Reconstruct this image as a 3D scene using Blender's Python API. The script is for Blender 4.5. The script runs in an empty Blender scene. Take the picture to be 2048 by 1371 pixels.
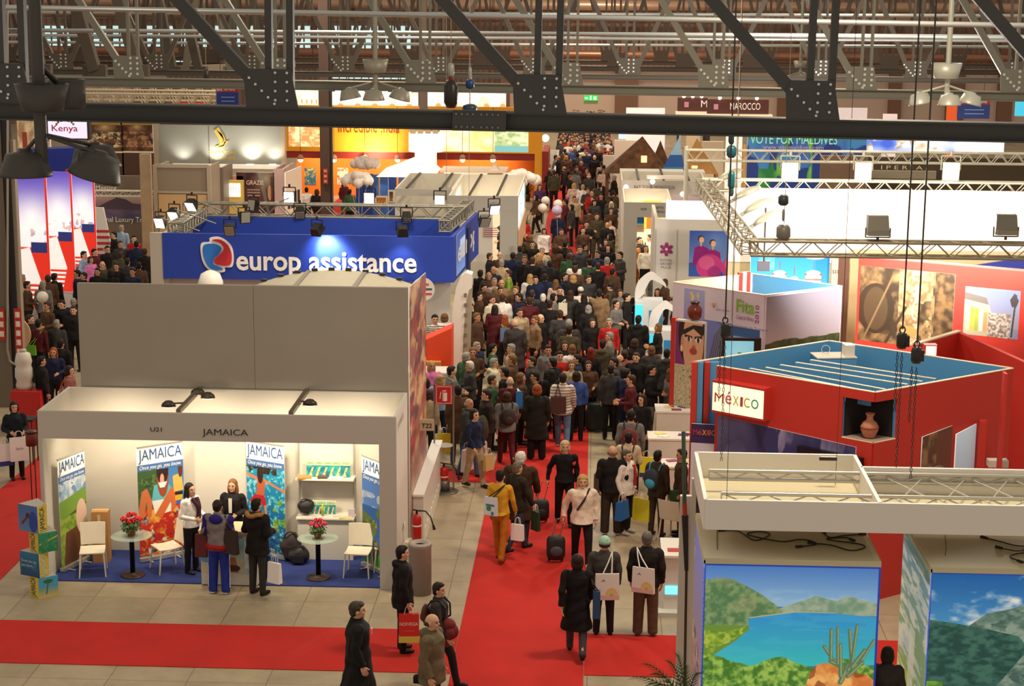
import bpy,math,random
import numpy as np
from mathutils import Vector,Matrix
random.seed(7);rng=np.random.RandomState(5)
SC=bpy.context.scene
COL=SC.collection
# ---- camera (photo is 2048 x 1371)
FPX,CAMH,CX,CY,ROLL=3600.0,10.6,1024.0,685.5,0.007
_vx=173*math.cos(ROLL)-735.5*math.sin(ROLL)
_vy=735.5*math.cos(ROLL)+173*math.sin(ROLL)
PITCH=math.atan(_vy/FPX);YAW=math.atan(_vx/FPX*math.cos(PITCH))
FW=Vector((-math.sin(YAW)*math.cos(PITCH),math.cos(YAW)*math.cos(PITCH),-math.sin(PITCH)))
_r0=Vector((math.cos(YAW),math.sin(YAW),0));_u0=_r0.cross(FW)
RT=_r0*math.cos(ROLL)+_u0*math.sin(ROLL);UP=_u0*math.cos(ROLL)-_r0*math.sin(ROLL)
CAM=Vector((0,0,CAMH))
cd=bpy.data.cameras.new('camera');cd.lens=FPX/2048*36;cd.sensor_width=36
cd.clip_start=0.5;cd.clip_end=400
cam=bpy.data.objects.new('camera',cd);COL.objects.link(cam);SC.camera=cam
M4=Matrix((RT,UP,-FW)).transposed().to_4x4();M4.translation=CAM;cam.matrix_world=M4
# ---- exposure, world
SC.view_settings.view_transform='Standard';SC.view_settings.look='None'
SC.view_settings.exposure=0.0;SC.view_settings.gamma=1.0;SC.view_settings.use_curve_mapping=False
W=bpy.data.worlds.new('hall_ambient');SC.world=W;W.use_nodes=True
W.node_tree.nodes['Background'].inputs[0].default_value=(1.0,0.87,0.71,1)
W.node_tree.nodes['Background'].inputs[1].default_value=0.53
def lamp(name,kind,loc,energy,size=0.3,color=(1,.87,.70),target=None,spot=80,blend=.6,sy=None):
 d=bpy.data.lights.new(name,kind);d.energy=energy;d.color=color
 if kind=='AREA':
  d.size=size
  if sy:d.shape='RECTANGLE';d.size_y=sy
 else:d.shadow_soft_size=size
 if kind=='SPOT':d.spot_size=math.radians(spot);d.spot_blend=blend
 o=bpy.data.objects.new(name,d);COL.objects.link(o);o.location=loc
 if target is not None:
  o.rotation_euler=(Vector(target)-Vector(loc)).to_track_quat('-Z','Y').to_euler()
 return o
for(x,y,e)in[(-9,24,200),(4,27,900),(-6,44,1000),(5,42,1000),(-1,60,1100),(-12,66,900),(10,66,900),(0,90,1500),(-16,90,1000),(18,95,1100),(0,116,1500)]:
 lamp('high_bay_light','AREA',(x,y,12.5),e,1.6,(1,.84,.62),(x,y+1.5,0))
 # ---- pixel -> place
def ray(x,y):return FW+RT*((x-CX)/FPX)+UP*((CY-y)/FPX)
def G(x,y,z=0.0):
 d=ray(x,y);return CAM+d*((z-CAMH)/d.z)
def PY(x,y,Y):
 d=ray(x,y);return CAM+d*(Y/d.y)
def PX(x,y,X):
 d=ray(x,y);return CAM+d*(X/d.x)
def proj(P):
 v=Vector(P)-CAM;w=v.dot(FW);return CX+FPX*v.dot(RT)/w,CY-FPX*v.dot(UP)/w
def lin(c):
 if isinstance(c,str):
  c=c.lstrip('#');c=[int(c[i:i+2],16)/255 for i in(0,2,4)]
 elif max(c)>1.001:c=[v/255 for v in c]
 return tuple((v/12.92 if v<=.04045 else((v+.055)/1.055)**2.4)for v in c[:3])
 # ---- materials
_M={}
def mat(c,rough=.6,metal=0,emit=0,noise=.0,nscale=6,alpha=None,coat=0,key=None):
 k=key or(str(c),rough,metal,emit,noise,nscale,alpha)
 if k in _M:return _M[k]
 m=bpy.data.materials.new('m');m.use_nodes=True;nt=m.node_tree;b=nt.nodes['Principled BSDF']
 L=lin(c)
 b.inputs['Base Color'].default_value=(*L,1);b.inputs['Roughness'].default_value=rough;b.inputs['Metallic'].default_value=metal
 if emit:
  b.inputs['Emission Color'].default_value=(*L,1);b.inputs['Emission Strength'].default_value=emit
 if noise:
  t=nt.nodes.new('ShaderNodeTexNoise');t.inputs['Scale'].default_value=nscale;t.inputs['Detail'].default_value=5
  tc=nt.nodes.new('ShaderNodeTexCoord');nt.links.new(tc.outputs['Object'],t.inputs['Vector'])
  r=nt.nodes.new('ShaderNodeMapRange');r.inputs[1].default_value=.3;r.inputs[2].default_value=.7
  r.inputs[3].default_value=1-noise;r.inputs[4].default_value=1+noise
  mx=nt.nodes.new('ShaderNodeMix');mx.data_type='RGBA';mx.blend_type='MULTIPLY';mx.inputs[0].default_value=1
  mx.inputs[6].default_value=(*L,1)
  nt.links.new(t.outputs[0],r.inputs[0]);nt.links.new(r.outputs[0],mx.inputs[7]);nt.links.new(mx.outputs[2],b.inputs['Base Color'])
 if alpha is not None:
  b.inputs['Alpha'].default_value=alpha
 _M[k]=m;return m
def mat_objcolor(name,rough=.85,noise=.18,scale=9,stripes=None):
 if name in _M:return _M[name]
 m=bpy.data.materials.new(name);m.use_nodes=True;nt=m.node_tree;b=nt.nodes['Principled BSDF']
 b.inputs['Roughness'].default_value=rough;b.inputs['Specular IOR Level'].default_value=.25
 oi=nt.nodes.new('ShaderNodeObjectInfo');tc=nt.nodes.new('ShaderNodeTexCoord')
 t=nt.nodes.new('ShaderNodeTexNoise');t.inputs['Scale'].default_value=scale;t.inputs['Detail'].default_value=4
 nt.links.new(tc.outputs['Object'],t.inputs['Vector'])
 r=nt.nodes.new('ShaderNodeMapRange');r.inputs[1].default_value=.3;r.inputs[2].default_value=.7
 r.inputs[3].default_value=1-noise;r.inputs[4].default_value=1+noise
 mx=nt.nodes.new('ShaderNodeMix');mx.data_type='RGBA';mx.blend_type='MULTIPLY';mx.inputs[0].default_value=1
 nt.links.new(t.outputs[0],r.inputs[0]);nt.links.new(oi.outputs['Color'],mx.inputs[6]);nt.links.new(r.outputs[0],mx.inputs[7])
 out=mx.outputs[2]
 if stripes:
  w=nt.nodes.new('ShaderNodeTexWave');w.wave_type='BANDS';w.bands_direction='Z';w.inputs['Scale'].default_value=stripes[0]
  nt.links.new(tc.outputs['Object'],w.inputs['Vector'])
  cr=nt.nodes.new('ShaderNodeMath');cr.operation='GREATER_THAN';cr.inputs[1].default_value=stripes[2]
  nt.links.new(w.outputs[1],cr.inputs[0])
  m2=nt.nodes.new('ShaderNodeMix');m2.data_type='RGBA';nt.links.new(cr.outputs[0],m2.inputs[0])
  nt.links.new(out,m2.inputs[6]);m2.inputs[7].default_value=(*lin(stripes[1]),1);out=m2.outputs[2]
 nt.links.new(out,b.inputs['Base Color'])
 bp=nt.nodes.new('ShaderNodeBump');bp.inputs['Strength'].default_value=.35;bp.inputs['Distance'].default_value=.03
 nt.links.new(t.outputs[0],bp.inputs['Height']);nt.links.new(bp.outputs[0],b.inputs['Normal'])
 _M[name]=m;return m
def mat_print(emit=0,rough=.5):
 k=('print',emit,rough)
 if k in _M:return _M[k]
 m=bpy.data.materials.new('printed_sheet');m.use_nodes=True;nt=m.node_tree;b=nt.nodes['Principled BSDF']
 a=nt.nodes.new('ShaderNodeAttribute');a.attribute_name='Col';b.inputs['Roughness'].default_value=rough
 nt.links.new(a.outputs['Color'],b.inputs['Base Color'])
 if emit:nt.links.new(a.outputs['Color'],b.inputs['Emission Color']);b.inputs['Emission Strength'].default_value=emit
 _M[k]=m;return m
GLASS=mat((200,215,205),.05,alpha=.28,key='glass')
# ---- mesh building
def tag(o,label=None,cat=None,group=None,kind=None):
 if label:o['label']=label
 if cat:o['category']=cat
 if group:o['group']=group
 if kind:o['kind']=kind
 return o
def thing(name,label,cat,loc=(0,0,0),rz=0,group=None):
 o=bpy.data.objects.new(name,None);COL.objects.link(o);o.location=loc;o.rotation_euler=(0,0,rz)
 o.empty_display_size=.2
 return tag(o,label,cat,group)
class MB:
 def __init__(s):s.v=[];s.f=[];s.m=[];s.sm=[]
 def add(s,vs,fs,mi=0,smooth=False):
  n=len(s.v);s.v+=[tuple(v)for v in vs]
  for f in fs:s.f.append(tuple(i+n for i in f));s.m.append(mi);s.sm.append(smooth)
  return s
 def hexa(s,b4,t4,mi=0):
  return s.add(list(b4)+list(t4),[(3,2,1,0),(4,5,6,7),(0,1,5,4),(1,2,6,5),(2,3,7,6),(3,0,4,7)],mi)
 def box(s,c,d,rz=0,mi=0,rot=None):
  R=rot or Matrix.Rotation(rz,3,'Z');c=Vector(c);hx,hy,hz=d[0]/2,d[1]/2,d[2]/2
  P=[c+R@Vector((x,y,z))for z in(-hz,hz)for x,y in((-hx,-hy),(hx,-hy),(hx,hy),(-hx,hy))]
  return s.hexa(P[:4],P[4:],mi)
 def span(s,a,b,mi=0):
  a=Vector(a);b=Vector(b);return s.box((a+b)/2,[abs(b[i]-a[i])for i in range(3)],0,mi)
 def wall(s,a,b,z0,z1,t,mi=0,z1b=None):
  """upright slab from plan point a to b, thickness t centred"""
  a=Vector((a[0],a[1],0));b=Vector((b[0],b[1],0));d=(b-a).normalized();n=Vector((-d.y,d.x,0))*t/2
  q=[a-n,b-n,b+n,a+n];zz=[z1,z1 if z1b is None else z1b,z1 if z1b is None else z1b,z1]
  return s.hexa([p+Vector((0,0,z0))for p in q],[p+Vector((0,0,z))for p,z in zip(q,zz)],mi)
 def tube(s,p,q,r,n=8,r2=None,mi=0,cap=True,smooth=True):
  p=Vector(p);q=Vector(q);d=q-p
  if d.length<1e-6:return s
  r2=r if r2 is None else r2;R=d.to_track_quat('Z','Y').to_matrix()
  vs=[]
  for(c,rr)in((p,r),(q,r2)):
   for i in range(n):
    a=2*math.pi*i/n;vs.append(c+R@Vector((math.cos(a)*rr,math.sin(a)*rr,0)))
  s.add(vs,[(i,(i+1)%n,n+(i+1)%n,n+i)for i in range(n)],mi,smooth)
  if cap:s.add(vs,[tuple(range(n-1,-1,-1)),tuple(range(n,2*n))],mi)
  return s
 def path(s,pts,r,n=6,mi=0):
  for a,b in zip(pts,pts[1:]):s.tube(a,b,r,n,mi=mi)
  return s
 def bar(s,p,q,w,h,mi=0):
  p=Vector(p);q=Vector(q);d=(q-p);L=d.length;d.normalize()
  up=Vector((0,0,1))if abs(d.z)<.95 else Vector((0,1,0))
  x=d.cross(up).normalized();z=x.cross(d).normalized()
  B=[p+x*sx*w/2+z*sz*h/2 for sx,sz in((-1,-1),(1,-1),(1,1),(-1,1))]
  return s.hexa(B,[v+d*L for v in B],mi)
 def lathe(s,prof,c=(0,0,0),n=20,mi=0,R=None,sx=1,sy=1,smooth=True):
  c=Vector(c);vs=[];R=R or Matrix.Identity(3)
  for(r,z)in prof:
   for i in range(n):
    a=2*math.pi*i/n;vs.append(c+R@Vector((math.cos(a)*r*sx,math.sin(a)*r*sy,z)))
  fs=[(k*n+i,k*n+(i+1)%n,(k+1)*n+(i+1)%n,(k+1)*n+i)for k in range(len(prof)-1)for i in range(n)]
  fs+=[tuple(range(n-1,-1,-1)),tuple((len(prof)-1)*n+i for i in range(n))]
  return s.add(vs,fs,mi,smooth)
 def ell(s,c,r,n=12,m=8,mi=0,R=None):
  c=Vector(c);R=R or Matrix.Identity(3)
  if isinstance(r,(int,float)):r=(r,r,r)
  vs=[c+R@Vector((0,0,-r[2]))]
  for k in range(1,m):
   t=math.pi*k/m-math.pi/2
   for i in range(n):
    a=2*math.pi*i/n;vs.append(c+R@Vector((math.cos(a)*math.cos(t)*r[0],math.sin(a)*math.cos(t)*r[1],math.sin(t)*r[2])))
  vs.append(c+R@Vector((0,0,r[2])));T=len(vs)-1
  fs=[(0,1+(i+1)%n,1+i)for i in range(n)]
  fs+=[(1+k*n+i,1+k*n+(i+1)%n,1+(k+1)*n+(i+1)%n,1+(k+1)*n+i)for k in range(m-2)for i in range(n)]
  fs+=[(T,1+(m-2)*n+i,1+(m-2)*n+(i+1)%n)for i in range(n)]
  return s.add(vs,fs,mi,True)
 def loft(s,rings,n=14,mi=0):
  vs=[]
  for(c,rx,ry)in rings:
   for i in range(n):
    a=2*math.pi*i/n;vs.append((c[0]+math.cos(a)*rx,c[1]+math.sin(a)*ry,c[2]))
  fs=[(k*n+i,k*n+(i+1)%n,(k+1)*n+(i+1)%n,(k+1)*n+i)for k in range(len(rings)-1)for i in range(n)]
  fs+=[tuple(range(n-1,-1,-1)),tuple((len(rings)-1)*n+i for i in range(n))]
  return s.add(vs,fs,mi,True)
 def prism(s,pts,a,mi=0):
  """polygon of 3-D points extruded by vector a"""
  a=Vector(a);P=[Vector(p)for p in pts];n=len(P)
  return s.add(P+[p+a for p in P],[tuple(range(n-1,-1,-1)),tuple(range(n,2*n))]+[(i,(i+1)%n,n+(i+1)%n,n+i)for i in range(n)],mi)
 def mesh(s,name,off=(0,0,0)):
  me=bpy.data.meshes.new(name)
  me.from_pydata([(v[0]-off[0],v[1]-off[1],v[2]-off[2])for v in s.v],[],s.f)
  me.polygons.foreach_set('material_index',s.m);me.polygons.foreach_set('use_smooth',s.sm);return me
 def build(s,name,mats,parent=None,local=False,loc=None):
  if parent is not None and not local:off=parent_loc(parent)
  elif loc is not None:off=loc
  else:off=(0,0,0)
  me=s.mesh(name,off)
  for m in(mats if isinstance(mats,(list,tuple))else[mats]):me.materials.append(m)
  o=bpy.data.objects.new(name,me);COL.objects.link(o)
  if parent is not None:o.parent=parent
  elif loc is not None:o.location=loc
  return o
def parent_loc(p):
 t=Vector((0,0,0))
 while p is not None:t+=p.location;p=p.parent
 return t
def top(mb,name,mats,label,cat,group=None,kind=None):
 """single-mesh thing with its origin at its base"""
 v=np.array(mb.v);lo=v.min(0);hi=v.max(0);loc=((lo[0]+hi[0])/2,(lo[1]+hi[1])/2,lo[2])
 return tag(mb.build(name,mats,loc=loc),label,cat,group,kind)
def struct(mb,name,mats,parent=None):
 o=mb.build(name,mats,parent)
 if parent is None:o['kind']='structure'
 return o
def dup(root,loc=None,rz=None,label=None,group=None):
 r=root.copy();COL.objects.link(r)
 if loc is not None:r.location=loc
 if rz is not None:r.rotation_euler=(0,0,rz)
 if label:r['label']=label
 if group:r['group']=group
 for ch in list(root.children):
  c=ch.copy();COL.objects.link(c);c.parent=r
  for g in list(ch.children):
   d=g.copy();COL.objects.link(d);d.parent=c
 return r
 # ---- painting of printed sheets (colours per vertex of a fine grid)
class Art:
 def __init__(s,w,h,base=(255,255,255),nx=None,ny=None):
  s.nx,s.ny=w,h;s.W,s.H=w*2,h*2
  s.a=np.zeros((s.H,s.W,3));s.a[:]=base
  s.U,s.V=np.meshgrid((np.arange(s.W)+.5)/s.W,(np.arange(s.H)+.5)/s.H)
 def put(s,mask,c,al=1.0):
  if isinstance(c,np.ndarray)and c.shape==s.a.shape:s.a[mask]=s.a[mask]*(1-al)+c[mask]*al
  else:s.a[mask]=s.a[mask]*(1-al)+np.array(c)*al
  return s
 def vgrad(s,c0,c1,v0=0.,v1=1.):
  t=np.clip((s.V-v0)/(v1-v0),0,1)[...,None];m=(s.V>=v0)&(s.V<=v1)
  g=np.array(c0)*(1-t)+np.array(c1)*t;s.a[m]=g[m];return s
 def poly(s,pts,c,al=1.0):
  m=np.zeros(s.U.shape,bool);n=len(pts)
  for i in range(n):
   (x1,y1),(x2,y2)=pts[i],pts[(i+1)%n]
   if y1==y2:continue
   cr=((s.V>=min(y1,y2))&(s.V<max(y1,y2)))&(s.U<(s.V-y1)*(x2-x1)/(y2-y1)+x1)
   m^=cr
  s.put(m,c,al);return s
 def rect(s,u0,v0,u1,v1,c,al=1.):return s.put((s.U>=u0)&(s.U<=u1)&(s.V>=v0)&(s.V<=v1),c,al)
 def ell(s,u,v,ru,rv,c,al=1.,ang=0):
  du,dv=s.U-u,s.V-v;ca,sa=math.cos(ang),math.sin(ang);asp=s.H/s.W
  x=du*ca+dv*asp*sa;y=-du*sa/asp+dv*ca
  return s.put((x/ru)**2+(y/(rv*asp))**2<=1,c,al)
 def line(s,p,q,w,c,al=1.):
  asp=s.H/s.W;x,y=s.U-p[0],(s.V-p[1])*asp;dx,dy=q[0]-p[0],(q[1]-p[1])*asp
  L=dx*dx+dy*dy+1e-9;t=np.clip((x*dx+y*dy)/L,0,1)
  return s.put((x-t*dx)**2+(y-t*dy)**2<=(w/2)**2,c,al)
 def glow(s,u,v,r,c,al=1.):
  asp=s.H/s.W;d=np.sqrt((s.U-u)**2+((s.V-v)*asp)**2);t=(np.clip(1-d/r,0,1)**1.5*al)[...,None]
  s.a=s.a*(1-t)+np.array(c)*t;return s
 def fbm(s,sc=6,oct=4,seed=0,stretch=1.):
  r=np.random.RandomState(seed);out=np.zeros(s.U.shape);amp=1;tot=0;f=sc
  for _ in range(oct):
   gy,gx=int(f*s.H/s.W*stretch)+3,int(f)+3;g=r.rand(gy,gx)
   x=s.U*(gx-2);y=s.V*(gy-2);xi=x.astype(int);yi=y.astype(int);fx=x-xi;fy=y-yi
   fx=fx*fx*(3-2*fx);fy=fy*fy*(3-2*fy)
   out+=amp*((g[yi,xi]*(1-fx)+g[yi,xi+1]*fx)*(1-fy)+(g[yi+1,xi]*(1-fx)+g[yi+1,xi+1]*fx)*fy)
   tot+=amp;amp*=.55;f*=2
  return out/tot
 def speck(s,mask,c0,c1,sc=30,seed=1,thr=.5,al=1.):
  n=s.fbm(sc,3,seed);t=np.clip((n-thr)*3+.5,0,1)[...,None]
  g=np.array(c0)*(1-t)+np.array(c1)*t;s.a[mask]=s.a[mask]*(1-al)+g[mask]*al;return s
 def out(s):return np.clip(s.a.reshape(s.ny,2,s.nx,2,3).mean((1,3)),0,255)/255
def lin_np(a):return np.where(a<=.04045,a/12.92,((a+.055)/1.055)**2.4)
def sheet(name,BL,BR,TR,TL,art,parent=None,thick=.02,emit=0,label=None,cat=None,group=None,kind=None,edge=(235,235,230),rough=.5):
 """a printed panel: a fine grid of coloured faces on a thin board"""
 img=lin_np(art.out());ny,nx,_=img.shape
 BL,BR,TR,TL=[np.array(p,float)for p in(BL,BR,TR,TL)]
 u=np.linspace(0,1,nx+1)[None,:,None];v=np.linspace(0,1,ny+1)[:,None,None]
 P=(BL*(1-u)+BR*u)*(1-v)+(TL*(1-u)+TR*u)*v
 P=P.reshape(-1,3);nrm=np.cross(BR-BL,TL-BL);nrm/=np.linalg.norm(nrm)
 i=np.arange(nx)[None,:]+(nx+1)*np.arange(ny)[:,None]
 q=np.stack([i,i+1,i+nx+2,i+nx+1],-1).reshape(-1,4)
 back=np.array([BL,BR,TR,TL])-nrm*thick;fr=np.array([BL,BR,TR,TL])-nrm*0.0005
 n0=len(P);P=np.vstack([P,fr,back])
 bf=[(n0+3,n0+2,n0+1,n0),(n0+4,n0+7,n0+6,n0+5),(n0,n0+1,n0+5,n0+4),(n0+1,n0+2,n0+6,n0+5),(n0+2,n0+3,n0+7,n0+6),(n0+3,n0,n0+4,n0+7)]
 off=np.array(parent_loc(parent))if parent is not None else(BL+BR)/2
 me=bpy.data.meshes.new(name);nf=len(q)
 loops=np.concatenate([q.ravel(),np.array(bf).ravel()]).astype(np.int32)
 me.vertices.add(len(P));me.vertices.foreach_set('co',(P-off).ravel())
 me.loops.add(len(loops));me.loops.foreach_set('vertex_index',loops)
 me.polygons.add(nf+6);me.polygons.foreach_set('loop_start',np.arange(0,(nf+6)*4,4));me.polygons.foreach_set('loop_total',np.full(nf+6,4))
 me.update(calc_edges=True)
 me.materials.append(mat_print(emit,rough))
 ca=me.color_attributes.new('Col','FLOAT_COLOR','CORNER')
 cc=np.ones(((nf+6)*4,4));cc[:nf*4,:3]=np.repeat(img.reshape(-1,3),4,0);cc[nf*4:,:3]=lin(edge)
 ca.data.foreach_set('color',cc.ravel())
 o=bpy.data.objects.new(name,me);COL.objects.link(o)
 if parent is not None:o.parent=parent
 else:o.location=off
 return tag(o,label,cat,group,kind)
def text(name,s,p,right,up,w,h,m,parent,depth=.012,bold=0.0,shear=0.0,lift=.012):
 """lettering fitted to w x h, lower-left corner at p"""
 cu=bpy.data.curves.new(name,'FONT');cu.body=s;cu.extrude=0.0;cu.offset=0 if 'M' in s else bold;cu.shear=shear;cu.resolution_u=3
 o=bpy.data.objects.new(name,cu);COL.objects.link(o)
 me=bpy.data.meshes.new_from_object(o.evaluated_get(bpy.context.evaluated_depsgraph_get()))
 bpy.data.objects.remove(o);bpy.data.curves.remove(cu)
 v=np.empty(len(me.vertices)*3);me.vertices.foreach_get('co',v);v=v.reshape(-1,3)
 lo=v.min(0);hi=v.max(0);right=np.array(Vector(right).normalized());up=np.array(Vector(up).normalized());n=np.cross(right,up)
 x=(v[:,0]-lo[0])/(hi[0]-lo[0])*w;y=(v[:,1]-lo[1])/(hi[1]-lo[1])*h
 P=np.array(p,float)+right*x[:,None]+up*y[:,None]+n*lift
 P-=np.array(parent_loc(parent))if parent is not None else 0
 me.vertices.foreach_set('co',P.ravel());me.update();me.materials.clear();me.materials.append(m)
 o=bpy.data.objects.new(name,me);COL.objects.link(o)
 if parent is not None:o.parent=parent
 return o
def box_truss(name,a,b,w,h,label,group=None,r=.025,m=None,n=None,rb=.012,cat='truss',flat=False):
 """aluminium lattice truss from a to b: four chords and their bracing"""
 a=Vector(a);b=Vector(b);d=(b-a);L=d.length;dn=d.normalized();sx=dn.cross(Vector((0,0,1))).normalized()*w/2
 m=m or mat((190,188,180),.35,.7);t=thing(name,label,cat,(a+b)/2,0,group)
 n=n or max(2,int(L/max(w,h)));hz=Vector((0,0,h/2))
 C={(i,j):sx*i+hz*j for i in(-1,1)for j in(-1,1)}
 if flat:C={(0,-1):-hz,(0,1):hz}
 for k in C.values():MB().tube(a+k,b+k,r,8).build('chord',m,t)
 br=MB();keys=list(C)
 for p in range(len(keys)):
  for q in range(p+1,len(keys)):
   A,B=C[keys[p]],C[keys[q]]
   if not flat and keys[p][0]!=keys[q][0]and keys[p][1]!=keys[q][1]:continue
   for k in range(n):
    s0=a+d*(k/n);s1=a+d*((k+1)/n)
    if k%2:br.tube(s0+A,s1+B,rb,5)
    else:br.tube(s0+B,s1+A,rb,5)
   br.tube(a+A,a+B,rb,5);br.tube(b+A,b+B,rb,5)
 br.build('bracing',m,t)
 return t
 # ==== floor, carpets, far wall
def floor_mat():
 m=bpy.data.materials.new('concrete_tiles');m.use_nodes=True;nt=m.node_tree;b=nt.nodes['Principled BSDF'];N=nt.nodes.new;Lk=nt.links.new
 tc=N('ShaderNodeTexCoord');br=N('ShaderNodeTexBrick');br.offset=0;br.inputs['Scale'].default_value=1
 br.inputs['Brick Width'].default_value=1.22;br.inputs['Row Height'].default_value=1.22;br.inputs['Mortar Size'].default_value=.008
 br.inputs['Color1'].default_value=(*lin((172,156,130)),1);br.inputs['Color2'].default_value=(*lin((160,145,120)),1);br.inputs['Mortar'].default_value=(*lin((120,108,90)),1)
 Lk(tc.outputs['Object'],br.inputs['Vector'])
 n=N('ShaderNodeTexNoise');n.inputs['Scale'].default_value=1.4;n.inputs['Detail'].default_value=9;n.inputs['Roughness'].default_value=.65;Lk(tc.outputs['Object'],n.inputs['Vector'])
 r=N('ShaderNodeMapRange');r.inputs[1].default_value=.3;r.inputs[2].default_value=.7;r.inputs[3].default_value=.78;r.inputs[4].default_value=1.12;Lk(n.outputs[0],r.inputs[0])
 mx=N('ShaderNodeMix');mx.data_type='RGBA';mx.blend_type='MULTIPLY';mx.inputs[0].default_value=1
 Lk(br.outputs[0],mx.inputs[6]);Lk(r.outputs[0],mx.inputs[7]);Lk(mx.outputs[2],b.inputs['Base Color'])
 b.inputs['Roughness'].default_value=.42;b.inputs['Specular IOR Level'].default_value=.4
 return m
fl=MB();fl.span((-60,12,-.3),(60,127,0));fo=struct(fl,'floor',floor_mat())
RED=mat((186,28,18),.95,noise=.10,nscale=1.3,key='redcarpet')
def carpet(x0,x1,y0,y1,label,m=RED,t=.012,name='carpet_runner'):
 b=MB();b.span((x0,y0,.001),(x1,y1,t));return top(b,name,m,label,'carpet')
AX0,AX1=-2.11,-.06
carpet(AX0,AX1,22,122,'long red carpet running straight up the crowded central aisle')
carpet(-22,AX0-.01,26.18,28.04,'red carpet strip crossing in front of the JAMAICA stand')
carpet(AX1+.01,9,26.25,28.04,'red carpet strip crossing to the right, behind the lake picture tower')
carpet(-3.3,AX0-.01,36.89,37.87,'short red carpet piece beside the fire extinguisher post')
LX0,LX1=G(0,979).x,G(0,1160).x
carpet(LX0,LX1,29.2,110,'red carpet in the side aisle left of the JAMAICA stand')
FARY=126.
def far_wall_mat():
 m=bpy.data.materials.new('far_cladding');m.use_nodes=True;nt=m.node_tree;b=nt.nodes['Principled BSDF'];N=nt.nodes.new;Lk=nt.links.new
 tc=N('ShaderNodeTexCoord');w=N('ShaderNodeTexWave');w.bands_direction='X';w.inputs['Scale'].default_value=.8;Lk(tc.outputs['Object'],w.inputs['Vector'])
 c=N('ShaderNodeValToRGB');c.color_ramp.elements[0].color=(*lin((118,90,76)),1);c.color_ramp.elements[1].color=(*lin((140,110,94)),1);Lk(w.outputs[1],c.inputs[0])
 Lk(c.outputs[0],b.inputs['Base Color']);b.inputs['Roughness'].default_value=.7;return m
b=MB();b.span((-60,FARY,0),(60,FARY+.4,16));wb=struct(b,'wall_back',far_wall_mat())
for i,(xx,w)in enumerate([(1010,20),(1252,46),(1570,30),(1790,26),(1910,36),(2010,30)]):
 p=PY(xx,180,FARY-.25);b=MB();b.span((p.x-w/60,FARY-.5,0),(p.x+w/60,FARY-.02,7));struct(b,'trim_%d'%(i+1),mat((120,84,66),.7))
for i in range(11):
 x0=90+i*68;a=PY(x0,100,FARY-.06);c=PY(x0+56,52,FARY-.06)
 w=MB();w.span((a.x,FARY-.08,a.z),(c.x,FARY-.01,c.z));wo=struct(w,'window_%d'%(i+1),mat((190,225,225),.3,emit=.9))
 f=MB()
 for k in range(5):f.span((a.x+(c.x-a.x)*k/4-.05,FARY-.14,a.z),(a.x+(c.x-a.x)*k/4+.05,FARY-.085,c.z))
 f.span((a.x,FARY-.16,(a.z+c.z)/2-.04),(c.x,FARY-.145,(a.z+c.z)/2+.04));f.build('mullion',mat((80,78,72),.5),wo)
for i,(xa,xb,ya,yb)in enumerate([(585,640,143,153),(664,812,146,157),(288,420,118,128)]):
 a=PY(xa,yb,122);c=PY(xb,ya,122);w=MB();w.span((a.x,122,a.z),(c.x,122.1,c.z));wo=struct(w,'window_%d'%(i+12),mat((185,215,215),.3,emit=.9))
 f=MB();n=int((c.x-a.x)/.5)
 for k in range(n+1):f.span((a.x+(c.x-a.x)*k/n-.03,121.9,a.z),(a.x+(c.x-a.x)*k/n+.03,121.99,c.z))
 f.build('mullion',mat((90,88,80),.5),wo)
for i,(y,r,c,lab)in enumerate([(10,.4,(170,135,112),'topmost'),(34,.3,(150,112,92),'second highest'),(108,.3,(140,96,74),'lowest')]):
 p=PY(1024,y,FARY-1.5-i*.2);d=MB();d.tube((-38,p.y,p.z),(40,p.y,p.z),r,14)
 t=thing('ventilation_duct','long round ventilation duct along the far wall, %s one'%lab,'duct',(0,p.y,p.z))
 d.build('duct_pipe',mat(c,.35,.4),t)
 for k in range(16):
  e=MB();x=-36+k*4.8;e.tube((x,p.y,p.z),(x+.2,p.y,p.z),r+.05,14);e.build('joint_ring',mat((120,92,78),.4,.3),t)
p=PY(1182,196,FARY-.3)
t=thing('exit_sign','green lit emergency exit sign high above the far end of the aisle','sign',(p.x,p.y,p.z-.15))
b=MB();b.box(p,(.95,.1,.34));b.build('sign_box',mat((20,170,60),.4,emit=1.6),t)
b=MB();b.box(p+Vector((-.02,-.06,0)),(.1,.02,.22));b.ell(p+Vector((-.02,-.06,.12)),.05);b.box(p+Vector((.27,-.06,0)),(.2,.02,.2));b.box(p+Vector((-.32,-.06,0)),(.2,.02,.1));b.build('pictogram',mat((235,255,240),.4,emit=1.4),t)
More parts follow.
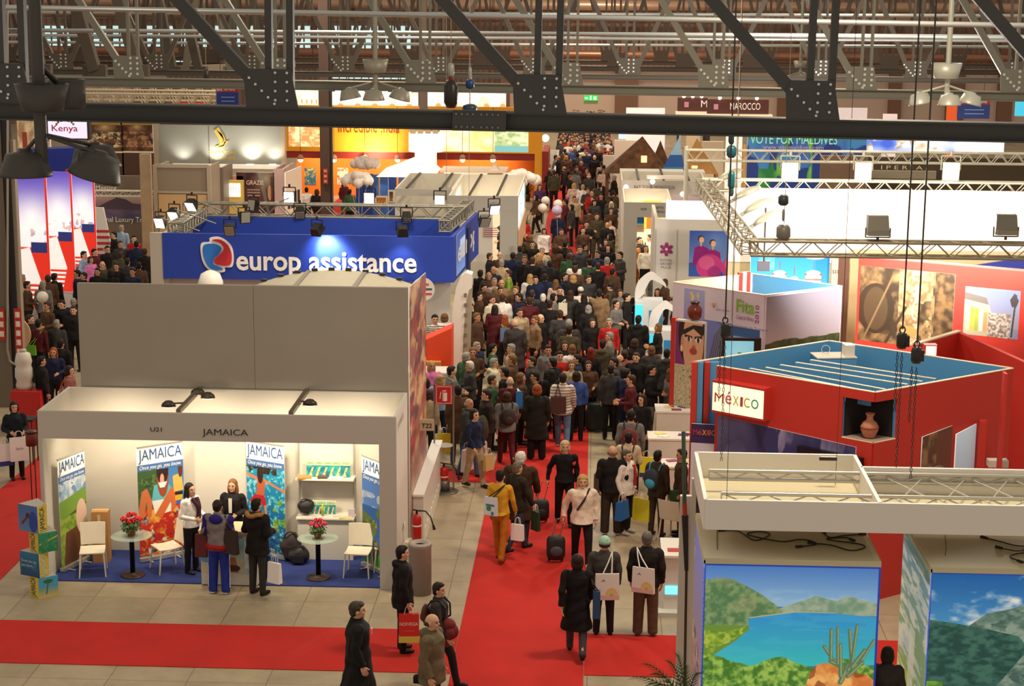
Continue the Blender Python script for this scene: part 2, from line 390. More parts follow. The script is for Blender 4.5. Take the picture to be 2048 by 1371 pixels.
# ==== roof trusses
DK=mat((68,66,64),.55,.25,key='truss_dark');MG=mat((122,120,108),.5,.3,key='truss_mid');BOLT=mat((205,208,205),.35,.5)
def roof_truss(Y,chord_px,gx,wpost,label,m,n_bolts=True,top_z=13.2,leans=(-1,),gus_h=.42,x_ext=(-400,2500),chord2=None,diag=2.6,bolt_r=.016):
 """bottom chord with gusset plates; posts and diagonals rising out of view"""
 zt=PY(1100,chord_px[0],Y).z;zb=PY(1100,chord_px[1],Y).z;xl=PY(x_ext[0],200,Y).x;xr=PY(x_ext[1],200,Y).x;h=zt-zb
 t=thing('roof_truss',label,'roof truss',((xl+xr)/2,Y,zb),0,None)
 b=MB();b.span((xl,Y-.02,zb),(xr,Y+.02,zt));b.span((xl,Y-.12,zt-.02),(xr,Y+.12,zt));b.span((xl,Y-.12,zb),(xr,Y+.12,zb+.02));b.build('bottom_chord',m,t)
 for g in gx:
  X=PY(g,200,Y).x;s=gus_h/.42
  gp=MB();pts=[(-.36*s,0),(.22*s,0),(.14*s,gus_h),(-.32*s,gus_h),(-.38*s,gus_h*.75)]
  if 1 in leans:pts=[(-.3*s,0),(.3*s,0),(.24*s,gus_h),(-.24*s,gus_h)]
  gp.prism([(X+a,Y-.13,zt+c)for a,c in pts],(0,.03,0));gp=gp.build('gusset_plate',m,t)
  if n_bolts:
   for(a,c)in[(-.03*s,.08+.1*k)for k in range(4)]+[(.1*s,.08+.1*k)for k in range(4)]+[(-.32*s+.07*k,.32-.07*k)for k in range(5)]:
    bb=MB();bb.tube((X+a,Y-.15,zt+c*s),(X+a,Y-.13,zt+c*s),bolt_r,6);bb.build('bolt',BOLT,gp)
  for k in(-1,1):
   q=MB();q.span((X+k*wpost*.95-wpost*.5+.03,Y-.1,zt),(X+k*wpost*.95+wpost*.5-.02,Y+.02,top_z));q.build('post',m,t)
  for ln in leans:
   q=MB();q.bar((X+ln*.22*s,Y-.06,zt+gus_h*.5),(X+ln*(.22*s+diag),Y-.06,top_z),.1*s+.02,.13);q.build('diagonal',m,t)
 return t,zt,zb
nt_,zt,zb=roof_truss(20,(224,262),(30,560,1094,1637,2180),.125,'dark steel roof truss nearest the camera, its bolted bottom beam crossing the whole view',DK,diag=3.7)
nt_.rotation_euler=(0,.0115,0)
sp=MB();a=PY(905,262,19.86);c=PY(1012,222,19.86);sp.span((a.x,19.84,a.z),(c.x,19.87,c.z));spl=sp.build('splice_plate',DK,nt_)
for r in(.2,.82):
 for k in range(8):
  x=a.x+(c.x-a.x)*(.07+.105*k+(.05 if k>3 else 0));z=a.z+(c.z-a.z)*r
  q=MB();q.tube((x,19.82,z),(x,19.84,z),.014,6);q.build('bolt',mat((120,116,110),.4,.4),spl)
t2,_,_=roof_truss(37,(168,187),(270,562,850,1143,1433,1728,2036),.1,'grey steel roof truss, second from the camera, above the blue and white insurance stand',MG,leans=(-1,),gus_h=.45,diag=2.9,x_ext=(-200,2300),bolt_r=.03)
t2.rotation_euler=(0,.006,0)
MG2=mat((84,76,66),.5,.3)
roof_truss(57,(147,158),(-60,130,320,505,690,880,1068,1258,1448,1640,1828,2020),.12,'brownish steel roof truss, third from the camera',MG2,leans=(-1,1),gus_h=.5,diag=2.4,x_ext=(-200,2300),bolt_r=.03)
MG3=mat((70,56,46),.5,.3)
roof_truss(80,(131,141),(20,155,290,425,560,695,830,965,1100,1232,1368,1502,1640,1775,1905,2040),.14,'brown steel roof truss, fourth from the camera',MG3,False,leans=(-1,1),gus_h=.6,diag=2.0,x_ext=(-200,2300))
roof_truss(104,(120,128),(60,165,270,375,480,585,690,795,900,1005,1110,1215,1320,1425,1530,1635,1740,1845),.16,'brown steel roof truss farthest from the camera, before the far wall',MG3,False,leans=(-1,1),gus_h=.6,diag=1.6,x_ext=(-200,2200))
PIPE=mat((168,172,172),.3,.6)
for i,(ya,yb,Y,r,lab)in enumerate([(14,52,30,.045,'nearest and thickest'),(60,74,44,.05,'second one back'),(70,82,50,.045,'third one back'),(84,94,64,.05,'fourth one back'),(24,32,70,.07,'high one far back')]):
 a=PY(-40,ya,Y);c=PY(2100,yb,Y);b=MB();b.tube(a,c,r,8)
 top(b,'roof_pipe',PIPE,'horizontal silver pipe running across under the roof trusses, %s'%lab,'pipe')
for(xa,ya,xb,yb,Y,h,lab)in[(90,150,330,152,60,.5,'near'),(280,141,590,128,75,.25,'upper')]:
 a=PY(xa,ya,Y);c=PY(xb,yb,Y);b=MB();b.bar(a,c,.3,h);top(b,'edge_beam',mat((140,126,108),.6),'pale edge beam high on the left beneath the trusses, %s one'%lab,'beam')
k=0
for(xa,xb,Y)in[(48,78,42),(140,190,46),(228,276,48),(312,345,60),(358,398,62),(395,372,70),(430,462,70),(475,452,76),(500,532,80)]:
 a=PY(xb,141,Y);c=PY(xa,-30,Y);b=MB();b.bar(a,c,.28,.3)
 q=MB();q.box(a,(.6,.2,.3));t=thing('roof_brace','slanting brown steel brace high on the left, %s'%['first','second','third','fourth','fifth','sixth','seventh','eighth','ninth'][k]+' from the left edge','brace',a)
 b.build('brace_bar',MG2,t);q.build('foot_plate',MG2,t);k+=1
b=MB();a=G(0,1000);b.span((PY(-30,600,43).x,42.8,0),(PY(22,600,43).x,43.2,13));c1=struct(b,'pillar_left',mat((112,98,84),.6))
b=MB();x=PY(27,600,43).x;b.span((x-.06,42.85,0),(x+.12,43.1,13));struct(b,'trim_7',mat((28,27,32),.5))
b=MB();b.tube(PY(15,0,42.7),PY(15,700,42.7),.028,8);b.path([PY(15,700,42.7),PY(20,722,42.7),PY(36,732,42.7)],.028,6);top(b,'cable_conduit',mat((170,160,145),.4,.4),'thin grey conduit running down the brown pillar at the left edge','conduit')
for(xx,yy,Y,lab)in[(3,648,42.7,'on the brown pillar'),(37,665,42.7,'on the narrow panel right of the pillar')]:
 t=thing('fire_safety_sign','tall red and white fire equipment sign %s'%lab,'sign',PY(xx,yy+50,Y))
 h=.5;c=PY(xx,yy,Y)
 b=MB();b.box(c,(.18,.02,1.2 if xx>20 else .78));b.build('sign_plate',mat((190,40,28),.5),t)
 for q in range(5 if xx>20 else 3):
  b=MB();z=c.z+(.45-q*.23 if xx>20 else .24-q*.24);b.box((c.x,c.y-.015,z),(.11,.01,.14));b.tube((c.x,c.y-.025,z-.05),(c.x,c.y-.025,z+.03),.02,6);b.build('pictogram',mat((235,215,200),.5),t)
b=MB();b.span((PY(31,600,43).x,42.9,0),(PY(44,600,43).x,43.1,6.6));struct(b,'trim_8',mat((150,138,122),.6))
p=G(650,400);b=MB();X=PY(651,300,70).x
b.span((X-.19,69.8,0),(X+.19,70.2,13));struct(b,'pillar_middle',mat((70,50,42),.6))
b=MB();b.span((X+.19,69.85,0),(X+.27,70.15,13));struct(b,'trim_9',mat((28,20,18),.6))
b=MB();X2=PY(847,200,70).x;b.span((X2-.14,69.8,5.2),(X2+.14,70.2,13));struct(b,'pillar_second',mat((96,80,68),.6))
t=thing('fire_safety_sign','small red fire sign on the dark post beside the yellow stand','sign',(X,69.7,2.6))
c=PY(651,352,69.7);b=MB();b.box(c,(.2,.03,.62));b.build('sign_plate',mat((150,40,30),.5),t)
for k in(-1,0,1):b=MB();b.box((c.x,c.y-.025,c.z+k*.2),(.12,.01,.1));b.build('pictogram',mat((190,140,120),.5),t)
# ==== bell-shaped pendant lamps
def pendant(x_stem,y_bowl,y_bell,Y,wbowl,wbell,offs,m,label,extra=None):
 """vertical stem carrying an upturned bowl and three bell shades"""
 s=Y/FPX;base=PY(x_stem,y_bell,Y);bowl=PY(x_stem,y_bowl,Y)
 t=thing('pendant_lamp',label,'lamp',base)
 b=MB();b.tube(base,(base.x,base.y,13.2),.065 if Y<25 else .05,10);b.build('stem',m,t)
 w=wbowl*s/2
 b=MB();b.lathe([(w*.72,-w*.55),(w*.78,-w*.5),(w,w*.45),(w*.95,w*.45),(w*.7,-w*.4)],bowl,28);b.build('upper_bowl',m,t)
 if extra:
  c=PY(extra[0],extra[1],Y+.4);b=MB();b.lathe([(w*.62,-w*.6),(w*.7,-w*.5),(w*.72,w*.5),(w*.66,w*.5),(w*.55,-w*.4)],c,28);b.build('upper_bowl',m,t)
  b=MB();b.tube(c,(bowl.x,bowl.y,bowl.z+.3),.03);b.build('arm',m,t)
 w=wbell*s/2
 for i,(dx,dy,tilt)in enumerate(offs):
  c=base+Vector((dx*s,dy,-.02));R=Matrix.Rotation(tilt,3,'Y')
  b=MB();b.lathe([(w,-w*.42),(w*.97,-w*.3),(w*.72,w*.42),(w*.3,w*.5),(w*.25,w*.62),(.01,w*.64)],c,28,R=R);sh=b.build('bell_shade',m,t)
  b=MB();b.tube(c+Vector((0,0,w*.5)),base+Vector((0,0,w*1.1)),.02,8);b.build('arm',m,sh)
  b=MB();b.tube(c+R@Vector((0,0,-w*.4)),c+R@Vector((0,0,-w*.1)),w*.5,12);b.build('lamp_glass',mat((235,225,200),.3),sh)
DKL=mat((66,63,58),.5,.3);LTL=mat((150,146,132),.45,.3);LTR=mat((190,190,176),.4,.3)
pendant(84,192,326,18,108,108,[(-34,0,0),(118,-.1,.3),(66,.75,-.1)],DKL,'large dark pendant lamp with bell shades hanging close at the left',extra=(133,185))
pendant(751,131,187,36,52,44,[(0,-.3,0),(-52,0,-.2),(50,0,.25)],LTL,'grey pendant lamp with bell shades hanging above the yellow stand')
pendant(1893,140,196,34,60,46,[(0,-.3,0),(-52,0,-.2),(48,0,.25)],LTR,'pale pendant lamp with bell shades hanging at the upper right')
pendant(1600,128,158,62,26,26,[(0,-.3,0),(-24,0,-.2),(24,0,.25)],MG,'small distant pendant lamp behind the dark gusset plate at right')
# ==== chain hoists and rigging
CHN=mat((60,50,44),.45,.6)
def chain(x,ya,yb,Y,name_t,r=.016,m=CHN,sag=0,step=.05):
 a=PY(x,ya,Y);z0=PY(x,yb,Y).z;b=MB();n=int((a.z-z0)/step);
 for k in range(n):
  z=a.z-k*step;dx=.01 if k%2 else 0
  if k%2:b.bar((a.x-.012,a.y,z),(a.x-.012,a.y,z-step*1.1),.008,.008);b.bar((a.x+.012,a.y,z),(a.x+.012,a.y,z-step*1.1),.008,.008)
  else:b.bar((a.x,a.y-.012,z),(a.x,a.y-.012,z-step*1.1),.008,.008);b.bar((a.x,a.y+.012,z),(a.x,a.y+.012,z-step*1.1),.008,.008)
 o=b.build('chain',m,name_t);o['kind']='stuff'
def hoist(xt,y0,yh,yb,Y,label,w=.13,h=.26,cable=.006,xb=None,dbl=True):
 c=PY(xt,yh,Y);t=thing('chain_hoist',label,'hoist',(c.x,c.y,c.z))
 b=MB();b.tube((c.x,c.y,c.z+h*.6),(c.x+.02,c.y,13),cable*2,6);b.build('steel_cable',mat((70,66,60),.4,.5),t)
 q=MB();q.lathe([(w*.42,-h*.4),(w*.55,-h*.25),(w*.55,h*.25),(w*.42,h*.4)],c,12);q.box((c.x+w*.35,c.y,c.z),(w*.7,w*.8,h*.55));q.build('motor_body',mat((34,28,26),.45),t)
 q=MB()
 for k in range(14):
  a=math.pi*2*k/14;a2=math.pi*2*(k+1)/14
  q.tube((c.x+math.cos(a)*.035,c.y,c.z+h*.55+math.sin(a)*.045),(c.x+math.cos(a2)*.035,c.y,c.z+h*.55+math.sin(a2)*.045),.01,6)
 q.build('hook',CHN,t)
 chain(xt,yh+24,yb,Y,t)
 if dbl:chain(xt-9,yh+22,yh+(yb-yh)*.55,Y,t)
 return t
hoist(1804,0,681,940,23.3,'dark chain hoist hanging at right, rear one of the pair over the truss')
hoist(1833,0,710,962,23.15,'dark chain hoist hanging at right, slightly lower and nearer one of the pair')
hoist(1450,0,660,925,24.6,'dark chain hoist hanging beside the lilac stand, left of the other two',w=.11,dbl=True)
def rig(x,y0,y1,Y,label,bodies,r=.007,cm=(150,140,125)):
 a=PY(x,y1,Y);t=thing('rigging_line',label,'rigging',a);b=MB();b.tube(a,(a.x,a.y,13),r,6);b.build('wire',mat(cm,.4,.4),t)
 for(yy,w,h,c)in bodies:
  p=PY(x,yy,Y);q=MB();q.lathe([(w*.3,-h/2),(w*.5,-h*.3),(w*.5,h*.3),(w*.3,h/2)],p,10);q.build('clamp',mat(c,.4,.2),t)
rig(1463,0,640,30,'thin wire with two blue clamps left of the white lit wall',[(275,.1,.22,(30,60,70)),(303,.16,.2,(30,90,110)),(360,.12,.3,(30,110,120)),(380,.08,.2,(60,90,90))])
rig(902,0,208,33,'wire with a black barrel clamp hanging above the big bright banner',[(140,.12,.25,(150,150,140)),(155,.08,.3,(110,30,20)),(188,.26,.5,(34,26,22))])
rig(940,0,222,33,'wire with a blue ball clamp hanging right of the black barrel clamp',[(150,.07,.3,(150,150,140)),(168,.16,.17,(20,60,110)),(216,.26,.14,(30,60,80))])
rig(893,258,420,44,'very thin wire dropping to the blue stand roof, left one',[],.005)
rig(938,258,425,44,'very thin wire dropping to the blue stand roof, right one',[],.005)
rig(1567,480,478,37.4,'wire with chain and grey block on the front truss before the white wall',[(400,.22,.22,(50,60,62)),(430,.06,.25,(130,130,120)),(464,.3,.32,(120,118,108))])
rig(413,0,175,50,'wire with a small dark ball high above the grey bird sign',[(150,.16,.3,(40,36,32)),(165,.1,.3,(120,110,100))])
for i,(y,Y)in enumerate([(181,96),(189,92),(197,88)]):
 a=PY(150,y,Y);c=PY(430,y+3,Y);box_truss('lighting_truss',a,c,.5,.5,'far lighting truss at upper left, %s of the three'%['rear','middle','front'][i],'far lighting trusses',r=.05,rb=.03,n=18,m=mat((200,185,160),.4,.4))
 # ==== JAMAICA stand
JX0,JX1,JY0,JY1,JZ0,JZ1=-9.62,-3.36,30.0,31.86,2.63,3.12
WHITE=mat((206,200,188),.6,key='panel_white');GREYP=mat((178,173,165),.6,key='panel_grey')
JT=thing('exhibition_stand','white shell-scheme stand with JAMAICA on its front board','stand',(JX0,JY0,0))
b=MB();b.span((JX0,JY0-.02,JZ0),(JX1,JY0+.05,JZ1));b.build('fascia_board',GREYP,JT)
b=MB();b.span((JX0,JY0+.05,0),(JX0+.05,JY1,JZ1));b.build('side_panel',WHITE,JT)
b=MB();b.span((JX0+.05,JY1-.05,0),(JX1-.05,JY1,JZ1));b.build('back_panel',WHITE,JT)
b=MB();b.span((JX1-.05,JY0+.05,0),(JX1,JY1,JZ1));b.build('side_panel',WHITE,JT)
b=MB();b.span((JX1-.3,JY0-.02,0),(JX1,JY0+.05,JZ0));b.build('corner_post',GREYP,JT)
b=MB();b.span((JX0,JY0-.02,0),(JX0+.06,JY0+.05,JZ0));b.build('corner_post',GREYP,JT)
BLK=mat((35,32,32),.5)
a=PY(301,862,JY0-.02);text('lettering','U21',(a.x,a.y,a.z),(1,0,0),(0,0,1),.2,.075,BLK,JT,bold=.006)
a=PY(405,873,JY0-.02);text('lettering','JAMAICA',(a.x,a.y,a.z),(1,0,0),(0,0,1),.8,.145,BLK,JT,bold=.008)
a=PY(806,853,JY0);text('lettering','JAMAICA',(JX1+.002,30.2,2.8),(0,1,0),(0,0,1),.9,.16,mat((150,130,110),.5),JT)
for xx in(386,603):
 b=MB();X=PY(xx,800,31.2).x;b.span((X-.04,JY0+.05,JZ1-.02),(X+.04,JY1,JZ1+.05));rl=b.build('lamp_rail',mat((110,100,88),.4,.4),JT)
SPOTM=mat((60,50,42),.4,.3)
for i,(xx,Y,dx)in enumerate([(330,30.6,-.3),(372,31.3,.25),(597,30.9,.2),(385,31.6,0)]):
 p=Vector((PY(386 if i!=2 else 603,800,31.2).x,Y,JZ1+.04));e=p+Vector((dx,0,-.02));
 t=thing('spot_lamp','small dark arm spotlight on the JAMAICA rails, %s'%['front left one','right of the left rail','on the right rail','at the back end of the left rail'][i],'lamp',p)
 b=MB();b.tube(p,e,.015,6);b.build('arm',SPOTM,t)
 b=MB();b.lathe([(.09,-.05),(.08,0),(.04,.05),(.01,.06)],e,14,sx=1.5);b.build('lamp_head',SPOTM,t)
 b=MB();b.lathe([(.07,-.06),(.07,-.052)],e,12,sx=1.5);b.build('lamp_glass',mat((255,235,190),.3,emit=6),t)
for i,x in enumerate((-8.6,-7.0,-5.6,-4.3)):
 lamp('stand_spot','SPOT',(x,30.45,3.0),170,.12,(1,.84,.60),(x+.1,31.7,1.2),140,1)
b=MB();b.span((JX0+.06,JY0+.05,.001),(JX1-.051,JY1-.05,.02));top(b,'stand_carpet',mat((38,54,120),.95,noise=.12,nscale=2),'blue carpet covering the floor inside the JAMAICA stand','carpet')
L=PY(155,558,32.0).x;R_=JX1;TWZ=PY(500,570,32).z
NT=thing('partition_wall','tall plain grey wall rising behind and above the JAMAICA stand','wall',((L+R_)/2,32,0))
b=MB()
for k in range(2):
 x0=[L,PY(508,600,32).x][k];x1=[PY(508,600,32).x-.006,R_][k];b=MB();b.span((x0,31.95,0),(x1,32.05,TWZ));b.build('wall_panel',mat((146,138,126),.65,noise=.05,nscale=.6),NT)
A=Art(40,150,(120,60,50));A.speck(A.U>-1,(150,80,60),(210,170,120),5,3,.5);A.speck(A.fbm(4,3,5)>.55,(90,40,50),(170,50,50),8,4);A.rect(0,0,1,.35,(140,120,110),.5)
sheet('side_picture',(R_+.03,32.0,0),(R_+.03,35.2,0),(R_+.03,35.2,TWZ-.25),(R_+.03,32.0,TWZ),A,NT)
rf=MB();z=5.1;xa,xb=PY(482,570,34).x,R_-.05
BG=mat((206,198,172),.6,noise=.04)
rp=thing('roof_canopy','low curved beige roof with dark ribs behind the tall grey wall','roof',((xa+xb)/2,34,4.9))
ZP,ZS=PY(660,539,35.2).z,PY(484,572,35.2).z
def rz_(u,back):z=ZS+(ZP-ZS)*math.sin(math.pi*u)**.8 if 0<u<1 else ZS;return z if back else z-.05
for j in range(3):
 b=MB()
 for k in range(5):
  u0,u1=(j+k/5)/3,(j+(k+1)/5)/3;x0,x1=xa+(xb-xa)*u0,xa+(xb-xa)*u1
  b.hexa([(x0,32.3,rz_(u0,0)-.04),(x1,32.3,rz_(u1,0)-.04),(x1,35.2,rz_(u1,1)-.04),(x0,35.2,rz_(u0,1)-.04)],[(x0,32.3,rz_(u0,0)),(x1,32.3,rz_(u1,0)),(x1,35.2,rz_(u1,1)),(x0,35.2,rz_(u0,1))])
 b.build('roof_panel',BG,rp)
for j in range(4):
 x=xa+(xb-xa)*j/3;b=MB();b.bar((x,32.3,rz_(j/3,0)+.01),(x,35.2,rz_(j/3,1)+.01),.08,.03);b.build('roof_rib',mat((120,110,95),.5),rp)
for j in range(9):
 x=xa+(xb-xa)*(j+.7)/10;b=MB();b.box((x,35.15,rz_((j+.7)/10,1)+.03),(.12,.06,.05));b.build('roof_clip',SPOTM,rp)
def jam_head(A,hv=.83,hid=True):
 A.rect(0,hv-.05,1,1,(70,110,170));A.rect(0,hv+.01,1,1,(250,250,248))
def banner_art(kind):
 A=Art(90,210,(60,100,180))
 if kind=='boy':
  A.vgrad((90,150,190),(40,90,175),.5,1);A.ell(.2,.66,.28,.12,(60,90,50));A.speck((A.U<.45)&(A.V>.55)&(A.V<.74)&(A.fbm(8,3,2)>.45),(40,70,40),(90,120,60),20)
  A.poly([(0,.42),(.5,.46),(1,.42),(1,0),(0,0)],(190,40,30));A.speck((A.V<.42)&(A.fbm(5,3,8)>.5),(200,50,30),(225,170,60),9,2);A.speck((A.V<.42)&(A.fbm(6,3,18)>.62),(60,40,50),(230,220,200),9,5)
  A.poly([(.28,.48),(.35,.64),(.62,.66),(.72,.6),(.66,.44),(.4,.42)],(95,180,195));A.poly([(.3,.5),(.7,.5),(.72,.38),(.36,.36)],(235,230,220))
  A.poly([(.0,.42),(.08,.6),(.2,.62),(.3,.5),(.28,.36),(.2,.34),(.18,.5),(.1,.34),(.02,.34)],(200,110,65));A.poly([(.34,.36),(.72,.6),(.86,.56),(.8,.4),(.7,.36),(.72,.48),(.5,.33)],(205,105,55))
  A.ell(.54,.72,.13,.085,(150,75,45));A.ell(.54,.765,.13,.05,(50,28,22));A.ell(.53,.685,.045,.022,(230,160,140));A.ell(.48,.73,.02,.008,(30,20,20));A.ell(.6,.73,.02,.008,(30,20,20));A.poly([(.44,.66),(.64,.66),(.58,.61),(.48,.61)],(235,235,235))
  A.poly([(.78,.55),(.76,.7),(.95,.72),(.99,.56)],(225,180,90));A.ell(.93,.76,.05,.035,(90,50,30));A.rect(.8,.47,.96,.52,(220,170,40));A.rect(.8,.52,.97,.55,(40,30,40))
 elif kind=='jump':
  A.vgrad((20,90,160),(30,150,185),0,.85);A.speck((A.V<.85)&(A.fbm(14,3,3)>.55),(40,160,190),(150,215,225),26);A.speck((A.V>.72)&(A.V<.86)&(A.U<.8)&(A.fbm(5,3,9)>.42),(30,30,30),(70,60,40),20)
  A.poly([(.25,.52),(.28,.66),(.5,.68),(.46,.52)],(190,95,60));A.line((.0,.7),(.35,.66),.07,(215,125,85));A.line((.48,.66),(1,.58),.055,(210,120,80));A.ell(.36,.72,.08,.04,(50,30,25))
  A.poly([(.06,.45),(.2,.52),(.46,.52),(.52,.42),(.44,.42),(.3,.46),(.12,.42)],(190,30,35));A.line((.1,.44),(.18,.34),.06,(215,140,100));A.line((.48,.42),(.5,.34),.06,(215,140,100))
  A.speck((A.U>.6)&(A.V<.5)&(A.fbm(7,3,5)>.6),(90,150,50),(160,200,60),22);A.speck((A.V<.3)&(A.fbm(6,3,15)>.5),(30,80,150),(60,130,170),22)
 elif kind=='golf':
  A.vgrad((120,160,200),(60,110,180),.6,1);A.speck((A.V>.55)&(A.V<.8)&(A.fbm(3,3,4)>.45),(150,180,210),(220,225,230),8)
  A.poly([(0,.6),(1,.66),(1,0),(0,0)],(120,160,60));A.poly([(0,.42),(1,.52),(1,.5),(0,.38)],(70,90,40));A.speck((A.V<.45),(110,150,50),(160,180,70),8,7);A.poly([(.1,0),(.2,.3),(.9,.34),(.95,0)],(110,70,45));A.ell(.8,.4,.2,.07,(225,190,170))
 else:
  A.vgrad((90,130,190),(50,90,170),.5,1);A.speck((A.V>.5)&(A.V<.68)&(A.fbm(4,3,4)>.5),(140,160,190),(190,200,215),8);A.vgrad((40,110,70),(35,90,165),0,.55);A.rect(0,.2,1,.53,(35,90,165))
  A.poly([(.45,.5),(.6,.6),(1,.62),(1,.47),(.5,.46)],(80,110,60));A.poly([(0,.5),(.3,.45),(.5,.33),(.3,.22),(0,.2)],(90,110,60));A.speck((A.U<.5)&(A.V<.45)&(A.V>.2)&(A.fbm(6,3,3)>.5),(60,80,40),(130,140,70),12);A.poly([(.2,0),(.4,.2),(1,.22),(1,0)],(100,90,60));A.poly([(.3,0),(.6,.14),(1,.05),(1,0)],(80,170,60))
 jam_head(A);return A
SILV=mat((200,198,190),.35,.6);NAVYT=mat((44,84,140),.5);WTXT=mat((245,245,240),.5)
def rollup(L,R,h,kind,label):
 L=Vector((L.x,L.y,.02));R=Vector((R.x,R.y,.02));d=(R-L).normalized();n=Vector((d.y,-d.x,0));w=(R-L).length
 t=thing('roll_up_banner',label,'banner',(L+R)/2)
 b=MB();b.bar(L+Vector((0,0,.05)),R+Vector((0,0,.05)),.09,.07);b.build('base_cassette',SILV,t)
 for k in(.2,.8):b=MB();c=L+d*w*k;b.bar(c-n*.17+Vector((0,0,.02)),c+n*.17+Vector((0,0,.02)),.04,.015);b.build('foot',SILV,t)
 z=Vector((0,0,1));sheet('banner_sheet',L+z*.1,R+z*.1,R+z*h,L+z*h,banner_art(kind),t,.005)
 b=MB();b.bar(L+z*(h+.01),R+z*(h+.01),.03,.025);b.build('top_rail',SILV,t)
 text('lettering','JAMAICA',L+z*(h*.855)+d*w*.03,d,z,w*.94,h*.125,NAVYT,t,bold=.006,lift=.008)
 text('lettering','Once you go, you know.',L+z*(h*.795)+d*w*.05,d,z,w*.9,h*.045,WTXT,t,bold=.006,lift=.008,shear=.3)
rollup(G(281,1127),G(372,1110),2.16,'boy','roll-up banner with a seated boy in a pale blue shirt, left of the counter')
rollup(G(497,1108),G(572,1122),2.16,'jump','roll-up banner with a person leaping in red shorts above blue water')
rollup(Vector((-9.45,30.45,0)),Vector((-9.18,31.2,0)),2.08,'golf','roll-up banner with a green golf course by the left side wall')
rollup(Vector((-4.12,31.2,0)),Vector((-3.5,30.5,0)),2.08,'coast','roll-up banner with a rocky blue coast by the right side wall')
CHW=mat((222,212,192),.45,key='chair_white')
def make_chair():
 t=thing('stacking_chair','x','chair')
 b=MB()
 for k in range(6):
  u0,u1=k/6,(k+1)/6;s=lambda u:.46-.02*math.sin(u*math.pi)-.012*(u<.1)
  b.hexa([(-.22,-.22+.43*u0,s(u0)-.02),(.22,-.22+.43*u0,s(u0)-.02),(.22,-.22+.43*u1,s(u1)-.02),(-.22,-.22+.43*u1,s(u1)-.02)],[(-.22,-.22+.43*u0,s(u0)),(.22,-.22+.43*u0,s(u0)),(.22,-.22+.43*u1,s(u1)),(-.22,-.22+.43*u1,s(u1))])
 b.build('seat',CHW,t,local=True)
 b=MB()
 for k in range(8):
  a0,a1=-1+k/4,-1+(k+1)/4;f=lambda a:.23-.03*(1-abs(a)**2)*-1
  lo=[(a0*.215,f(a0),.47),(a1*.215,f(a1),.47),(a1*.215,f(a1)+.018,.47),(a0*.215,f(a0)+.018,.47)]
  hi=[(a0*.225,f(a0)+.07,.86),(a1*.225,f(a1)+.07,.86),(a1*.225,f(a1)+.088,.86),(a0*.225,f(a0)+.088,.86)]
  b.hexa(lo,hi)
 b.build('backrest',CHW,t,local=True)
 for sx in(-1,1):
  for sy in(-1,1):
   b=MB();b.tube((sx*.2,.01+sy*.2,.45),(sx*.23,.01+sy*.25,0),.017,8,.013);b.build('leg',CHW,t,local=True)
 return t
ch=make_chair();used=0
for(fx,fy,rz,lab)in[(187,1148,.22,'white moulded chair leftmost in the JAMAICA stand, by the golf banner'),(335,1140,-.95,'white moulded chair turned sideways between glass table and counter'),(717,1150,-.05,'white moulded chair facing out beside the right glass table'),(772,1138,-1.35,'white moulded chair half hidden behind the right corner post')]:
 p=G(fx,fy);c=ch if not used else dup(ch);used=1;c.location=(p.x,p.y,.02);c.rotation_euler[2]=rz;c['label']=lab;c['group']='white chairs in the stand'
def gtable(p,lab):
 t=thing('bistro_table',lab,'table',(p.x,p.y,.02),0,'round glass tables')
 b=MB();b.lathe([(.36,.735),(.37,.741),(.36,.747)],n=36);b.build('table_top',mat((170,190,175),.05,alpha=.45,key='tglass'),t,local=True)
 b=MB();b.lathe([(.045,.02),(.045,.7),(.1,.72),(.1,.733)],n=14);b.build('column',mat((22,20,20),.35),t,local=True)
 b=MB();b.lathe([(.215,0),(.215,.015),(.19,.03),(.05,.045),(.05,.06)],n=28);b.build('base_plate',mat((64,46,38),.4,.3),t,local=True)
 return t
def geranium(p,lab,fc,sc=1):
 t=thing('potted_geranium',lab,'plant',(p.x,p.y,.77));t.scale=(sc,)*3
 b=MB();b.lathe([(.06,0),(.065,.01),(.09,.12),(.1,.12),(.1,.145),(.085,.145),(.08,.12),(.01,.12)],n=18);b.build('flower_pot',mat((150,72,46),.7),t,local=True)
 b=MB();r=random.Random(3)
 for k in range(130):
  a=r.uniform(0,6.3);q=r.uniform(.03,.19);z=r.uniform(.15,.3)-q*.3;n=Vector((math.cos(a),math.sin(a),r.uniform(.2,1.4))).normalized();x=n.orthogonal().normalized()*.032;y=n.cross(x).normalized()*.032;c=Vector((math.cos(a)*q,math.sin(a)*q,z))
  b.add([c+x*math.cos(i*1.047)+y*math.sin(i*1.047)for i in range(6)],[(0,1,2,3,4,5)])
 b.build('foliage',mat((52,88,34),.6,noise=.3,nscale=20),t,local=True)['kind']='stuff'
 for(x,y,z,rr)in[(-.12,-.04,.3,.06),(.02,-.1,.28,.065),(.11,-.02,.31,.07),(-.04,.06,.35,.06),(.15,.07,.27,.05),(-.16,.05,.27,.045),(.05,.02,.37,.055)]:
  b=MB()
  for k in range(26):
   a=r.uniform(0,6.3);e=r.uniform(-.3,1);c=Vector((x,y,z))+Vector((math.cos(a)*(1-e*e)**.5,math.sin(a)*(1-e*e)**.5,e))*rr*.8;b.ell(c,rr*.3,6,4)
  b.build('flower_head',mat(fc,.6),t,local=True)
p1=G(266,1152);p2=G(637,1157)
gtable(p1,'round glass table with black column, left side of the JAMAICA stand');gtable(p2,'round glass table with black column, right side of the JAMAICA stand')
geranium(p1,'potted geranium with large bright red flowers on the left glass table',(205,22,30));geranium(p2,'potted geranium with smaller pink flowers on the right glass table',(205,50,80),.85)
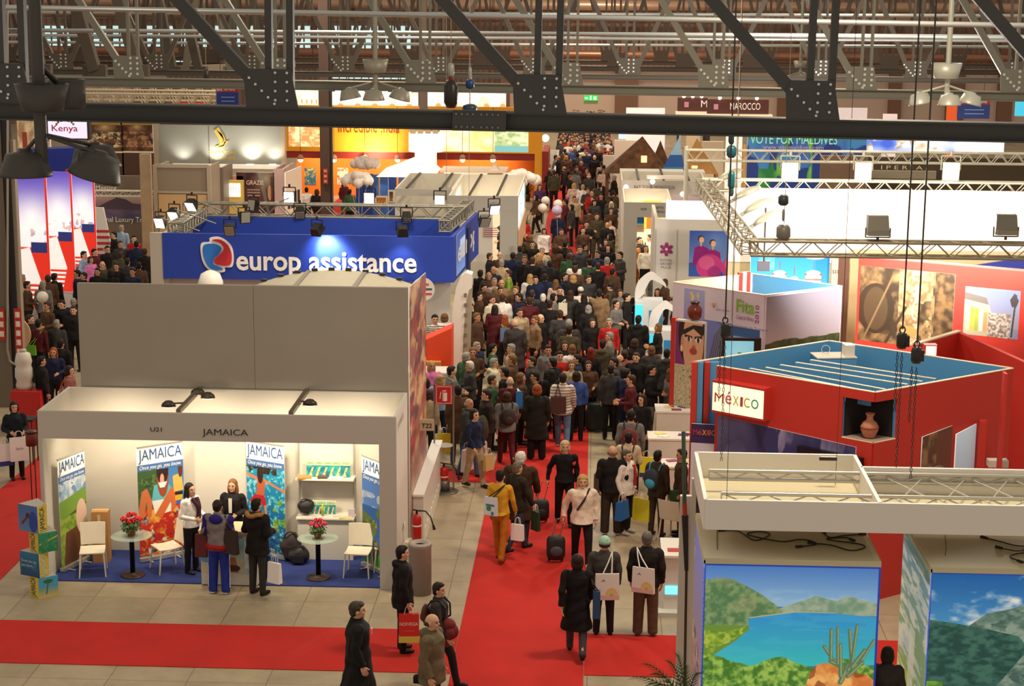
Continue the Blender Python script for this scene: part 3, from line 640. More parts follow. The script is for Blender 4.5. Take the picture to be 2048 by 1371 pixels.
a=G(398,1178);c=G(512,1178);t=thing('reception_counter','white counter printed with a sideways JAMAICA sign, four people around it','counter',((a.x+c.x)/2,30.15,.02))
y0,y1=29.98,30.5
b=MB();b.span((a.x,y0+.02,.02),(c.x,y1,.98));b.build('counter_body',mat((205,200,185),.6),t)
b=MB();b.span((a.x-.03,y0-.02,.98),(c.x+.03,y1+.04,1.02));b.build('counter_top',mat((215,190,150),.5),t)
A=Art(110,60,(120,175,205));A.vgrad((210,190,150),(110,175,210),0,1);A.poly([(.35,0),(.45,.45),(.62,.4),(.68,0)],(170,105,60));A.ell(.58,.12,.12,.16,(70,40,30));A.rect(.78,0,1,1,(205,215,215));A.ell(.1,.4,.12,.25,(90,150,190));A.speck(A.fbm(4,3,3)>.6,(150,190,205),(200,200,180),9)
sheet('front_print',(a.x,y0+.012,.25),(c.x,y0+.012,.25),(c.x,y0+.012,.92),(a.x,y0+.012,.92),A,t,.004)
text('lettering','JAMAICA',(c.x-.18,y0+.008,.9),(0,0,-1),(1,0,0),.62,.15,mat((120,140,165),.5),t,bold=.006)
for(xx,yy,c_,lab)in[(425,1056,(230,225,215),'sheet of white paper at the left end of the counter top'),(500,1054,(240,235,225),'white leaflets near the right end of the counter top'),(470,1062,(205,190,170),'small open brochure in the middle of the counter top')]:
 p=G(xx,yy,1.02);b=MB();b.box((p.x,min(p.y,y1-.12),1.027),(.2,.14,.012),.3);top(b,'leaflet',mat(c_,.5),lab,'leaflet')
xa,xb=PY(598,1000,31.7).x,PY(708,1000,31.7).x
t=thing('display_shelving','white wall shelving with two shelves and a low closed base','shelf',((xa+xb)/2,31.7,0))
b=MB();b.span((xa,31.76,.02),(xb+.02,31.8,2.5));b.build('back_panel',WHITE,t)
SZ1,SZ2=PY(650,1036,31.45).z,PY(650,958,31.45).z
for z in(SZ1,SZ2):
 b=MB();b.span((xa-.02,31.45,z-.03),(xb+.03,31.76,z));b.build('shelf_board',mat((225,215,200),.5),t)
b=MB();b.span((xa,31.5,.02),(xb,31.76,.86));b.build('base_cabinet',WHITE,t)
for x in(xa,xb):b=MB();b.tube((x,31.74,.86),(x,31.74,2.6),.015,6);b.build('upright',SILV,t)
def brochure_rack(x0,x1,z0,z1,Y,lab):
 A=Art(120,44,(30,130,130));A.rect(0,.72,1,1,(200,210,170));A.speck(A.V<.72,(20,110,130),(50,160,150),10)
 for k in range(6):u=.08+k*.155;A.poly([(u-.03,.05),(u+.05,.6),(u+.09,.62),(u+.04,.2),(u+.06,.05)],(235,190,130));A.ell(u+.05,.3,.02,.1,(220,90,60))
 t=thing('brochure_display',lab,'display',((x0+x1)/2,Y,z0))
 sheet('display_card',(x0,Y,z0),(x1,Y,z0),(x1,Y+.03,z1),(x0,Y+.03,z1),A,t,.03)
 n=max(3,int((x1-x0)/.14))
 for k in range(n):text('lettering','JAMAICA',(x0+(x1-x0)*(k+.08)/n,Y+.02,z0+(z1-z0)*.76),(1,0,0),(0,0,1),(x1-x0)/n*.86,(z1-z0)*.2,mat((60,150,70),.5),t,bold=.006)
qa,qb=PY(613,950,31.6),PY(700,922,31.6);brochure_rack(qa.x,qb.x,SZ2,SZ2+.3,31.6,'green and blue brochure display on the upper shelf')
qa,qb=PY(613,950,31.6),PY(670,922,31.6);brochure_rack(qa.x,qb.x,SZ1,SZ1+.28,31.6,'shorter green and blue brochure display on the lower shelf')
for i,(xx,z,w,d,h,c_,rz,lab)in enumerate([(608,SZ2,.26,.2,.03,(190,130,70),.2,'brown wooden tray at the left end of the upper shelf'),(645,SZ2,.18,.14,.04,(90,70,60),.1,'dark folded catalogues in the middle of the upper shelf'),(672,SZ2,.26,.16,.02,(225,220,205),0,'white leaflets at the right of the upper shelf'),(612,SZ1,.22,.16,.02,(225,205,200),0,'pale pink leaflets at the left end of the lower shelf'),(650,SZ1,.26,.16,.025,(235,230,225),.1,'white booklets in the middle of the lower shelf'),(690,SZ1,.22,.16,.02,(215,200,120),.15,'yellowish leaflets at the right of the lower shelf')]):
 p=PY(xx,950,31.52);b=MB();b.box((p.x,31.54,z+h/2),(w,d,h),rz);top(b,'leaflet_stack',mat(c_,.6),lab,'leaflets')
p=PY(644,950,31.5);b=MB();b.lathe([(.025,0),(.025,.13),(.03,.17),(.012,.2),(.012,.23)],(p.x,31.5,SZ1+.03),12);top(b,'yellow_bottle',mat((190,195,50),.4),'small yellow bottle standing on the lower shelf','bottle')
p=PY(702,950,31.5);b=MB();b.box((p.x,31.52,SZ1+.085),(.12,.03,.17));top(b,'card_holder',mat((205,190,200),.4),'small framed card at the right end of the lower shelf','card')
p=G(205,1122);t=thing('cardboard_carton','tall brown taped carton standing in the left rear corner of the JAMAICA stand','box',(p.x,p.y,.02))
b=MB();b.box((p.x,p.y,.5),(.3,.26,.96),.1);b.build('carton_body',mat((172,122,70),.8,noise=.06),t)
b=MB();b.box((p.x,p.y-.13,.8),(.05,.012,.25),.1);b.box((p.x,p.y,.985),(.31,.06,.008),.1);b.build('packing_tape',mat((200,180,140),.3),t)
def lump(name,c,r,m,label,cat,seed=1,strap=None):
 b=MB();b.ell((0,0,r[2]),r,18,12);rr=random.Random(seed)
 for i,v in enumerate(b.v):k=1+.12*math.sin(v[0]*23+seed)*math.cos(v[2]*19+seed*2);b.v[i]=(v[0]*k,v[1]*k,max(0,v[2]*(1+.1*math.sin(v[0]*17))))
 t=thing(name,label,cat,c);b.build('bag_body',m,t,local=True)
 q=MB();R0=r[0]*.55
 pts=[Vector((math.cos(a)*R0,-r[1]*.5,r[2]*1.7+math.sin(a)*r[2]*.5))for a in[math.pi*k/8 for k in range(9)]];q.path(pts,.012,6);q.build('strap',mat((20,18,18),.6),t,local=True)
 q=MB();q.box((0,-r[1]*.98,r[2]*.8),(r[0]*1.1,.05,r[2]*.8));q.build('front_pocket',m,t,local=True)
 return t
BLKB=mat((28,24,24),.6)
lump('backpack',G(583,1120),(.2,.15,.26),mat((44,28,30),.7),'dark bulging backpack on the floor right of the leaping banner','bag',2)
lump('backpack',G(598,1127),(.2,.14,.17),BLKB,'low black bag leaning against the dark backpack','bag',5)
p=PY(612,1060,31.55);lump('handbag',(p.x,31.58,.88),(.16,.1,.13),BLKB,'black handbag standing on the low white cabinet','bag',4)
P0=G(82,1190);t=thing('display_tower','tower of stacked printed JAMAICA cubes at the left front corner of the stand','display stand',(P0.x,P0.y,0))
specs=[(0,.38,.06,'bea',-.02),(.38,.44,-.09,'sea',.02),(.82,.36,.09,'grn',-.02),(1.18,.48,-.08,'sky',.02)]
for(z0,h,dx,k,dd)in specs:
 A=Art(60,60,(30,110,160))
 if k=='bea':A.vgrad((215,180,90),(70,150,190),0,.6);A.rect(0,.6,1,1,(60,160,200));A.line((.4,.2),(.5,.75),.05,(90,60,40));A.ell(.5,.78,.25,.1,(50,100,50))
 if k=='sea':A.vgrad((20,70,110),(40,120,160));A.speck(A.fbm(4,3,2)>.6,(30,90,130),(60,140,160))
 if k=='grn':A.vgrad((30,120,80),(40,150,110));A.line((0,.4),(1,.75),.05,(225,195,60));A.speck(A.fbm(4,3,6)>.6,(40,110,60),(80,170,110))
 if k=='sky':A.vgrad((90,130,180),(70,110,170));A.ell(.75,.4,.22,.4,(40,70,160));A.line((.2,.3),(.5,.6),.1,(90,60,50));A.ell(.48,.62,.1,.1,(70,45,35))
 A2=Art(24,60,(210,190,60));A2.speck(A2.fbm(3,2,3)>.5,(200,170,60),(220,200,90),6)
 w=.44;c=P0+Vector((dx,0,0))
 L=Vector((c.x-w*.55,c.y-.02,z0+.002));M_=Vector((c.x+w*.35*(1 if dx<0 else-.2),c.y-.2,z0+.002));R=Vector((c.x+w*.55,c.y+.02,z0+.002));Bk=Vector((c.x,c.y+.35,z0+.002));z=Vector((0,0,h-.008))
 q=MB();i_=.012;sh=lambda v:c+(Vector((v.x,v.y,c.z))-c)*.93+Vector((0,0,v.z-c.z));q.hexa([sh(L),sh(M_),sh(R),sh(Bk)],[sh(L)+z,sh(M_)+z,sh(R)+z,sh(Bk)+z]);cube=q.build('printed_cube',mat((180,175,165),.6),t)
 wide,nar=(A,A2)if dx<0 else(A2,A)
 sheet('cube_face',L,M_,M_+z,L+z,wide,cube,.004);sheet('cube_face',M_,R,R+z,M_+z,nar,cube,.004)
 nl,nr=(M_,R)if dx<0 else(L,M_)
 dn=(nr-nl).normalized();nn=dn.cross(Vector((0,0,1)))
 text('lettering','JAMAICA',nl+dn*((nr-nl).length*.85)+Vector((0,0,.02)),(0,0,1),-dn,h*.88,(nr-nl).length*.7,mat((40,60,90)if k!='sea' else(190,215,225),.5),cube,bold=.006,lift=.01)
 if k=='sea':text('lettering','Once you go,\nyou know.',L+(M_-L)*.08+Vector((0,0,h*.35)),M_-L,(0,0,1),(M_-L).length*.8,h*.35,mat((160,200,215),.5),cube,bold=.01)
p=G(838,1193);t=thing('litter_bin','tall grey cylindrical litter bin beside the stand corner','bin',(p.x,p.y+.2,0))
b=MB();b.lathe([(.2,0),(.2,.86),(.21,.88)],n=28);b.build('bin_body',mat((142,128,122),.5),t,local=True)
b=MB();b.lathe([(.21,.88),(.2,.92),(.12,.93),(.1,.88),(.01,.86)],n=28);b.build('bin_rim',mat((160,148,140),.5),t,local=True)
b=MB();b.lathe([(.1,.865),(.095,.872)],n=20);b.build('bin_opening',mat((14,12,12),.8),t,local=True)
EXR=mat((185,24,20),.35)
def extinguisher(loc,lab,s=1):
 t=thing('fire_extinguisher',lab,'extinguisher',loc);t.scale=(s,)*3
 b=MB();b.lathe([(.07,0),(.085,.02),(.085,.4),(.07,.46),(.03,.5)],n=18);b.build('cylinder_body',EXR,t,local=True)
 b=MB();b.lathe([(.087,.27),(.087,.3)],n=18);b.build('label_band',mat((225,215,205),.5),t,local=True)
 b=MB();b.tube((0,0,.5),(0,0,.57),.022);b.bar((-.08,0,.58),(.08,0,.55),.03,.02);b.build('valve',mat((35,28,26),.4,.4),t,local=True)
 b=MB();pts=[Vector((.03,0,.56)),Vector((.16,0,.55)),Vector((.25,-.02,.45)),Vector((.3,-.03,.3))];b.path(pts,.013,6);b.tube(pts[-1],pts[-1]+Vector((.02,0,-.08)),.02,8,.03);b.build('hose',mat((24,20,20),.5),t,local=True)
b=MB();b.span((-3.3,30.75,0),(-3.02,31.05,.62));top(b,'pedestal_block',mat((226,216,196),.5),'low white block behind the litter bin carrying an extinguisher','block')
extinguisher((-3.1,30.9,.62),'red fire extinguisher on a white block behind the litter bin')
p=G(888,982);FP=thing('extinguisher_post','steel post stand with a red extinguisher sign on top and round base','stand',(p.x,p.y,0))
b=MB();b.lathe([(.3,0),(.3,.015),(.27,.03)],n=30);b.lathe([(.12,.03),(.12,.26),(.1,.26),(.1,.03)],n=20);b.build('base_plate',mat((110,104,96),.4,.5),FP,local=True)
for k in(-.2,.2):b=MB();b.tube((k,0,.02),(k,0,2.3),.018,8);b.build('pole',mat((140,132,122),.35,.6),FP,local=True)
b=MB();pts=[Vector((.2*math.cos(math.pi*k/8),0,2.3+.14*math.sin(math.pi*k/8)))for k in range(9)];b.path(pts,.016,6);b.build('arched_top',mat((140,132,122),.35,.6),FP,local=True)
b=MB();b.lathe([(.19,.98),(.2,1.0),(.19,1.0)],n=24);b.build('hoop',mat((170,165,155),.35,.6),FP,local=True)
b=MB();b.box((0,-.03,2.08),(.36,.02,.4));sg=b.build('sign_plate',mat((196,30,22),.45),FP,local=True)
for q in((0,1),(0,-1),(1,0),(-1,0)):b=MB();b.box((q[0]*.155,-.045,2.08+q[1]*.175),(.008 if q[0]else .32,.006,.008 if q[1]else .36));b.build('sign_border',WTXT,sg,local=True)
b=MB();b.tube((.02,-.045,1.96),(.02,-.045,2.13),.05,12);b.bar((-.03,-.045,2.16),(.05,-.045,2.17),.02,.02);b.bar((-.06,-.045,2.14),(-.08,-.045,2.0),.015,.02);b.build('pictogram',mat((240,225,215),.5),sg,local=True)
extinguisher((p.x,p.y,.04),'red fire extinguisher held in the round base of the post stand')
a=PY(836,860,33.9);c=PY(868,838,33.9)
t=thing('stand_number_plate','small beige plate reading T22 sticking out of the picture wall','sign',(a.x,33.9,a.z));b=MB();b.span((JX1+.03,33.88,a.z),(c.x,33.91,c.z));b.build('plate',mat((196,180,152),.6),t)
text('lettering','T22',((JX1+.03+c.x)/2-.1,33.88,a.z+.06),(1,0,0),(0,0,1),.2,.09,BLK,t,bold=.015)
q=G(866,1060);t=thing('display_counter','long glossy white counter along the aisle beside the picture wall','counter',(-3.1,33,0))
xr=G(862,1045).x
b=MB();b.span((JX1+.04,32.4,0),(xr,36.4,1.0));b.build('counter_body',mat((215,208,200),.3),t)
b=MB();b.span((JX1+.035,32.37,1.0),(xr+.02,36.44,1.04));b.build('counter_top',mat((240,238,232),.15),t)
for k in range(9):b=MB();b.span((xr,32.7+k*.4,.08),(xr+.01,32.9+k*.4,.3));b.build('vent_grille',mat((235,225,205),.3),t)
for(xx,lab)in[(65,'left'),(74,'right')]:
 p=G(xx,1015);b=MB();b.tube((p.x,p.y,0),(p.x,p.y,1.3),.012,8);top(b,'slender_post',mat((60,30,26),.5),'thin dark post on the side aisle carpet, %s one of the pair'%lab,'post')
p=G(69,1015);t=thing('wire_basket','dark red wire basket on thin posts left of the stand','basket',(p.x,p.y,1.3))
b=MB();b.lathe([(.1,0),(.11,0),(.11,.28),(.1,.28)],n=14);b.build('basket_body',mat((110,30,24),.6),t,local=True)
b=MB();b.lathe([(.12,.26),(.125,.29),(.12,.3)],n=14);b.build('basket_rim',mat((60,30,26),.4),t,local=True)
# ==== right foreground: picture towers, white frame, truss
CREAM=mat((208,198,165),.6,key='cream');OFFW=mat((214,208,196),.55,key='offwhite')
TZ=3.0
fl_=G(1408,1115,TZ);fr_=G(1765,1127,TZ);X0,X1,Yf=fl_.x,fr_.x,fl_.y;Yb=Yf+2.05
def lake():
 A=Art(300,236,(60,120,200));A.vgrad((150,195,228),(74,126,205),.66,1)
 c=A.fbm(5,4,3,3);k=(np.clip(c-.3,0,1)*2.2*np.clip(1-abs(A.V-.74)/.07,0,1)*np.clip((A.U-.3)*8,0,1))[...,None];k=np.clip(k,0,.85);A.a=A.a*(1-k)+np.array((215,225,235))*k
 A.poly([(.42,.64),(.5,.68),(.58,.72),(.64,.755),(.7,.735),(.76,.715),(.8,.75),(.85,.755),(.9,.73),(1,.70),(1,.6),(.42,.6)],(140,175,150));A.speck((A.V>.6)&(A.V<.755)&(A.U>.45)&(A.a[...,1]<178)&(A.a[...,2]<155),(118,155,130),(165,180,158),18,2)
 A.poly([(0,.86),(.08,.885),(.16,.88),(.25,.82),(.33,.76),(.4,.69),(.44,.645),(.46,.6),(.3,.54),(.2,.42),(0,.4)],(100,140,92));hm=(A.a[...,0]>99.5)&(A.a[...,0]<100.5)&(A.a[...,2]<95)
 A.speck(hm,(84,126,84),(138,162,112),30,5);A.speck(hm&(A.fbm(7,3,8)>.58),(140,145,105),(165,160,125),16,9,al=.4)
 A.rect(0,0,.5,.5,(110,150,60));A.poly([(.26,.56),(.5,.615),(.66,.625),(.9,.6),(1,.59),(1,.2),(.0,.14),(.08,.26),(.2,.38),(.27,.47)],(38,165,195))
 wm=(A.a[...,0]>37)&(A.a[...,0]<39);t=np.clip((A.V-.15)/.45,0,1)[...,None];wcol=np.array((60,200,200))*(1-t)+np.array((48,150,218))*t;A.put(wm,wcol);A.put(wm&(A.fbm(4,3,12,6)>.56),(90,195,220),.22)
 A.line((.27,.565),(.52,.62),.006,(200,190,150));A.line((.52,.62),(.75,.62),.004,(190,185,140))
 A.poly([(0,.46),(.12,.44),(.2,.47),(.24,.44),(.26,.5),(.24,.44),(.16,.36),(.06,.3),(.03,.22),(0,.2)],(130,160,40));
 gm=A.poly([(0,.44),(.16,.43),(.25,.5),(.2,.4),(.09,.32),(.04,.2),(0,.2)],(131,161,41)).a[...,0];A.speck((A.U<.28)&(A.V<.5)&(gm>129)&(gm<132),(100,145,45),(180,200,75),34,4)
 top_=.2+.035*np.sin(A.U*17)+.05*A.fbm(12,3,6);bm=A.V<top_-.02;A.put(bm,(90,140,50));A.speck(bm,(72,125,48),(160,200,90),34,7)
 A.poly([(.6,0),(.62,.1),(.66,.19),(.72,.21),(.78,.17),(.86,.13),(.95,.12),(1,.06),(1,0)],(235,150,60));om=(abs(A.a[...,0]-235)<1)&(A.a[...,2]<62);A.speck(om,(215,125,60),(250,190,110),16,3);A.put(om&(A.fbm(9,3,21)>.6),(140,70,40),.7)
 G1,G2=(95,125,95),(150,170,130)
 for(u0,v0,u1,v1,w)in[(.8,.05,.84,.2,.03),(.76,.22,.7,.34,.022),(.8,.2,.76,.23,.022),(.74,.22,.735,.48,.022),(.8,.18,.74,.22,.024),(.8,.1,.79,.36,.024),(.86,.2,.84,.48,.022),(.84,.15,.86,.22,.024),(.86,.2,.88,.52,.02),(.86,.18,.93,.32,.022),(.9,.2,.98,.4,.02),(.84,.1,.92,.22,.024),(.78,.2,.77,.5,.018)]:
  A.line((u0,v0),(u1,v1),w,G1);A.line((u0+.004,v0),(u1+.004,v1),w*.35,G2)
 m=(A.U<.012)|(A.U>.988)|(A.V>.985);A.put(m,(28,60,170));A.glow(.5,.2,.5,(90,200,215),.0);return A
def fall():
 A=Art(200,260,(50,120,190));A.vgrad((90,165,215),(25,95,170),.45,1)
 c=A.fbm(5,5,11);dens=c+(A.U-.55)*.35+.15*np.sin(A.V*9+2);m=(A.V>.5);t=np.clip((dens-.4)*5,0,1)[...,None]*m[...,None];A.a=A.a*(1-t)+np.array((235,232,228))*t
 A.poly([(.2,.55),(.32,.68),(.45,.72),(.5,.75),(.62,.74),(.75,.68),(.9,.66),(1,.66),(1,0),(0,0),(0,.5)],(98,132,118));rm=(abs(A.a[...,0]-98)<1)&(A.a[...,2]<121);A.speck(rm,(80,112,104),(140,162,148),14,3);A.speck(rm&(A.fbm(9,4,13)>.58),(70,100,92),(112,142,128),26,6)
 A.poly([(0,.62),(.12,.6),(.3,.56),(.5,.5),(.56,.4),(.4,.1),(.3,0),(0,0)],(44,88,80));dm=(abs(A.a[...,0]-44)<1)&(A.a[...,2]<84);A.speck(dm,(34,74,70),(64,112,98),22,8)
 A.speck((A.U<.1)&(A.V<.12),(80,130,50),(120,170,60),20)
 for k in range(40):v=k/40*.65;A.ell(.9+.02*math.sin(k),v,.035+.03*(1-k/40),.03,(225,230,228),.8)
 A.put((A.U<.01)|(A.V>.99),(28,60,170));return A
def side_art(k):
 A=Art(50,150,(120,130,200));
 if k:A.vgrad((160,190,60),(120,160,190),0,1);A.speck((A.V>.3)&(A.fbm(3,4,3,4)>.5),(190,205,210),(225,225,205),8,3);A.speck((A.V<.35)&(A.fbm(3,3,5)>.5),(190,200,90),(225,225,170),8,4);A.put((abs(A.U-.5)<.1)&(A.V>.1)&(A.V<.6),(235,235,215),.7);A.rect(0,.93,1,1,(70,95,60),.5)
 else:A.vgrad((160,130,110),(120,130,205),.2,1);A.speck((A.V<.5)&(A.fbm(3,3,3,4)>.5),(190,170,150),(90,80,90),9)
 return A
def tower(x0,x1,y0,y1,front,side,label):
 t=thing('picture_tower',label,'display tower',((x0+x1)/2,(y0+y1)/2,0))
 b=MB();b.span((x0+.02,y0+.02,0),(x1-.02,y1-.02,TZ-.03));b.build('tower_core',OFFW,t)
 b=MB();b.span((x0,y0,TZ-.03),(x1,y1,TZ));b.build('top_panel',CREAM,t)
 fz=TZ-.075
 b=MB();b.span((x0,y0-.01,fz),(x1,y0+.02,TZ-.03));b.span((x0-.01,y0-.01,fz),(x0+.02,y1,TZ-.03));b.build('top_trim',CREAM,t)
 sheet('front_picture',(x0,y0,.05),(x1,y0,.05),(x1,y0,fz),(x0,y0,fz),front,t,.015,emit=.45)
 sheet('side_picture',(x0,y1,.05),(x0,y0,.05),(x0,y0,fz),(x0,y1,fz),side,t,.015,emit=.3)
 return t
class Lower(Art):pass
def stretch(fn,frac):
 def g():
  A=fn();B=Art(A.nx,int(A.ny/frac),tuple(A.a[0].mean(0)));n=A.H;B.a[B.H-n:]=A.a;B.a[:B.H-n]=A.a[:1];sp_=B.fbm(20,3,2);B.a[:B.H-n]*=(.8+.4*sp_[:B.H-n])[...,None];return B
 return g()
vis=(TZ-.075-PY(1500,1371,Yf).z)/(TZ-.125)
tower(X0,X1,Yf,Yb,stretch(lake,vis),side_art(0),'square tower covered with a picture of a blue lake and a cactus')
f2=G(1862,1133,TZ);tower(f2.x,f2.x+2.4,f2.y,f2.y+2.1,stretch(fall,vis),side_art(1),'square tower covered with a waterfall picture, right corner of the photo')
CAB=mat((44,34,26),.6)
def cable(pts,lab,plug=True,r=.009,z=TZ):
 P=[G(x,y,z+.012)for x,y in pts];Q=[]
 for i in range(len(P)-1):
  p0,p1,p2,p3=P[max(0,i-1)],P[i],P[i+1],P[min(len(P)-1,i+2)]
  for k in range(5):u=k/5;Q.append(.5*((2*p1)+(p2-p0)*u+(2*p0-5*p1+4*p2-p3)*u*u+(3*p1-p0-3*p2+p3)*u**3))
 Q.append(P[-1]);t=thing('power_cable',lab,'cable',Q[0]);b=MB();b.path(Q,r,6);b.build('cord',CAB,t)
 if plug:
  for e,f in((Q[0],Q[1]),(Q[-1],Q[-2])):d=(e-f).normalized();b=MB();b.tube(e,e+d*.1,.02,8,.028);b.build('plug',CAB,t)
cable([(1450,1060),(1478,1062),(1510,1080),(1540,1068),(1520,1062),(1495,1068),(1560,1082),(1600,1078),(1625,1082),(1632,1088),(1605,1092)],'brown power cable curling over the left part of the lake tower top')
cable([(1630,1086),(1665,1090),(1700,1100),(1726,1096),(1728,1090),(1705,1085),(1665,1080),(1655,1076),(1690,1074),(1700,1077)],'brown power cable looping over the right part of the lake tower top')
cable([(1650,1066),(1660,1074),(1690,1070),(1718,1068)],'short power cable near the rear edge of the lake tower top')
cable([(1434,1060),(1434,1085),(1435,1098)],'short straight wire near the left edge of the lake tower top',False,.005)
cable([(1890,1070),(1892,1095),(1890,1110)],'short straight wire at the left of the waterfall tower top',False,.005)
cable([(1975,1076),(2000,1082),(2030,1090),(2060,1092)],'upper dark cable on the waterfall tower top');cable([(2005,1096),(2030,1101),(2048,1100)],'middle dark cable on the waterfall tower top');cable([(2035,1120),(2020,1112),(2040,1105),(2055,1106)],'lower dark cable on the waterfall tower top')
FZ0,FZ1=3.39,3.80
A0=G(1416,998,FZ1);B0=G(1388,903,FZ1);C0=G(1712,914,FZ1);XR=C0.x
fy0,fy1=A0.y,B0.y;XL=(A0.x+B0.x)/2;XE=XR+4.5;fy1b=G(1900,936,FZ1).y
t=thing('hanging_fascia','white rectangular fascia frame hanging above the two picture towers','frame',(XL,fy0,FZ0))
FW_=mat((234,228,220),.6)
for(a,c)in[((XL,fy0),(XE,fy0)),((XL,fy0),(XL,fy1)),((XL,fy1),(XR,fy1)),((XR,fy0),(XR,fy1)),((XR,fy1b),(XE,fy1b))]:
 b=MB();b.wall(a,c,FZ0,FZ1,.05);b.build('fascia_board',FW_,t)
b=MB();b.span((XL+.03,fy0+.03,FZ0+.02),(XR-.03,fy1-.03,FZ0+.04));b.build('inner_cloth',CREAM,t)
b=MB();b.span((XR+.03,fy0+.03,FZ0+.02),(XE,fy1b-.03,FZ0+.04));b.build('inner_cloth',CREAM,t)
b=MB();b.span((XR-.55,fy1-.35,FZ1),(XR-.3,fy1-.3,FZ1+.05));b.build('cable_box',SPOTM,t)
for(x,y)in[(XL+.3,fy0+.3),(XR-.3,fy1-.3),(XE-.6,fy0+.3)]:b=MB();b.tube((x,y,FZ0),(x,y,13),.004,5);b.build('hanger_wire',SPOTM,t)
yA=G(1500,942,3.72).y;yB=G(1500,987,3.72).y
box_truss('lighting_truss',(XL+.15,yA,3.66),(XE,yA,3.66),.3,.12,'silver truss inside the white hanging frame, rear one',flat=True,r=.028,n=22)
box_truss('lighting_truss',(XL+.25,yB,3.66),(XE,yB,3.66),.3,.12,'silver truss inside the white hanging frame, front one',flat=True,r=.028,n=22)
t=thing('truss_bracing','crossed silver bars joining the front and rear truss inside the white frame','bracing',(XR+1.2,yB,3.66))
x=XR+.35
while x<XE-.3:
 b=MB();b.tube((x,yA,3.66),(x+.5,yB,3.66),.012,6);b.build('diagonal_bar',SILV,t);b=MB();b.tube((x+.5,yA,3.66),(x,yB,3.66),.012,6);b.build('diagonal_bar',SILV,t);x+=.6
b=MB();p0=PY(1355,1200,25.6);p1=PY(1384,1100,25.6);b.span((p0.x,25.55,0),(p1.x,25.65,PY(1360,990,25.6).z));top(b,'partition_wall',OFFW,'narrow white partition panel left of the lake picture tower','panel')
b=MB();b.span((PY(1386,940,25.4).x,fy1,0),(PY(1392,940,25.4).x+.02,fy1+.08,FZ0));top(b,'upright_support',OFFW,'thin white upright under the rear left corner of the hanging frame','post')
t=thing('striped_pole','tall thin pole, green above and red below, leaning by the white partition panel','pole',PY(1372,1130,25.3))
a,m_,z_=PY(1367,862,25.4),PY(1370,1030,25.4),PY(1373,1140,25.4)
b=MB();b.tube(a,PY(1369,1005,25.4),.03,8);b.build('upper_tube',mat((70,92,78),.4,.3),t)
b=MB();b.tube(PY(1369,1005,25.4),m_,.034,8);b.build('red_band',mat((180,50,30),.5),t);b=MB();b.tube(m_,z_,.05,8,.03);b.build('dark_grip',BLKB,t)
b=MB();b.tube(z_,(z_.x+.02,z_.y,0),.02,8);b.build('lower_tube',SPOTM,t)
PAL=mat((52,72,34),.6);t=thing('palm_plant','green palm fronds rising at the bottom edge left of the lake tower','plant',(PX(1340,1371,1.3).x,23.0,0))
base=PY(1372,1420,22.6);b=MB();b.lathe([(.16,0),(.2,.3),(.19,.3),(.02,.28)],(base.x,base.y,0),16);b.build('plant_pot',mat((60,50,44),.6),t)
b=MB();b.tube((base.x,base.y,.28),(base.x,base.y,base.z),.035,8);b.build('stem',mat((90,80,50),.7),t)
for k,(tx,ty)in enumerate([(1270,1352),(1292,1326),(1310,1345),(1340,1322),(1372,1332),(1395,1345),(1300,1365),(1356,1310)]):
 tip=PY(tx,ty,22.4+.12*(k%4));fr=MB();mid=(base+tip)/2+Vector((0,0,.25));P=[((1-u)**2)*base+2*u*(1-u)*mid+u*u*tip for u in[i/14 for i in range(15)]]
 fr.path(P,.006,5)
 for i in range(3,15):
  d=(P[i]-P[i-1]).normalized();s_=d.cross(Vector((0,1,0))).normalized()
  for sg_ in(-1,1):e=P[i]+s_*sg_*.15*(1-i/18)+d*.12-Vector((0,0,.03));w_=d*.012;fr.add([P[i]-w_,P[i]+w_,e+Vector((0,.01,0))],[(0,1,2)])
 fr.build('frond',PAL,t)
 # ==== Mexico stand
MZ=3.74
MRED=mat((190,44,32),.6,key='mexred');MBLU=mat((82,148,196),.6,key='mexblue');EDGE=mat((225,205,170),.6)
Af,Bf,Cf,Df,Sf=G(1435,730,MZ),G(1751,783,MZ),G(2025,735,MZ),G(1658,680,MZ),G(1390,722,MZ)
t=thing('exhibition_stand','red walled MEXICO stand, open on top and blue inside','stand',((Bf.x+Df.x)/2,(Bf.y+Df.y)/2,0))
def dwall(a,b_,z0,z1,parent,inside,name='wall_panel',th=.06):
 a=Vector((a.x,a.y,0));b_=Vector((b_.x,b_.y,0));d=(b_-a).normalized();n=Vector((-d.y,d.x,0))*th/2
 ce=Vector(((Bf.x+Df.x)/2,(Bf.y+Df.y)/2,0));n=n if(ce-a).dot(n)>0 else-n
 q=MB();q.wall(a+n*.5,b_+n*.5,z0,z1-.012,th/2);q.build(name,MBLU,parent)
 q=MB();q.wall(a-n*.5,b_-n*.5,z0,z1-.012,th/2);q.build(name,MRED,parent)
 q=MB();q.wall(a,b_,z1-.012,z1,th);q.build('top_edge',EDGE,parent)
dBA=(Af-Bf);dBA.z=0;LBA=dBA.length;dBA.normalize();dBC=(Cf-Bf);dBC.z=0;LBC=dBC.length;dBC.normalize()
nz1=PY(1700,795,Bf.y+.3).z;nz0=PY(1745,882,Bf.y).z
def onl(px,py):
 r_=ray(px,py);nrm=Vector((-dBA.y,dBA.x,0));k=(Bf-CAM).dot(nrm)/r_.dot(nrm);P=CAM+r_*k;return(P-Bf).dot(dBA),P.z
def onr(px,py):
 r_=ray(px,py);nrm=Vector((-dBC.y,dBC.x,0));k=(Bf-CAM).dot(nrm)/r_.dot(nrm);P=CAM+r_*k;return(P-Bf).dot(dBC),P.z
sl,zl1=onl(1688,793);_,zl0=onl(1688,870);sr,zr1=onr(1793,795);_,zr0=onr(1790,878)
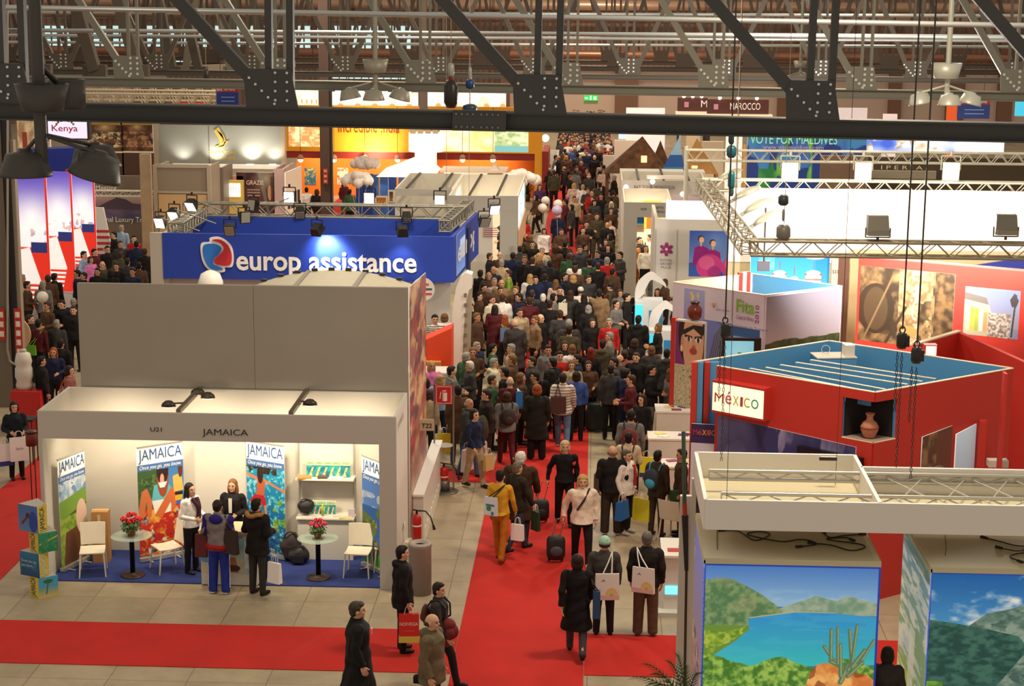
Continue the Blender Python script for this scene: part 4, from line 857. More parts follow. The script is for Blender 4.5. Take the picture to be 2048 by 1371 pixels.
nz1,nz0=(zl1+zr1)/2,(zl0+zr0)/2
W_=lambda d,s:Bf+d*s
for(d,L_,s0,ins)in[(dBA,LBA,sl,False),(dBC,LBC,sr,True)]:
 dwall(W_(d,s0),W_(d,L_),0,MZ,t,ins);q=Vector
 dwall(W_(d,0),W_(d,s0),0,nz0,t,ins);
 dwall(W_(d,0),W_(d,s0),nz1,MZ,t,ins)
dwall(Cf,Df,0,MZ,t,True);dwall(Df,Sf,0,MZ,t,True)
NB=mat((26,18,16),.8);e1,e2,e3=W_(dBA,sl),W_(dBA,sl)+dBC*sr,W_(dBC,sr)
for(a,c)in[(e1+dBC*.06,e2),(e2,e3+dBA*.06)]:b=MB();b.wall(a,c,nz0,nz1,.04);b.build('niche_lining',NB,t)
b=MB();b.prism([(v.x,v.y,nz0-.03)for v in(Bf+Vector((0,-.02,0)),e3,e2,e1)],(0,0,.035));b.build('niche_shelf',mat((150,130,120),.6),t)
b=MB();b.prism([(v.x,v.y,nz1)for v in(Bf,e3,e2,e1)],(0,0,.03));b.build('niche_lining',NB,t)
vc=Bf+dBA*sl*.42+dBC*sr*.42;tv=thing('clay_vase','reddish clay vase standing in the black corner niche','vase',(vc.x,vc.y,nz0+.006))
b=MB();b.lathe([(.07,0),(.1,.03),(.15,.14),(.155,.2),(.12,.27),(.065,.31),(.05,.36),(.07,.41),(.085,.43),(.06,.43),(.04,.37),(.01,.36)],n=26);b.build('vase_body',mat((190,122,92),.7,noise=.15,nscale=14),tv,local=True)
b=MB();b.lathe([(.157,.17),(.16,.19),(.157,.21)],n=26);b.build('painted_band',mat((150,80,60),.7),tv,local=True)
for(xa,ya,xb,yb)in[(1500,736,1742,783),(1532,734,1771,778),(1561,729,1815,768),(1592,724,1845,762),(1621,719,1872,757)]:
 a=G(xa,ya,MZ-.09);c=G(xb,yb,MZ-.09)
 b=MB();b.bar(a-Vector((0,0,.13)),c-Vector((0,0,.13)),.05,.24);b.build('roof_slat',MBLU,t);b=MB();b.bar(a,c,.05,.012);b.build('slat_edge',EDGE,t)
bx=G(1667,709,3.62);b=MB();b.box((bx.x,bx.y,3.2),(.75,.5,.8),.15);cab=b.build('inner_cabin',MBLU,t);b=MB();b.box((bx.x,bx.y,3.61),(.77,.52,.02),.15);b.build('cabin_top',OFFW,cab)
b=MB();b.box((bx.x+.28,bx.y+.05,3.72),(.18,.25,.2),.15);top(b,'air_unit',OFFW,'small white unit on top of the inner blue cabin','unit')
t3=thing('coiled_cable','thin white cable coil on the inner blue cabin','cable',(bx.x-.1,bx.y,3.62));b=MB();b.path([(bx.x-.15+.08*math.cos(a),bx.y,3.72+.08*math.sin(a))for a in[k*.5 for k in range(14)]],.008,5);b.build('cord',mat((200,200,190),.4),t3)
for k,(xx,m_,dz)in enumerate([(1384,MRED,0),(1396,MBLU,0),(1409,MRED,-.02),(1421,MBLU,-.02),(1431,MBLU,-.02)]):
 p=G(xx,722,MZ+dz);z0=.62 if k<9 else 0;b=MB();b.box((p.x+.045,p.y-.05,(MZ+dz+z0)/2+.3),(.1,.14 if m_ is MRED else .06,MZ+dz-z0-.6));b.build('stripe_slat',m_,t)
s0,z1_=onl(1440,757);s1,zz1=onl(1545,773);_,zz0=onl(1545,838);dA=Vector((dBA.x,dBA.y,0));nO=Vector((dBA.y,-dBA.x,0));nO=nO if nO.y<0 else-nO
z0_=zz0;z1_=zz1
pL=Bf+dA*s0;pR=Bf+dA*s1;cen=(pL+pR)/2+nO*.13;ang=math.atan2((pR-pL).y,(pR-pL).x);Lw=(Vector((pR.x,pR.y,0))-Vector((pL.x,pL.y,0))).length
sg=thing('light_box_sign','glowing white light box reading mexico in coloured letters','sign',(cen.x,cen.y,z0_))
b=MB();b.box((cen.x,cen.y,(z0_+z1_)/2),(Lw,.24,z1_-z0_),ang);b.build('sign_case',MRED,sg)
fc=cen+nO*.125;uR=Vector((math.cos(ang),math.sin(ang),0));h_=z1_-z0_
q=fc-uR*Lw*.485;A=Art(70,40,(252,244,214));A.glow(.1,.5,.9,(255,235,190),.5)
sheet('lit_front',(q.x,q.y,z0_+.04),tuple(q+uR*Lw*.97+Vector((0,0,z0_+.04-q.z))),tuple(q+uR*Lw*.97+Vector((0,0,z1_-.04-q.z))),(q.x,q.y,z1_-.04),A,sg,.004,emit=.75)
cols=[(200,50,35),(215,120,140),(225,190,70),(200,70,90),(200,190,80),(60,170,140)];ws=[.2,.14,.13,.06,.13,.16];x_=.05
for ch_,cc,w_ in zip('MéXICO',cols,ws):
 p=q+uR*Lw*.97*x_;hh=h_*(.4 if ch_=='é' else .3)
 text('lettering',ch_,(p.x,p.y,z0_+h_*.34),uR,(0,0,1),Lw*w_*.86,hh,mat(cc,.5),sg,bold=0 if ch_=='M' else .012);x_+=w_+.012
def mex_low():
 A=Art(150,60,(60,55,110));A.speck(A.U>-1,(50,48,100),(120,115,160),4,3);A.speck(A.fbm(5,4,8)>.55,(150,140,180),(90,85,130),12,5);A.line((.3,.95),(.55,.3),.03,(40,36,80));return A
sA,za=onl(1436,845);sB,zb2=onl(1740,900);a=Bf+dA*(sA-.02)+nO*.04;c=Bf+dA*.3+nO*.04
sheet('lower_print',(a.x,a.y,.1),(c.x,c.y,.1),(c.x,c.y,zb2+.02),(a.x,a.y,za+.15),mex_low(),t,.01)
s0,z1_=onl(1602,888);s1,zz=onl(1700,915);a=Bf+dA*s0+nO*.1;c=Bf+dA*(s1-.3)+nO*.1;cc=(a+c)/2;Ls=(Vector((c.x-a.x,c.y-a.y,0))).length
tvt=thing('wall_screen','wide black television screen mounted low on the red MEXICO stand wall','screen',(cc.x,cc.y,1.2));b=MB();b.box((cc.x,cc.y,z1_-.45),(Ls,.08,.9),ang);b.build('screen_case',mat((16,14,18),.3),tvt);b=MB();c2=cc+nO*.045;b.box((c2.x,c2.y,z1_-.45),(Ls*.95,.01,.82),ang);b.build('screen_panel',mat((30,28,44),.1),tvt)
p0,p1=G(1384,722,MZ),G(1447,740,MZ)
q0=Vector((PY(1383,850,p0.y-.25).x,p0.y-.25,0));q1=Vector((PY(1448,850,p0.y-.35).x,p0.y-.35,0));zt_=PY(1400,848,p0.y-.3).z
A=Art(60,150,(200,190,205));A.rect(0,.86,1,1,(50,30,80));A.rect(0,0,1,.45,(70,40,110));A.speck((A.V>.5)&(A.V<.8)&(A.U>.55)&(A.fbm(9,2,3)>.52),(130,110,160),(160,150,190),20)
pt=thing('info_poster','purple headed information poster below the blue and red stripes','poster',q0);sheet('poster_sheet',(q0.x,q0.y,.1),(q1.x,q1.y,.1),(q1.x,q1.y,zt_),(q0.x,q0.y,zt_),A,pt,.03)
dd=(q1-q0).normalized();x_=.06
for ch_,cc in zip('MéXICO',[(200,40,60),(200,60,80),(225,180,40),(200,60,90),(90,170,80),(50,120,190)]):p=q0+dd*(q1-q0).length*x_;text('lettering',ch_,(p.x,p.y,zt_-.2),dd,(0,0,1),.075,.1,mat(cc,.5),pt,bold=0 if ch_=='M' else .01);x_+=.14
s0,z1_=onr(1840,872);s1,z0_=onr(1896,925)
nR=Vector((dBC.y,-dBC.x,0));nR=nR if nR.y<0 else-nR
a=Bf+Vector((dBC.x,dBC.y,0))*s0+nR*.06;c=Bf+Vector((dBC.x,dBC.y,0))*s1+nR*.06
A=Art(40,40,(110,80,60));A.speck(A.U>-1,(90,60,45),(150,115,80),6);A.rect(.5,.3,1,1,(110,60,50));A.ell(.5,.35,.3,.1,(150,140,130))
sheet('ruin_picture',(a.x,a.y,z0_-.5),(c.x,c.y,z0_-.5),(c.x,c.y,z1_+.1),(a.x,a.y,z1_),A,t,.02)
s0,z1_=onr(1906,866);s1,_=onr(1946,850);a=Bf+Vector((dBC.x,dBC.y,0))*s0+nR*.08;c=Bf+Vector((dBC.x,dBC.y,0))*s1+nR*.08
A=Art(20,60,(160,175,190));A.vgrad((120,110,125),(190,210,225),0,1);sheet('lit_doorway',(a.x,a.y,.1),(c.x,c.y,.1),(c.x,c.y,z1_+.12),(a.x,a.y,z1_),A,t,.02,emit=.25)
s0,_=onr(1948,850);a=Bf+Vector((dBC.x,dBC.y,0))*s0+nR*.1;b=MB();b.span((a.x,a.y-.12,0),(a.x+.12,a.y,z1_+.2));b.build('door_post',MRED,t)
p=G(1978,930,2.6);b=MB();p=PY(1995,925,30.6);b.box(p,(.34,.2,.12));top(b,'paper_bundle',mat((205,195,185),.6),'white folded bundle near the base of the red wall at right','bundle')
FZt=2.83
a=PY(1345,634,39.9);FZt=a.z;c=PY(1412,648,39.45)
t=thing('picture_wall','red edged wall with a portrait of a dark-haired woman over carved stone','wall',((a.x+c.x)/2,a.y,0))
dd=Vector((c.x-a.x,c.y-a.y,0));q=a+dd*.12
b=MB();b.wall(a,a+dd*.13,0,FZt,.12);b.build('red_edge',MRED,t)
b=MB();b.wall(a+dd*.13,c,0,FZt-.02,.1);b.build('wall_panel',OFFW,t)
def face():
 A=Art(110,250,(205,195,160));A.rect(0,.66,1,1,(125,45,110));A.ell(.6,.91,.5,.12,(40,30,32));A.poly([(.42,.7),(.8,.7),(.9,.655),(.3,.655)],(195,145,112));A.ell(.62,.85,.36,.125,(210,162,128));A.poly([(.62,.985),(.2,.93),(.3,.9),(.62,.955),(.92,.9),(1,.93),(1,.985)],(40,30,32));A.ell(.24,.83,.05,.03,(190,140,110));A.ell(.22,.79,.045,.012,(225,205,160))
 A.line((.34,.893),(.56,.885),.045,(38,28,28));A.line((.68,.885),(.9,.893),.045,(38,28,28));A.ell(.46,.868,.09,.010,(235,225,220));A.ell(.79,.868,.09,.010,(235,225,220));A.ell(.46,.868,.045,.010,(45,30,28));A.ell(.79,.868,.045,.010,(45,30,28));A.line((.62,.87),(.66,.815),.03,(186,134,104));A.ell(.64,.81,.07,.007,(170,112,88));A.ell(.63,.775,.13,.012,(168,66,60));A.ell(.4,.81,.1,.03,(216,150,122),.5)
 A.rect(0,.28,1,.655,(200,190,155));m=(A.V>.28)&(A.V<.655);f=A.fbm(5,3,4);A.put(m&(np.abs(np.sin(f*26))<.25),(95,84,62));A.rect(0,0,1,.28,(70,20,70));A.speck((A.V<.28)&(A.fbm(5,3,3)>.52),(130,30,130),(90,20,100),14);return A
n_=Vector((dd.y,-dd.x,0)).normalized();n_=n_ if n_.y<0 else-n_
a2=a+dd*.14+n_*.055;c2=c+n_*.055;sheet('portrait_print',(a2.x,a2.y,.15),(c2.x,c2.y,.15),(c2.x,c2.y,FZt-.06),(a2.x,a2.y,FZt-.06),face(),t,.004)
pv=(a+c)/2+Vector((.12,0,0));tv=thing('clay_jar','shiny dark brown round jar on top of the portrait wall','jar',(pv.x,pv.y,FZt));b=MB();b.lathe([(.1,0),(.15,.06),(.17,.18),(.15,.28),(.09,.33),(.08,.37),(.11,.4),(.08,.4),(.05,.35),(.01,.34)],n=24);b.build('jar_body',mat((110,44,24),.2,noise=.1),tv,local=True);b=MB();b.lathe([(.085,.36),(.118,.395),(.085,.41)],n=24);b.build('jar_rim',mat((60,24,16),.2),tv,local=True)
FZ=3.7
Lc,Fc,Rc,Bc=G(1348,563,FZ),G(1530,589,FZ),G(1683,571,FZ),G(1505,546,FZ)
t=thing('exhibition_stand','open-topped stand with a lilac front wall and green lettering','stand',((Fc.x+Bc.x)/2,Fc.y,0));LIL=mat((214,200,214),.6);LILW=mat((215,205,195),.6)
def iw(a,c,m_out,m_in,z0=0):
 d=Vector((c.x-a.x,c.y-a.y,0)).normalized();n=Vector((-d.y,d.x,0))*.03;ce=Vector((Fc.x+Bc.x,Fc.y+Bc.y,0))/2;n=n if(ce-a).dot(n)>0 else-n
 for s_,m_ in((-.5,m_out),(.5,m_in)):b=MB();b.wall(a+n*s_,c+n*s_,z0,FZ-.012,.03);b.build('wall_panel',m_,t)
 b=MB();b.wall(a,c,FZ-.012,FZ,.07);b.build('top_edge',EDGE,t)
iw(Lc,Fc,LIL,OFFW);iw(Fc,Rc,LIL,MBLU);iw(Rc,Bc,MRED,MBLU);iw(Bc,Lc,OFFW,mat((240,225,195),.6))
dL=Vector((Fc.x-Lc.x,Fc.y-Lc.y,0));uL=dL.normalized();nL=Vector((uL.y,-uL.x,0));W1=dL.length
def onp(px,py,O,u):
 r_=ray(px,py);nr=Vector((-u.y,u.x,0));k=(O-CAM).dot(nr)/r_.dot(nr);P=CAM+r_*k;return(P-O).dot(u),P.z
sA,zA=onp(1345,640,Lc,uL);zB=onp(1520,655,Lc,uL)[1];zC=onp(1500,765,Lc,uL)[1]
o=Lc+nL*.035;P=lambda s,z:(o.x+uL.x*s,o.y+uL.y*s,z)
A=Art(60,90,(140,150,200));A.vgrad((150,140,190),(160,170,215),0,1);A.speck((abs(A.U-.5)<.22)&(A.V>.15)&(A.V<.9)&(A.fbm(4,3,2)>.4),(190,165,110),(220,205,170),9)
sheet('statue_print',P(W1*.13,zB-.05),P(W1*.36,zB-.05),P(W1*.36,FZ-.1),P(W1*.13,FZ-.1),A,t,.004)
A=Art(60,90,(110,120,190));A.vgrad((120,120,180),(120,130,200),0,1);A.poly([(.1,0),(.4,.75),(.65,.95),(1,1),(1,0)],(90,90,120));
for k in range(9):A.line((.2+k*.09,0),(.5+k*.06,.9),.02,(140,140,160))
sheet('building_print',P(W1*.36,zC),P(W1*.66,zC),P(W1*.66,zB),P(W1*.36,zB),A,t,.004)
A=Art(60,50,(60,95,150));
for k in range(4):A.rect(.08,.72-k*.12,.9-.1*(k%2),.77-k*.12,(170,185,205))
A.speck((A.V<.3)&(A.fbm(4,2,3)>.5),(80,115,165),(90,125,170),9);sheet('text_print',P(W1*.66,zC+.3),P(W1*.97,zC+.3),P(W1*.97,zB-.05),P(W1*.66,zB-.05),A,t,.004)
GRN=mat((130,180,50),.5);PUR=mat((150,60,130),.5);DTX=mat((110,100,130),.5)
z1_=onp(1480,600,Lc,uL)[1];z0_=onp(1480,622,Lc,uL)[1];s0=onp(1475,610,Lc,uL)[0];s1=onp(1511,610,Lc,uL)[0]
text('lettering','Fita',P(s0,z0_-.02),uL,(0,0,1),s1-s0,z1_-z0_+.05,GRN,t,bold=.02);text('lettering','2010',P(s1+.13,z0_-.22),(0,0,1),-uL,.42,.1,PUR,t,bold=.01)
text('lettering','Ciudad de México',P(s0,z0_-.17),uL,(0,0,1),s1-s0,.09,PUR,t);text('lettering','Feria Internacional de Turismo',P(s0-.5,z0_-.36),uL,(0,0,1),W1*.55,.06,DTX,t)
for k in range(5):b=MB();a_=k*1.25;c0=Vector(P(W1*.46,z0_+.02))+nL*.01;b.prism([c0,c0+uL*.06*math.cos(a_)+Vector((0,0,.13*(1-.3*k)*1)),c0+uL*.09*math.cos(a_+.5)+Vector((0,0,.08))],nL*.005);b.build('flame_mark',mat([(230,190,60),(200,120,60),(180,60,120),(230,200,90),(160,80,140)][k],.5),t)
text('lettering','gran turismo',P(W1*.5,z0_-.06),uL,(0,0,1),W1*.14,.06,PUR,t)
dR=Vector((Rc.x-Fc.x,Rc.y-Fc.y,0));uR_=dR.normalized();nR_=Vector((uR_.y,-uR_.x,0));o2=Fc+nR_*.035;Q=lambda s,z:(o2.x+uR_.x*s,o2.y+uR_.y*s,z)
def ruins():
 A=Art(160,120,(150,140,150));A.vgrad((180,165,170),(130,125,140),.4,1);A.rect(0,0,1,.42,(95,80,62));A.speck(A.V<.42,(70,62,45),(150,130,105),20,3);m=(A.V<.5+.05*A.fbm(7,3,5)+.03)&(A.V>.3);A.speck(m,(48,60,34),(72,80,44),24,6)
 A.poly([(.02,.18),(.09,.42),(.12,.42),(.3,.1)],(165,145,120));A.poly([(.55,.12),(.72,.3),(.74,.42),(.8,.42),(.83,.3),(.98,.2),(.98,.1)],(155,135,112));A.speck((A.V<.18),(70,75,40),(130,115,80),22,8);return A
zR=onp(1600,785,Fc,uR_)[1];sheet('ruins_print',Q(.02,zR),Q(dR.length-.02,zR),Q(dR.length-.02,FZ-.05),Q(.02,FZ-.05),ruins(),t,.004)
for k in range(3):b=MB();p=Bc+(Lc-Bc)*(.06+.05*k);b.box((p.x,p.y,FZ/2+.05),(.1,.1,FZ),.3);b.build('stripe_slat',[MRED,EDGE,MRED][k],t)
sc_=G(1447,800,1.2);a=PY(1449,722,Lc.y-1.9);c=PY(1508,682,Lc.y-1.9)
ts=thing('standing_screen','flat screen with green letters on pale blue, before the lilac wall','screen',((a.x+c.x)/2,a.y,0))
b=MB();b.span((a.x-.06,a.y,a.z-.35),(c.x+.16,a.y+.1,c.z+.06));b.build('screen_case',mat((24,20,22),.4),ts);A=Art(50,30,(120,195,220));A.glow(.5,.5,.7,(170,220,235),.6)
sheet('screen_image',(a.x,a.y-.005,a.z-.1),(c.x,a.y-.005,a.z-.1),(c.x,a.y-.005,c.z),(a.x,a.y-.005,c.z),A,ts,.004,emit=.5);text('lettering','Fita',(a.x+.45*(c.x-a.x),a.y-.01,a.z+.05),(1,0,0),(0,0,1),.28,.16,mat((60,150,60),.5),ts,bold=.01)
b=MB();b.span(((a.x+c.x)/2-.05,a.y+.02,0),((a.x+c.x)/2+.05,a.y+.08,a.z-.3));b.build('screen_stand',SPOTM,ts)
WZ=4.2
p0,p1=G(1720,513,WZ),G(2120,548,WZ);du=Vector((p1.x-p0.x,p1.y-p0.y,0));u_=du.normalized();nn=Vector((u_.y,-u_.x,0))
t=thing('exhibition_wall','tall red wall at right carrying two large photographs','wall',p0);b=MB();b.wall(p0,p1,0,WZ,.15);b.build('wall_panel',mat((200,52,40),.6),t);b=MB();b.wall(p0,p1,WZ,WZ+.03,.16);b.build('top_edge',mat((220,90,80),.6),t)
o=p0+nn*.08
def onw(px,py):return onp(px,py,o,u_)
def pic(x0,y0,x1,y1,A,nm):
 s0,z1=onw(x0,y0);s1,_=onw(x1,y0);_,z0=onw(x0,y1);P=lambda s,z:(o.x+u_.x*s,o.y+u_.y*s,z);sheet(nm,P(s0,z0),P(s1,z0),P(s1,z1),P(s0,z1),A,t,.004)
A=Art(150,120,(90,70,45));A.speck(A.U>-1,(55,42,28),(140,110,72),9,3);A.ell(.18,.45,.2,.42,(52,40,26));A.ell(.18,.45,.13,.36,(74,58,38));A.speck((A.U>.42)&(A.U<.78)&(A.fbm(5,4,6)>.42),(180,150,105),(120,92,60),26,7);A.speck((A.U>.55)&(A.U<.64),(200,180,150),(130,100,70),30,2);A.line((.3,.0),(.5,.5),.03,(60,46,30));A.ell(.56,.18,.07,.1,(170,130,70));A.line((.05,.0),(.35,.9),.02,(120,96,64));A.speck(A.U>.8,(60,44,28),(120,90,55),14,9)
pic(1722,531,1912,680,A,'temple_picture')
A=Art(110,90,(130,135,165));A.vgrad((150,145,160),(110,120,160),.2,1);A.poly([(0,.1),(0,.8),(.42,.72),(.5,.5),(.7,.45),(.85,.2),(.85,.0),(0,0)],(175,165,140));A.poly([(0,.88),(.4,.8),(.44,.66),(0,.74)],(110,100,95))
for k,c_ in enumerate([(190,180,160),(200,170,70),(150,160,60),(200,195,190),(210,140,90)]):A.rect(.04+k*.08,.1,.11+k*.08,.62-k*.03,c_)
A.speck((A.V<.5)&(A.U>.45)&(A.U<.85),(120,100,90),(200,190,180),30);A.line((.88,.05),(.93,.9),.03,(60,52,50));A.poly([(.82,.8),(.9,.95),(.98,.8),(.94,.66),(.86,.66)],(60,54,56));pic(1931,572,2042,668,A,'street_picture')
q0,q1=G(1830,686,3.4),G(1918,660,3.4);b=MB();tq=thing('partition_wall','lower red partition with pale top edge between the two MEXICO walls','wall',q0);b.wall(q0,q1,0,3.37,.1);b.build('wall_panel',MRED,tq);b=MB();b.wall(q0,q1,3.37,3.4,.11);b.build('top_edge',EDGE,tq)
b=MB();q2=G(2100,742,3.4);b.wall(q1,q2,0,3.37,.1);b.build('wall_panel',MRED,tq)
a=PY(1848,712,33.2);c=PY(1875,690,33.2);t=thing('light_box_sign','small glowing light box peeking over the blue inner wall','sign',(a.x,33.2,a.z));b=MB();b.span((a.x,33.2,a.z),(c.x,33.4,c.z));b.build('sign_case',MRED,t);b=MB();b.span((a.x+.03,33.18,a.z+.02),(c.x-.02,33.2,c.z-.02));b.build('lit_front',mat((255,240,200),.4,emit=1.2),t)
a=PY(1940,523,46);c=PY(2080,505,46);b=MB();b.hexa([(a.x,46,0),(c.x+1,46,0),(c.x+1,46.1,0),(a.x,46.1,0)],[(a.x,46,a.z-.12),(c.x+1,46,c.z+.1),(c.x+1,46.1,c.z+.1),(a.x,46.1,a.z-.12)]);top(b,'blue_partition',mat((28,44,130),.6),'dark blue partition behind the red wall at the right edge','wall')
b=MB();a=PY(1700,540,47);c=PY(2100,505,47);b.span((a.x,47,0),(c.x,47.1,c.z));top(b,'beige_partition',mat((200,175,130),.6),'beige partition seen in a strip above the red wall','wall')
a=G(2010,1000,0);b=MB();b.span((PY(2012,800,30).x,30.2,0),(PY(2018,800,30).x,30.4,PY(2012,745,30.3).z));top(b,'red_post',MRED,'slim red post at the right end of the MEXICO stand','post')
def desk(px,py,w,d,h,lab,lean=0,sh=False):
 p=G(px,py);t=thing('information_counter',lab,'counter',(p.x,p.y,0));b=MB();b.box((p.x,p.y,h/2-.02),(w,d,h-.04));b.build('counter_body',mat((222,214,204),.4),t);b=MB();b.box((p.x,p.y,h-.02),(w+.05,d+.05,.04));b.build('counter_top',mat((236,230,222),.3),t)
 r=random.Random(px)
 for k in range(4):b=MB();b.box((p.x+r.uniform(-.3,.3)*w,p.y+r.uniform(-.3,.3)*d,h+.008),(.22,.16,.012),r.uniform(-.5,.5));tp_=top(b,'brochure',mat([(150,60,110),(225,215,120),(235,230,225),(90,60,130)][k],.5),['purple','yellow','white','dark violet'][k]+' brochure lying on the '+lab.split(',')[0],'brochure')
 return p
desk(1350,905,.9,.7,1.05,'rear white counter beside the portrait wall',0);desk(1347,965,1.1,.6,1.05,'middle white counter, nearer the aisle');desk(1352,1010,.8,.6,.9,'low white counter behind the green chair');
p=G(1335,1220);t=thing('display_counter','white rounded counter with cyan light strip near the right edge of the aisle','counter',(p.x+.3,p.y+.6,0));b=MB();b.box((p.x+.3,p.y+.3,.5),(.75,.9,1.0));b.build('counter_body',mat((225,218,208),.4),t);b=MB();b.box((p.x+.3,p.y+.3,1.02),(.85,1.0,.04));b.build('counter_top',mat((235,230,222),.3),t);b=MB();b.box((p.x+.12,p.y-.16,.42),(.35,.02,.14));b.build('light_strip',mat((90,200,235),.3,emit=2.5),t);b=MB();b.box((p.x+.3,p.y+.3,.04),(1.1,1.3,.08));b.build('plinth',mat((200,196,186),.5),t)
for k in range(3):b=MB();b.box((p.x+.1+.2*k,p.y+.1+.2*k,1.048),(.24,.17,.014),.3*k);top(b,'brochure',mat([(190,60,60),(235,220,215),(120,60,110)][k],.5),['red and white','pale','violet'][k]+' brochure on the counter with the cyan light','brochure')
p=G(1330,1085);tc_=dup(ch,(p.x+.2,p.y+.2,0),2.6,'white moulded chair between the white counters at the right of the aisle')
if 'group' in tc_:del tc_['group']
b=MB();b.box((p.x+.3,p.y+.25,.72),(.45,.05,.5));top(b,'green_screen',mat((34,92,44),.6),'dark green panel standing behind the white chair','panel')
# ==== insurance stand (blue and white)
EB=mat((28,62,170),.6,key='euroblue')
EY0=48.0;a=PY(325,463,EY0);c=PY(908,475,EY0);EX0,EX1=a.x,c.x;EZ1=(a.z+c.z)/2;EZ0=PY(620,560,EY0).z;EY1=G(700,437,EZ1).y
EC=G(954,424,EZ1)
ES=thing('exhibition_stand','blue insurance stand with large white lettering and a red and blue mark','stand',((EX0+EX1)/2,EY0,0))
b=MB();b.span((EX0,EY0-.05,EZ0),(EX1,EY0+.05,EZ1));b.build('fascia_board',EB,ES)
b=MB();b.wall((EX1-.05,EY0+.05),(EC.x,EC.y),EZ0,EZ1,.1);b.build('fascia_board',EB,ES)
b=MB();b.span((EX0+.1,EY1-.1,EZ0),(EX1-.1,EY1,EZ1));b.build('fascia_board',EB,ES)
b=MB();b.span((EX0,EY0+.05,0),(EX0+.1,EY1,EZ1));b.build('side_panel',GREYP,ES)
b=MB();b.span((EX0,EY0-.03,0),(EX0-.35,EY0+.07,EZ1));b.build('corner_panel',GREYP,ES)
b=MB();b.span((EX0,EY0+.3,0),(EX1-.12,EY0+.4,EZ0));b.build('front_panel',mat((196,190,182),.6),ES)
b=MB();b.span((EX1+.15,EY0+2.5,0),(EX1+.22,EY1,EZ1-.1));b.build('side_curtain',mat((36,38,90),.8),ES)
def shape(pts,m,nm,Y,par,depth=.02):
 P=[PY(x,y,Y)for x,y in pts];b=MB();b.prism(P,(0,depth,0));return b.build(nm,m,par)
def bez(pts,n=8):
 out=[];N=len(pts)
 for i in range(N):
  p0,p1,p2,p3=[np.array(pts[(i+k-1)%N],float)for k in range(4)]
  for k in range(n):u=k/n;out.append(tuple(.5*((2*p1)+(p2-p0)*u+(2*p0-5*p1+4*p2-p3)*u*u+(3*p1-p0-3*p2+p3)*u**3)))
 return out
WL=mat((245,245,245),.4);YL=EY0-.09
shape(bez([(402,487),(418,483),(420,475),(440,474),(460,488),(467,508),(465,532),(450,535),(449,543),(428,544),(412,534),(403,514)]),WL,'mark_outline',YL,ES)
shape(bez([(407,491),(424,487),(436,490),(443,497),(438,508),(428,517),(427,528),(436,532),(446,538),(430,540),(416,532),(407,512)]),mat((40,120,215),.4),'left_petal',YL-.025,ES)
shape(bez([(424,480),(440,479),(455,490),(463,508),(461,528),(446,531),(430,527),(429,518),(440,508),(447,497),(440,486)]),mat((205,45,60),.4),'right_petal',YL-.03,ES)
a=PY(473,540,EY0-.06);w=PY(834,540,EY0).x-a.x;hgt=PY(473,500,EY0).z-PY(473,552,EY0).z
o=text('lettering','europ assistance',(a.x,EY0-.06,PY(600,554,EY0).z),(1,0,0),(0,0,1),w,hgt,WL,ES,bold=.022)
eu=Vector((EC.x-EX1,EC.y-EY0,0));eL=eu.length;eu.normalize();en_=Vector((eu.y,-eu.x,0));e0=Vector((EX1,EY0,0))+en_*.02;EP=lambda s_,z:tuple(e0+eu*s_+Vector((0,0,z)))
text('lettering','europ',EP(.5,EZ0+.25),eu,(0,0,1),eL*.8,.6,WL,ES,bold=.02,lift=.02)
A=Art(40,40,(90,130,210));A.vgrad((120,160,225),(50,90,190));A.rect(.2,.3,.8,.8,(225,235,245),.8);sheet('side_picture',EP(.4,EZ0+.1),EP(eL*.8,EZ0+.1),EP(eL*.8,EZ1-.02),EP(.4,EZ1-.02),A,ES,.004,emit=.3)
TM=mat((150,146,134),.4,.6)
zT=EZ1+.2
box_truss('lighting_truss',(EX0-.2,EY1+.2,zT),(EX1+.1,EY1+.2,zT),.35,.35,'rear horizontal lighting truss of the blue insurance stand',r=.035,rb=.018,n=24,m=TM)
box_truss('lighting_truss',(EX0+.3,EY0+.2,zT-.12),(EX0+.3,EY1,zT-.12),.4,.3,'left side lighting truss of the blue insurance stand',r=.035,rb=.018,n=18,m=TM)
box_truss('lighting_truss',(EX1-.3,EY0+.6,zT),(EC.x-.25,EC.y,zT),.3,.3,'right side lighting truss of the blue insurance stand',r=.035,rb=.018,n=18,m=TM)
def flood(p,target,label,s=1,lit=True,energy=0,m=None,group=None,size=(.3,.22,.34),col=(255,240,210),e=8):
 """square floodlight: body, glass, yoke and clamp"""
 p=Vector(p);t=thing('floodlight',label,'floodlight',p,0,group);m=m or mat((34,30,28),.45,.3)
 d=(Vector(target)-p).normalized();R=d.to_track_quat('Y','Z').to_matrix();w,dp,h=[v*s for v in size]
 b=MB();F=[p+R@Vector((x*w/2,dp/2,z*h/2))for x,z in((-1,-1),(1,-1),(1,1),(-1,1))];B_=[p+R@Vector((x*w/2.8,-dp/2,z*h/2.8))for x,z in((-1,-1),(1,-1),(1,1),(-1,1))];b.hexa(B_,F);b.build('lamp_housing',m,t)
 b=MB();F=[p+R@Vector((x*w*.43,dp/2+.012,z*h*.43))for x,z in((-1,-1),(1,-1),(1,1),(-1,1))];G_=[f-d*.01 for f in F];b.hexa(G_,F);b.build('lamp_glass',mat(col,.3,emit=e)if lit else mat((150,145,130),.2),t)
 b=MB();q=[p+R@Vector((x*w*.56,0,0))for x in(-1,1)];u=Vector((0,0,h*.75));b.path([q[0],q[0]+u,q[1]+u,q[1]],.012*s+.004,6);b.tube((q[0]+q[1])/2+u,(q[0]+q[1])/2+u*1.35,.03*s,8);b.build('yoke',m,t)
 if energy:lamp('flood_beam','SPOT',p+d*(dp/2+.05),energy,.12,(1,.93,.82),target,75,.7)
 return t
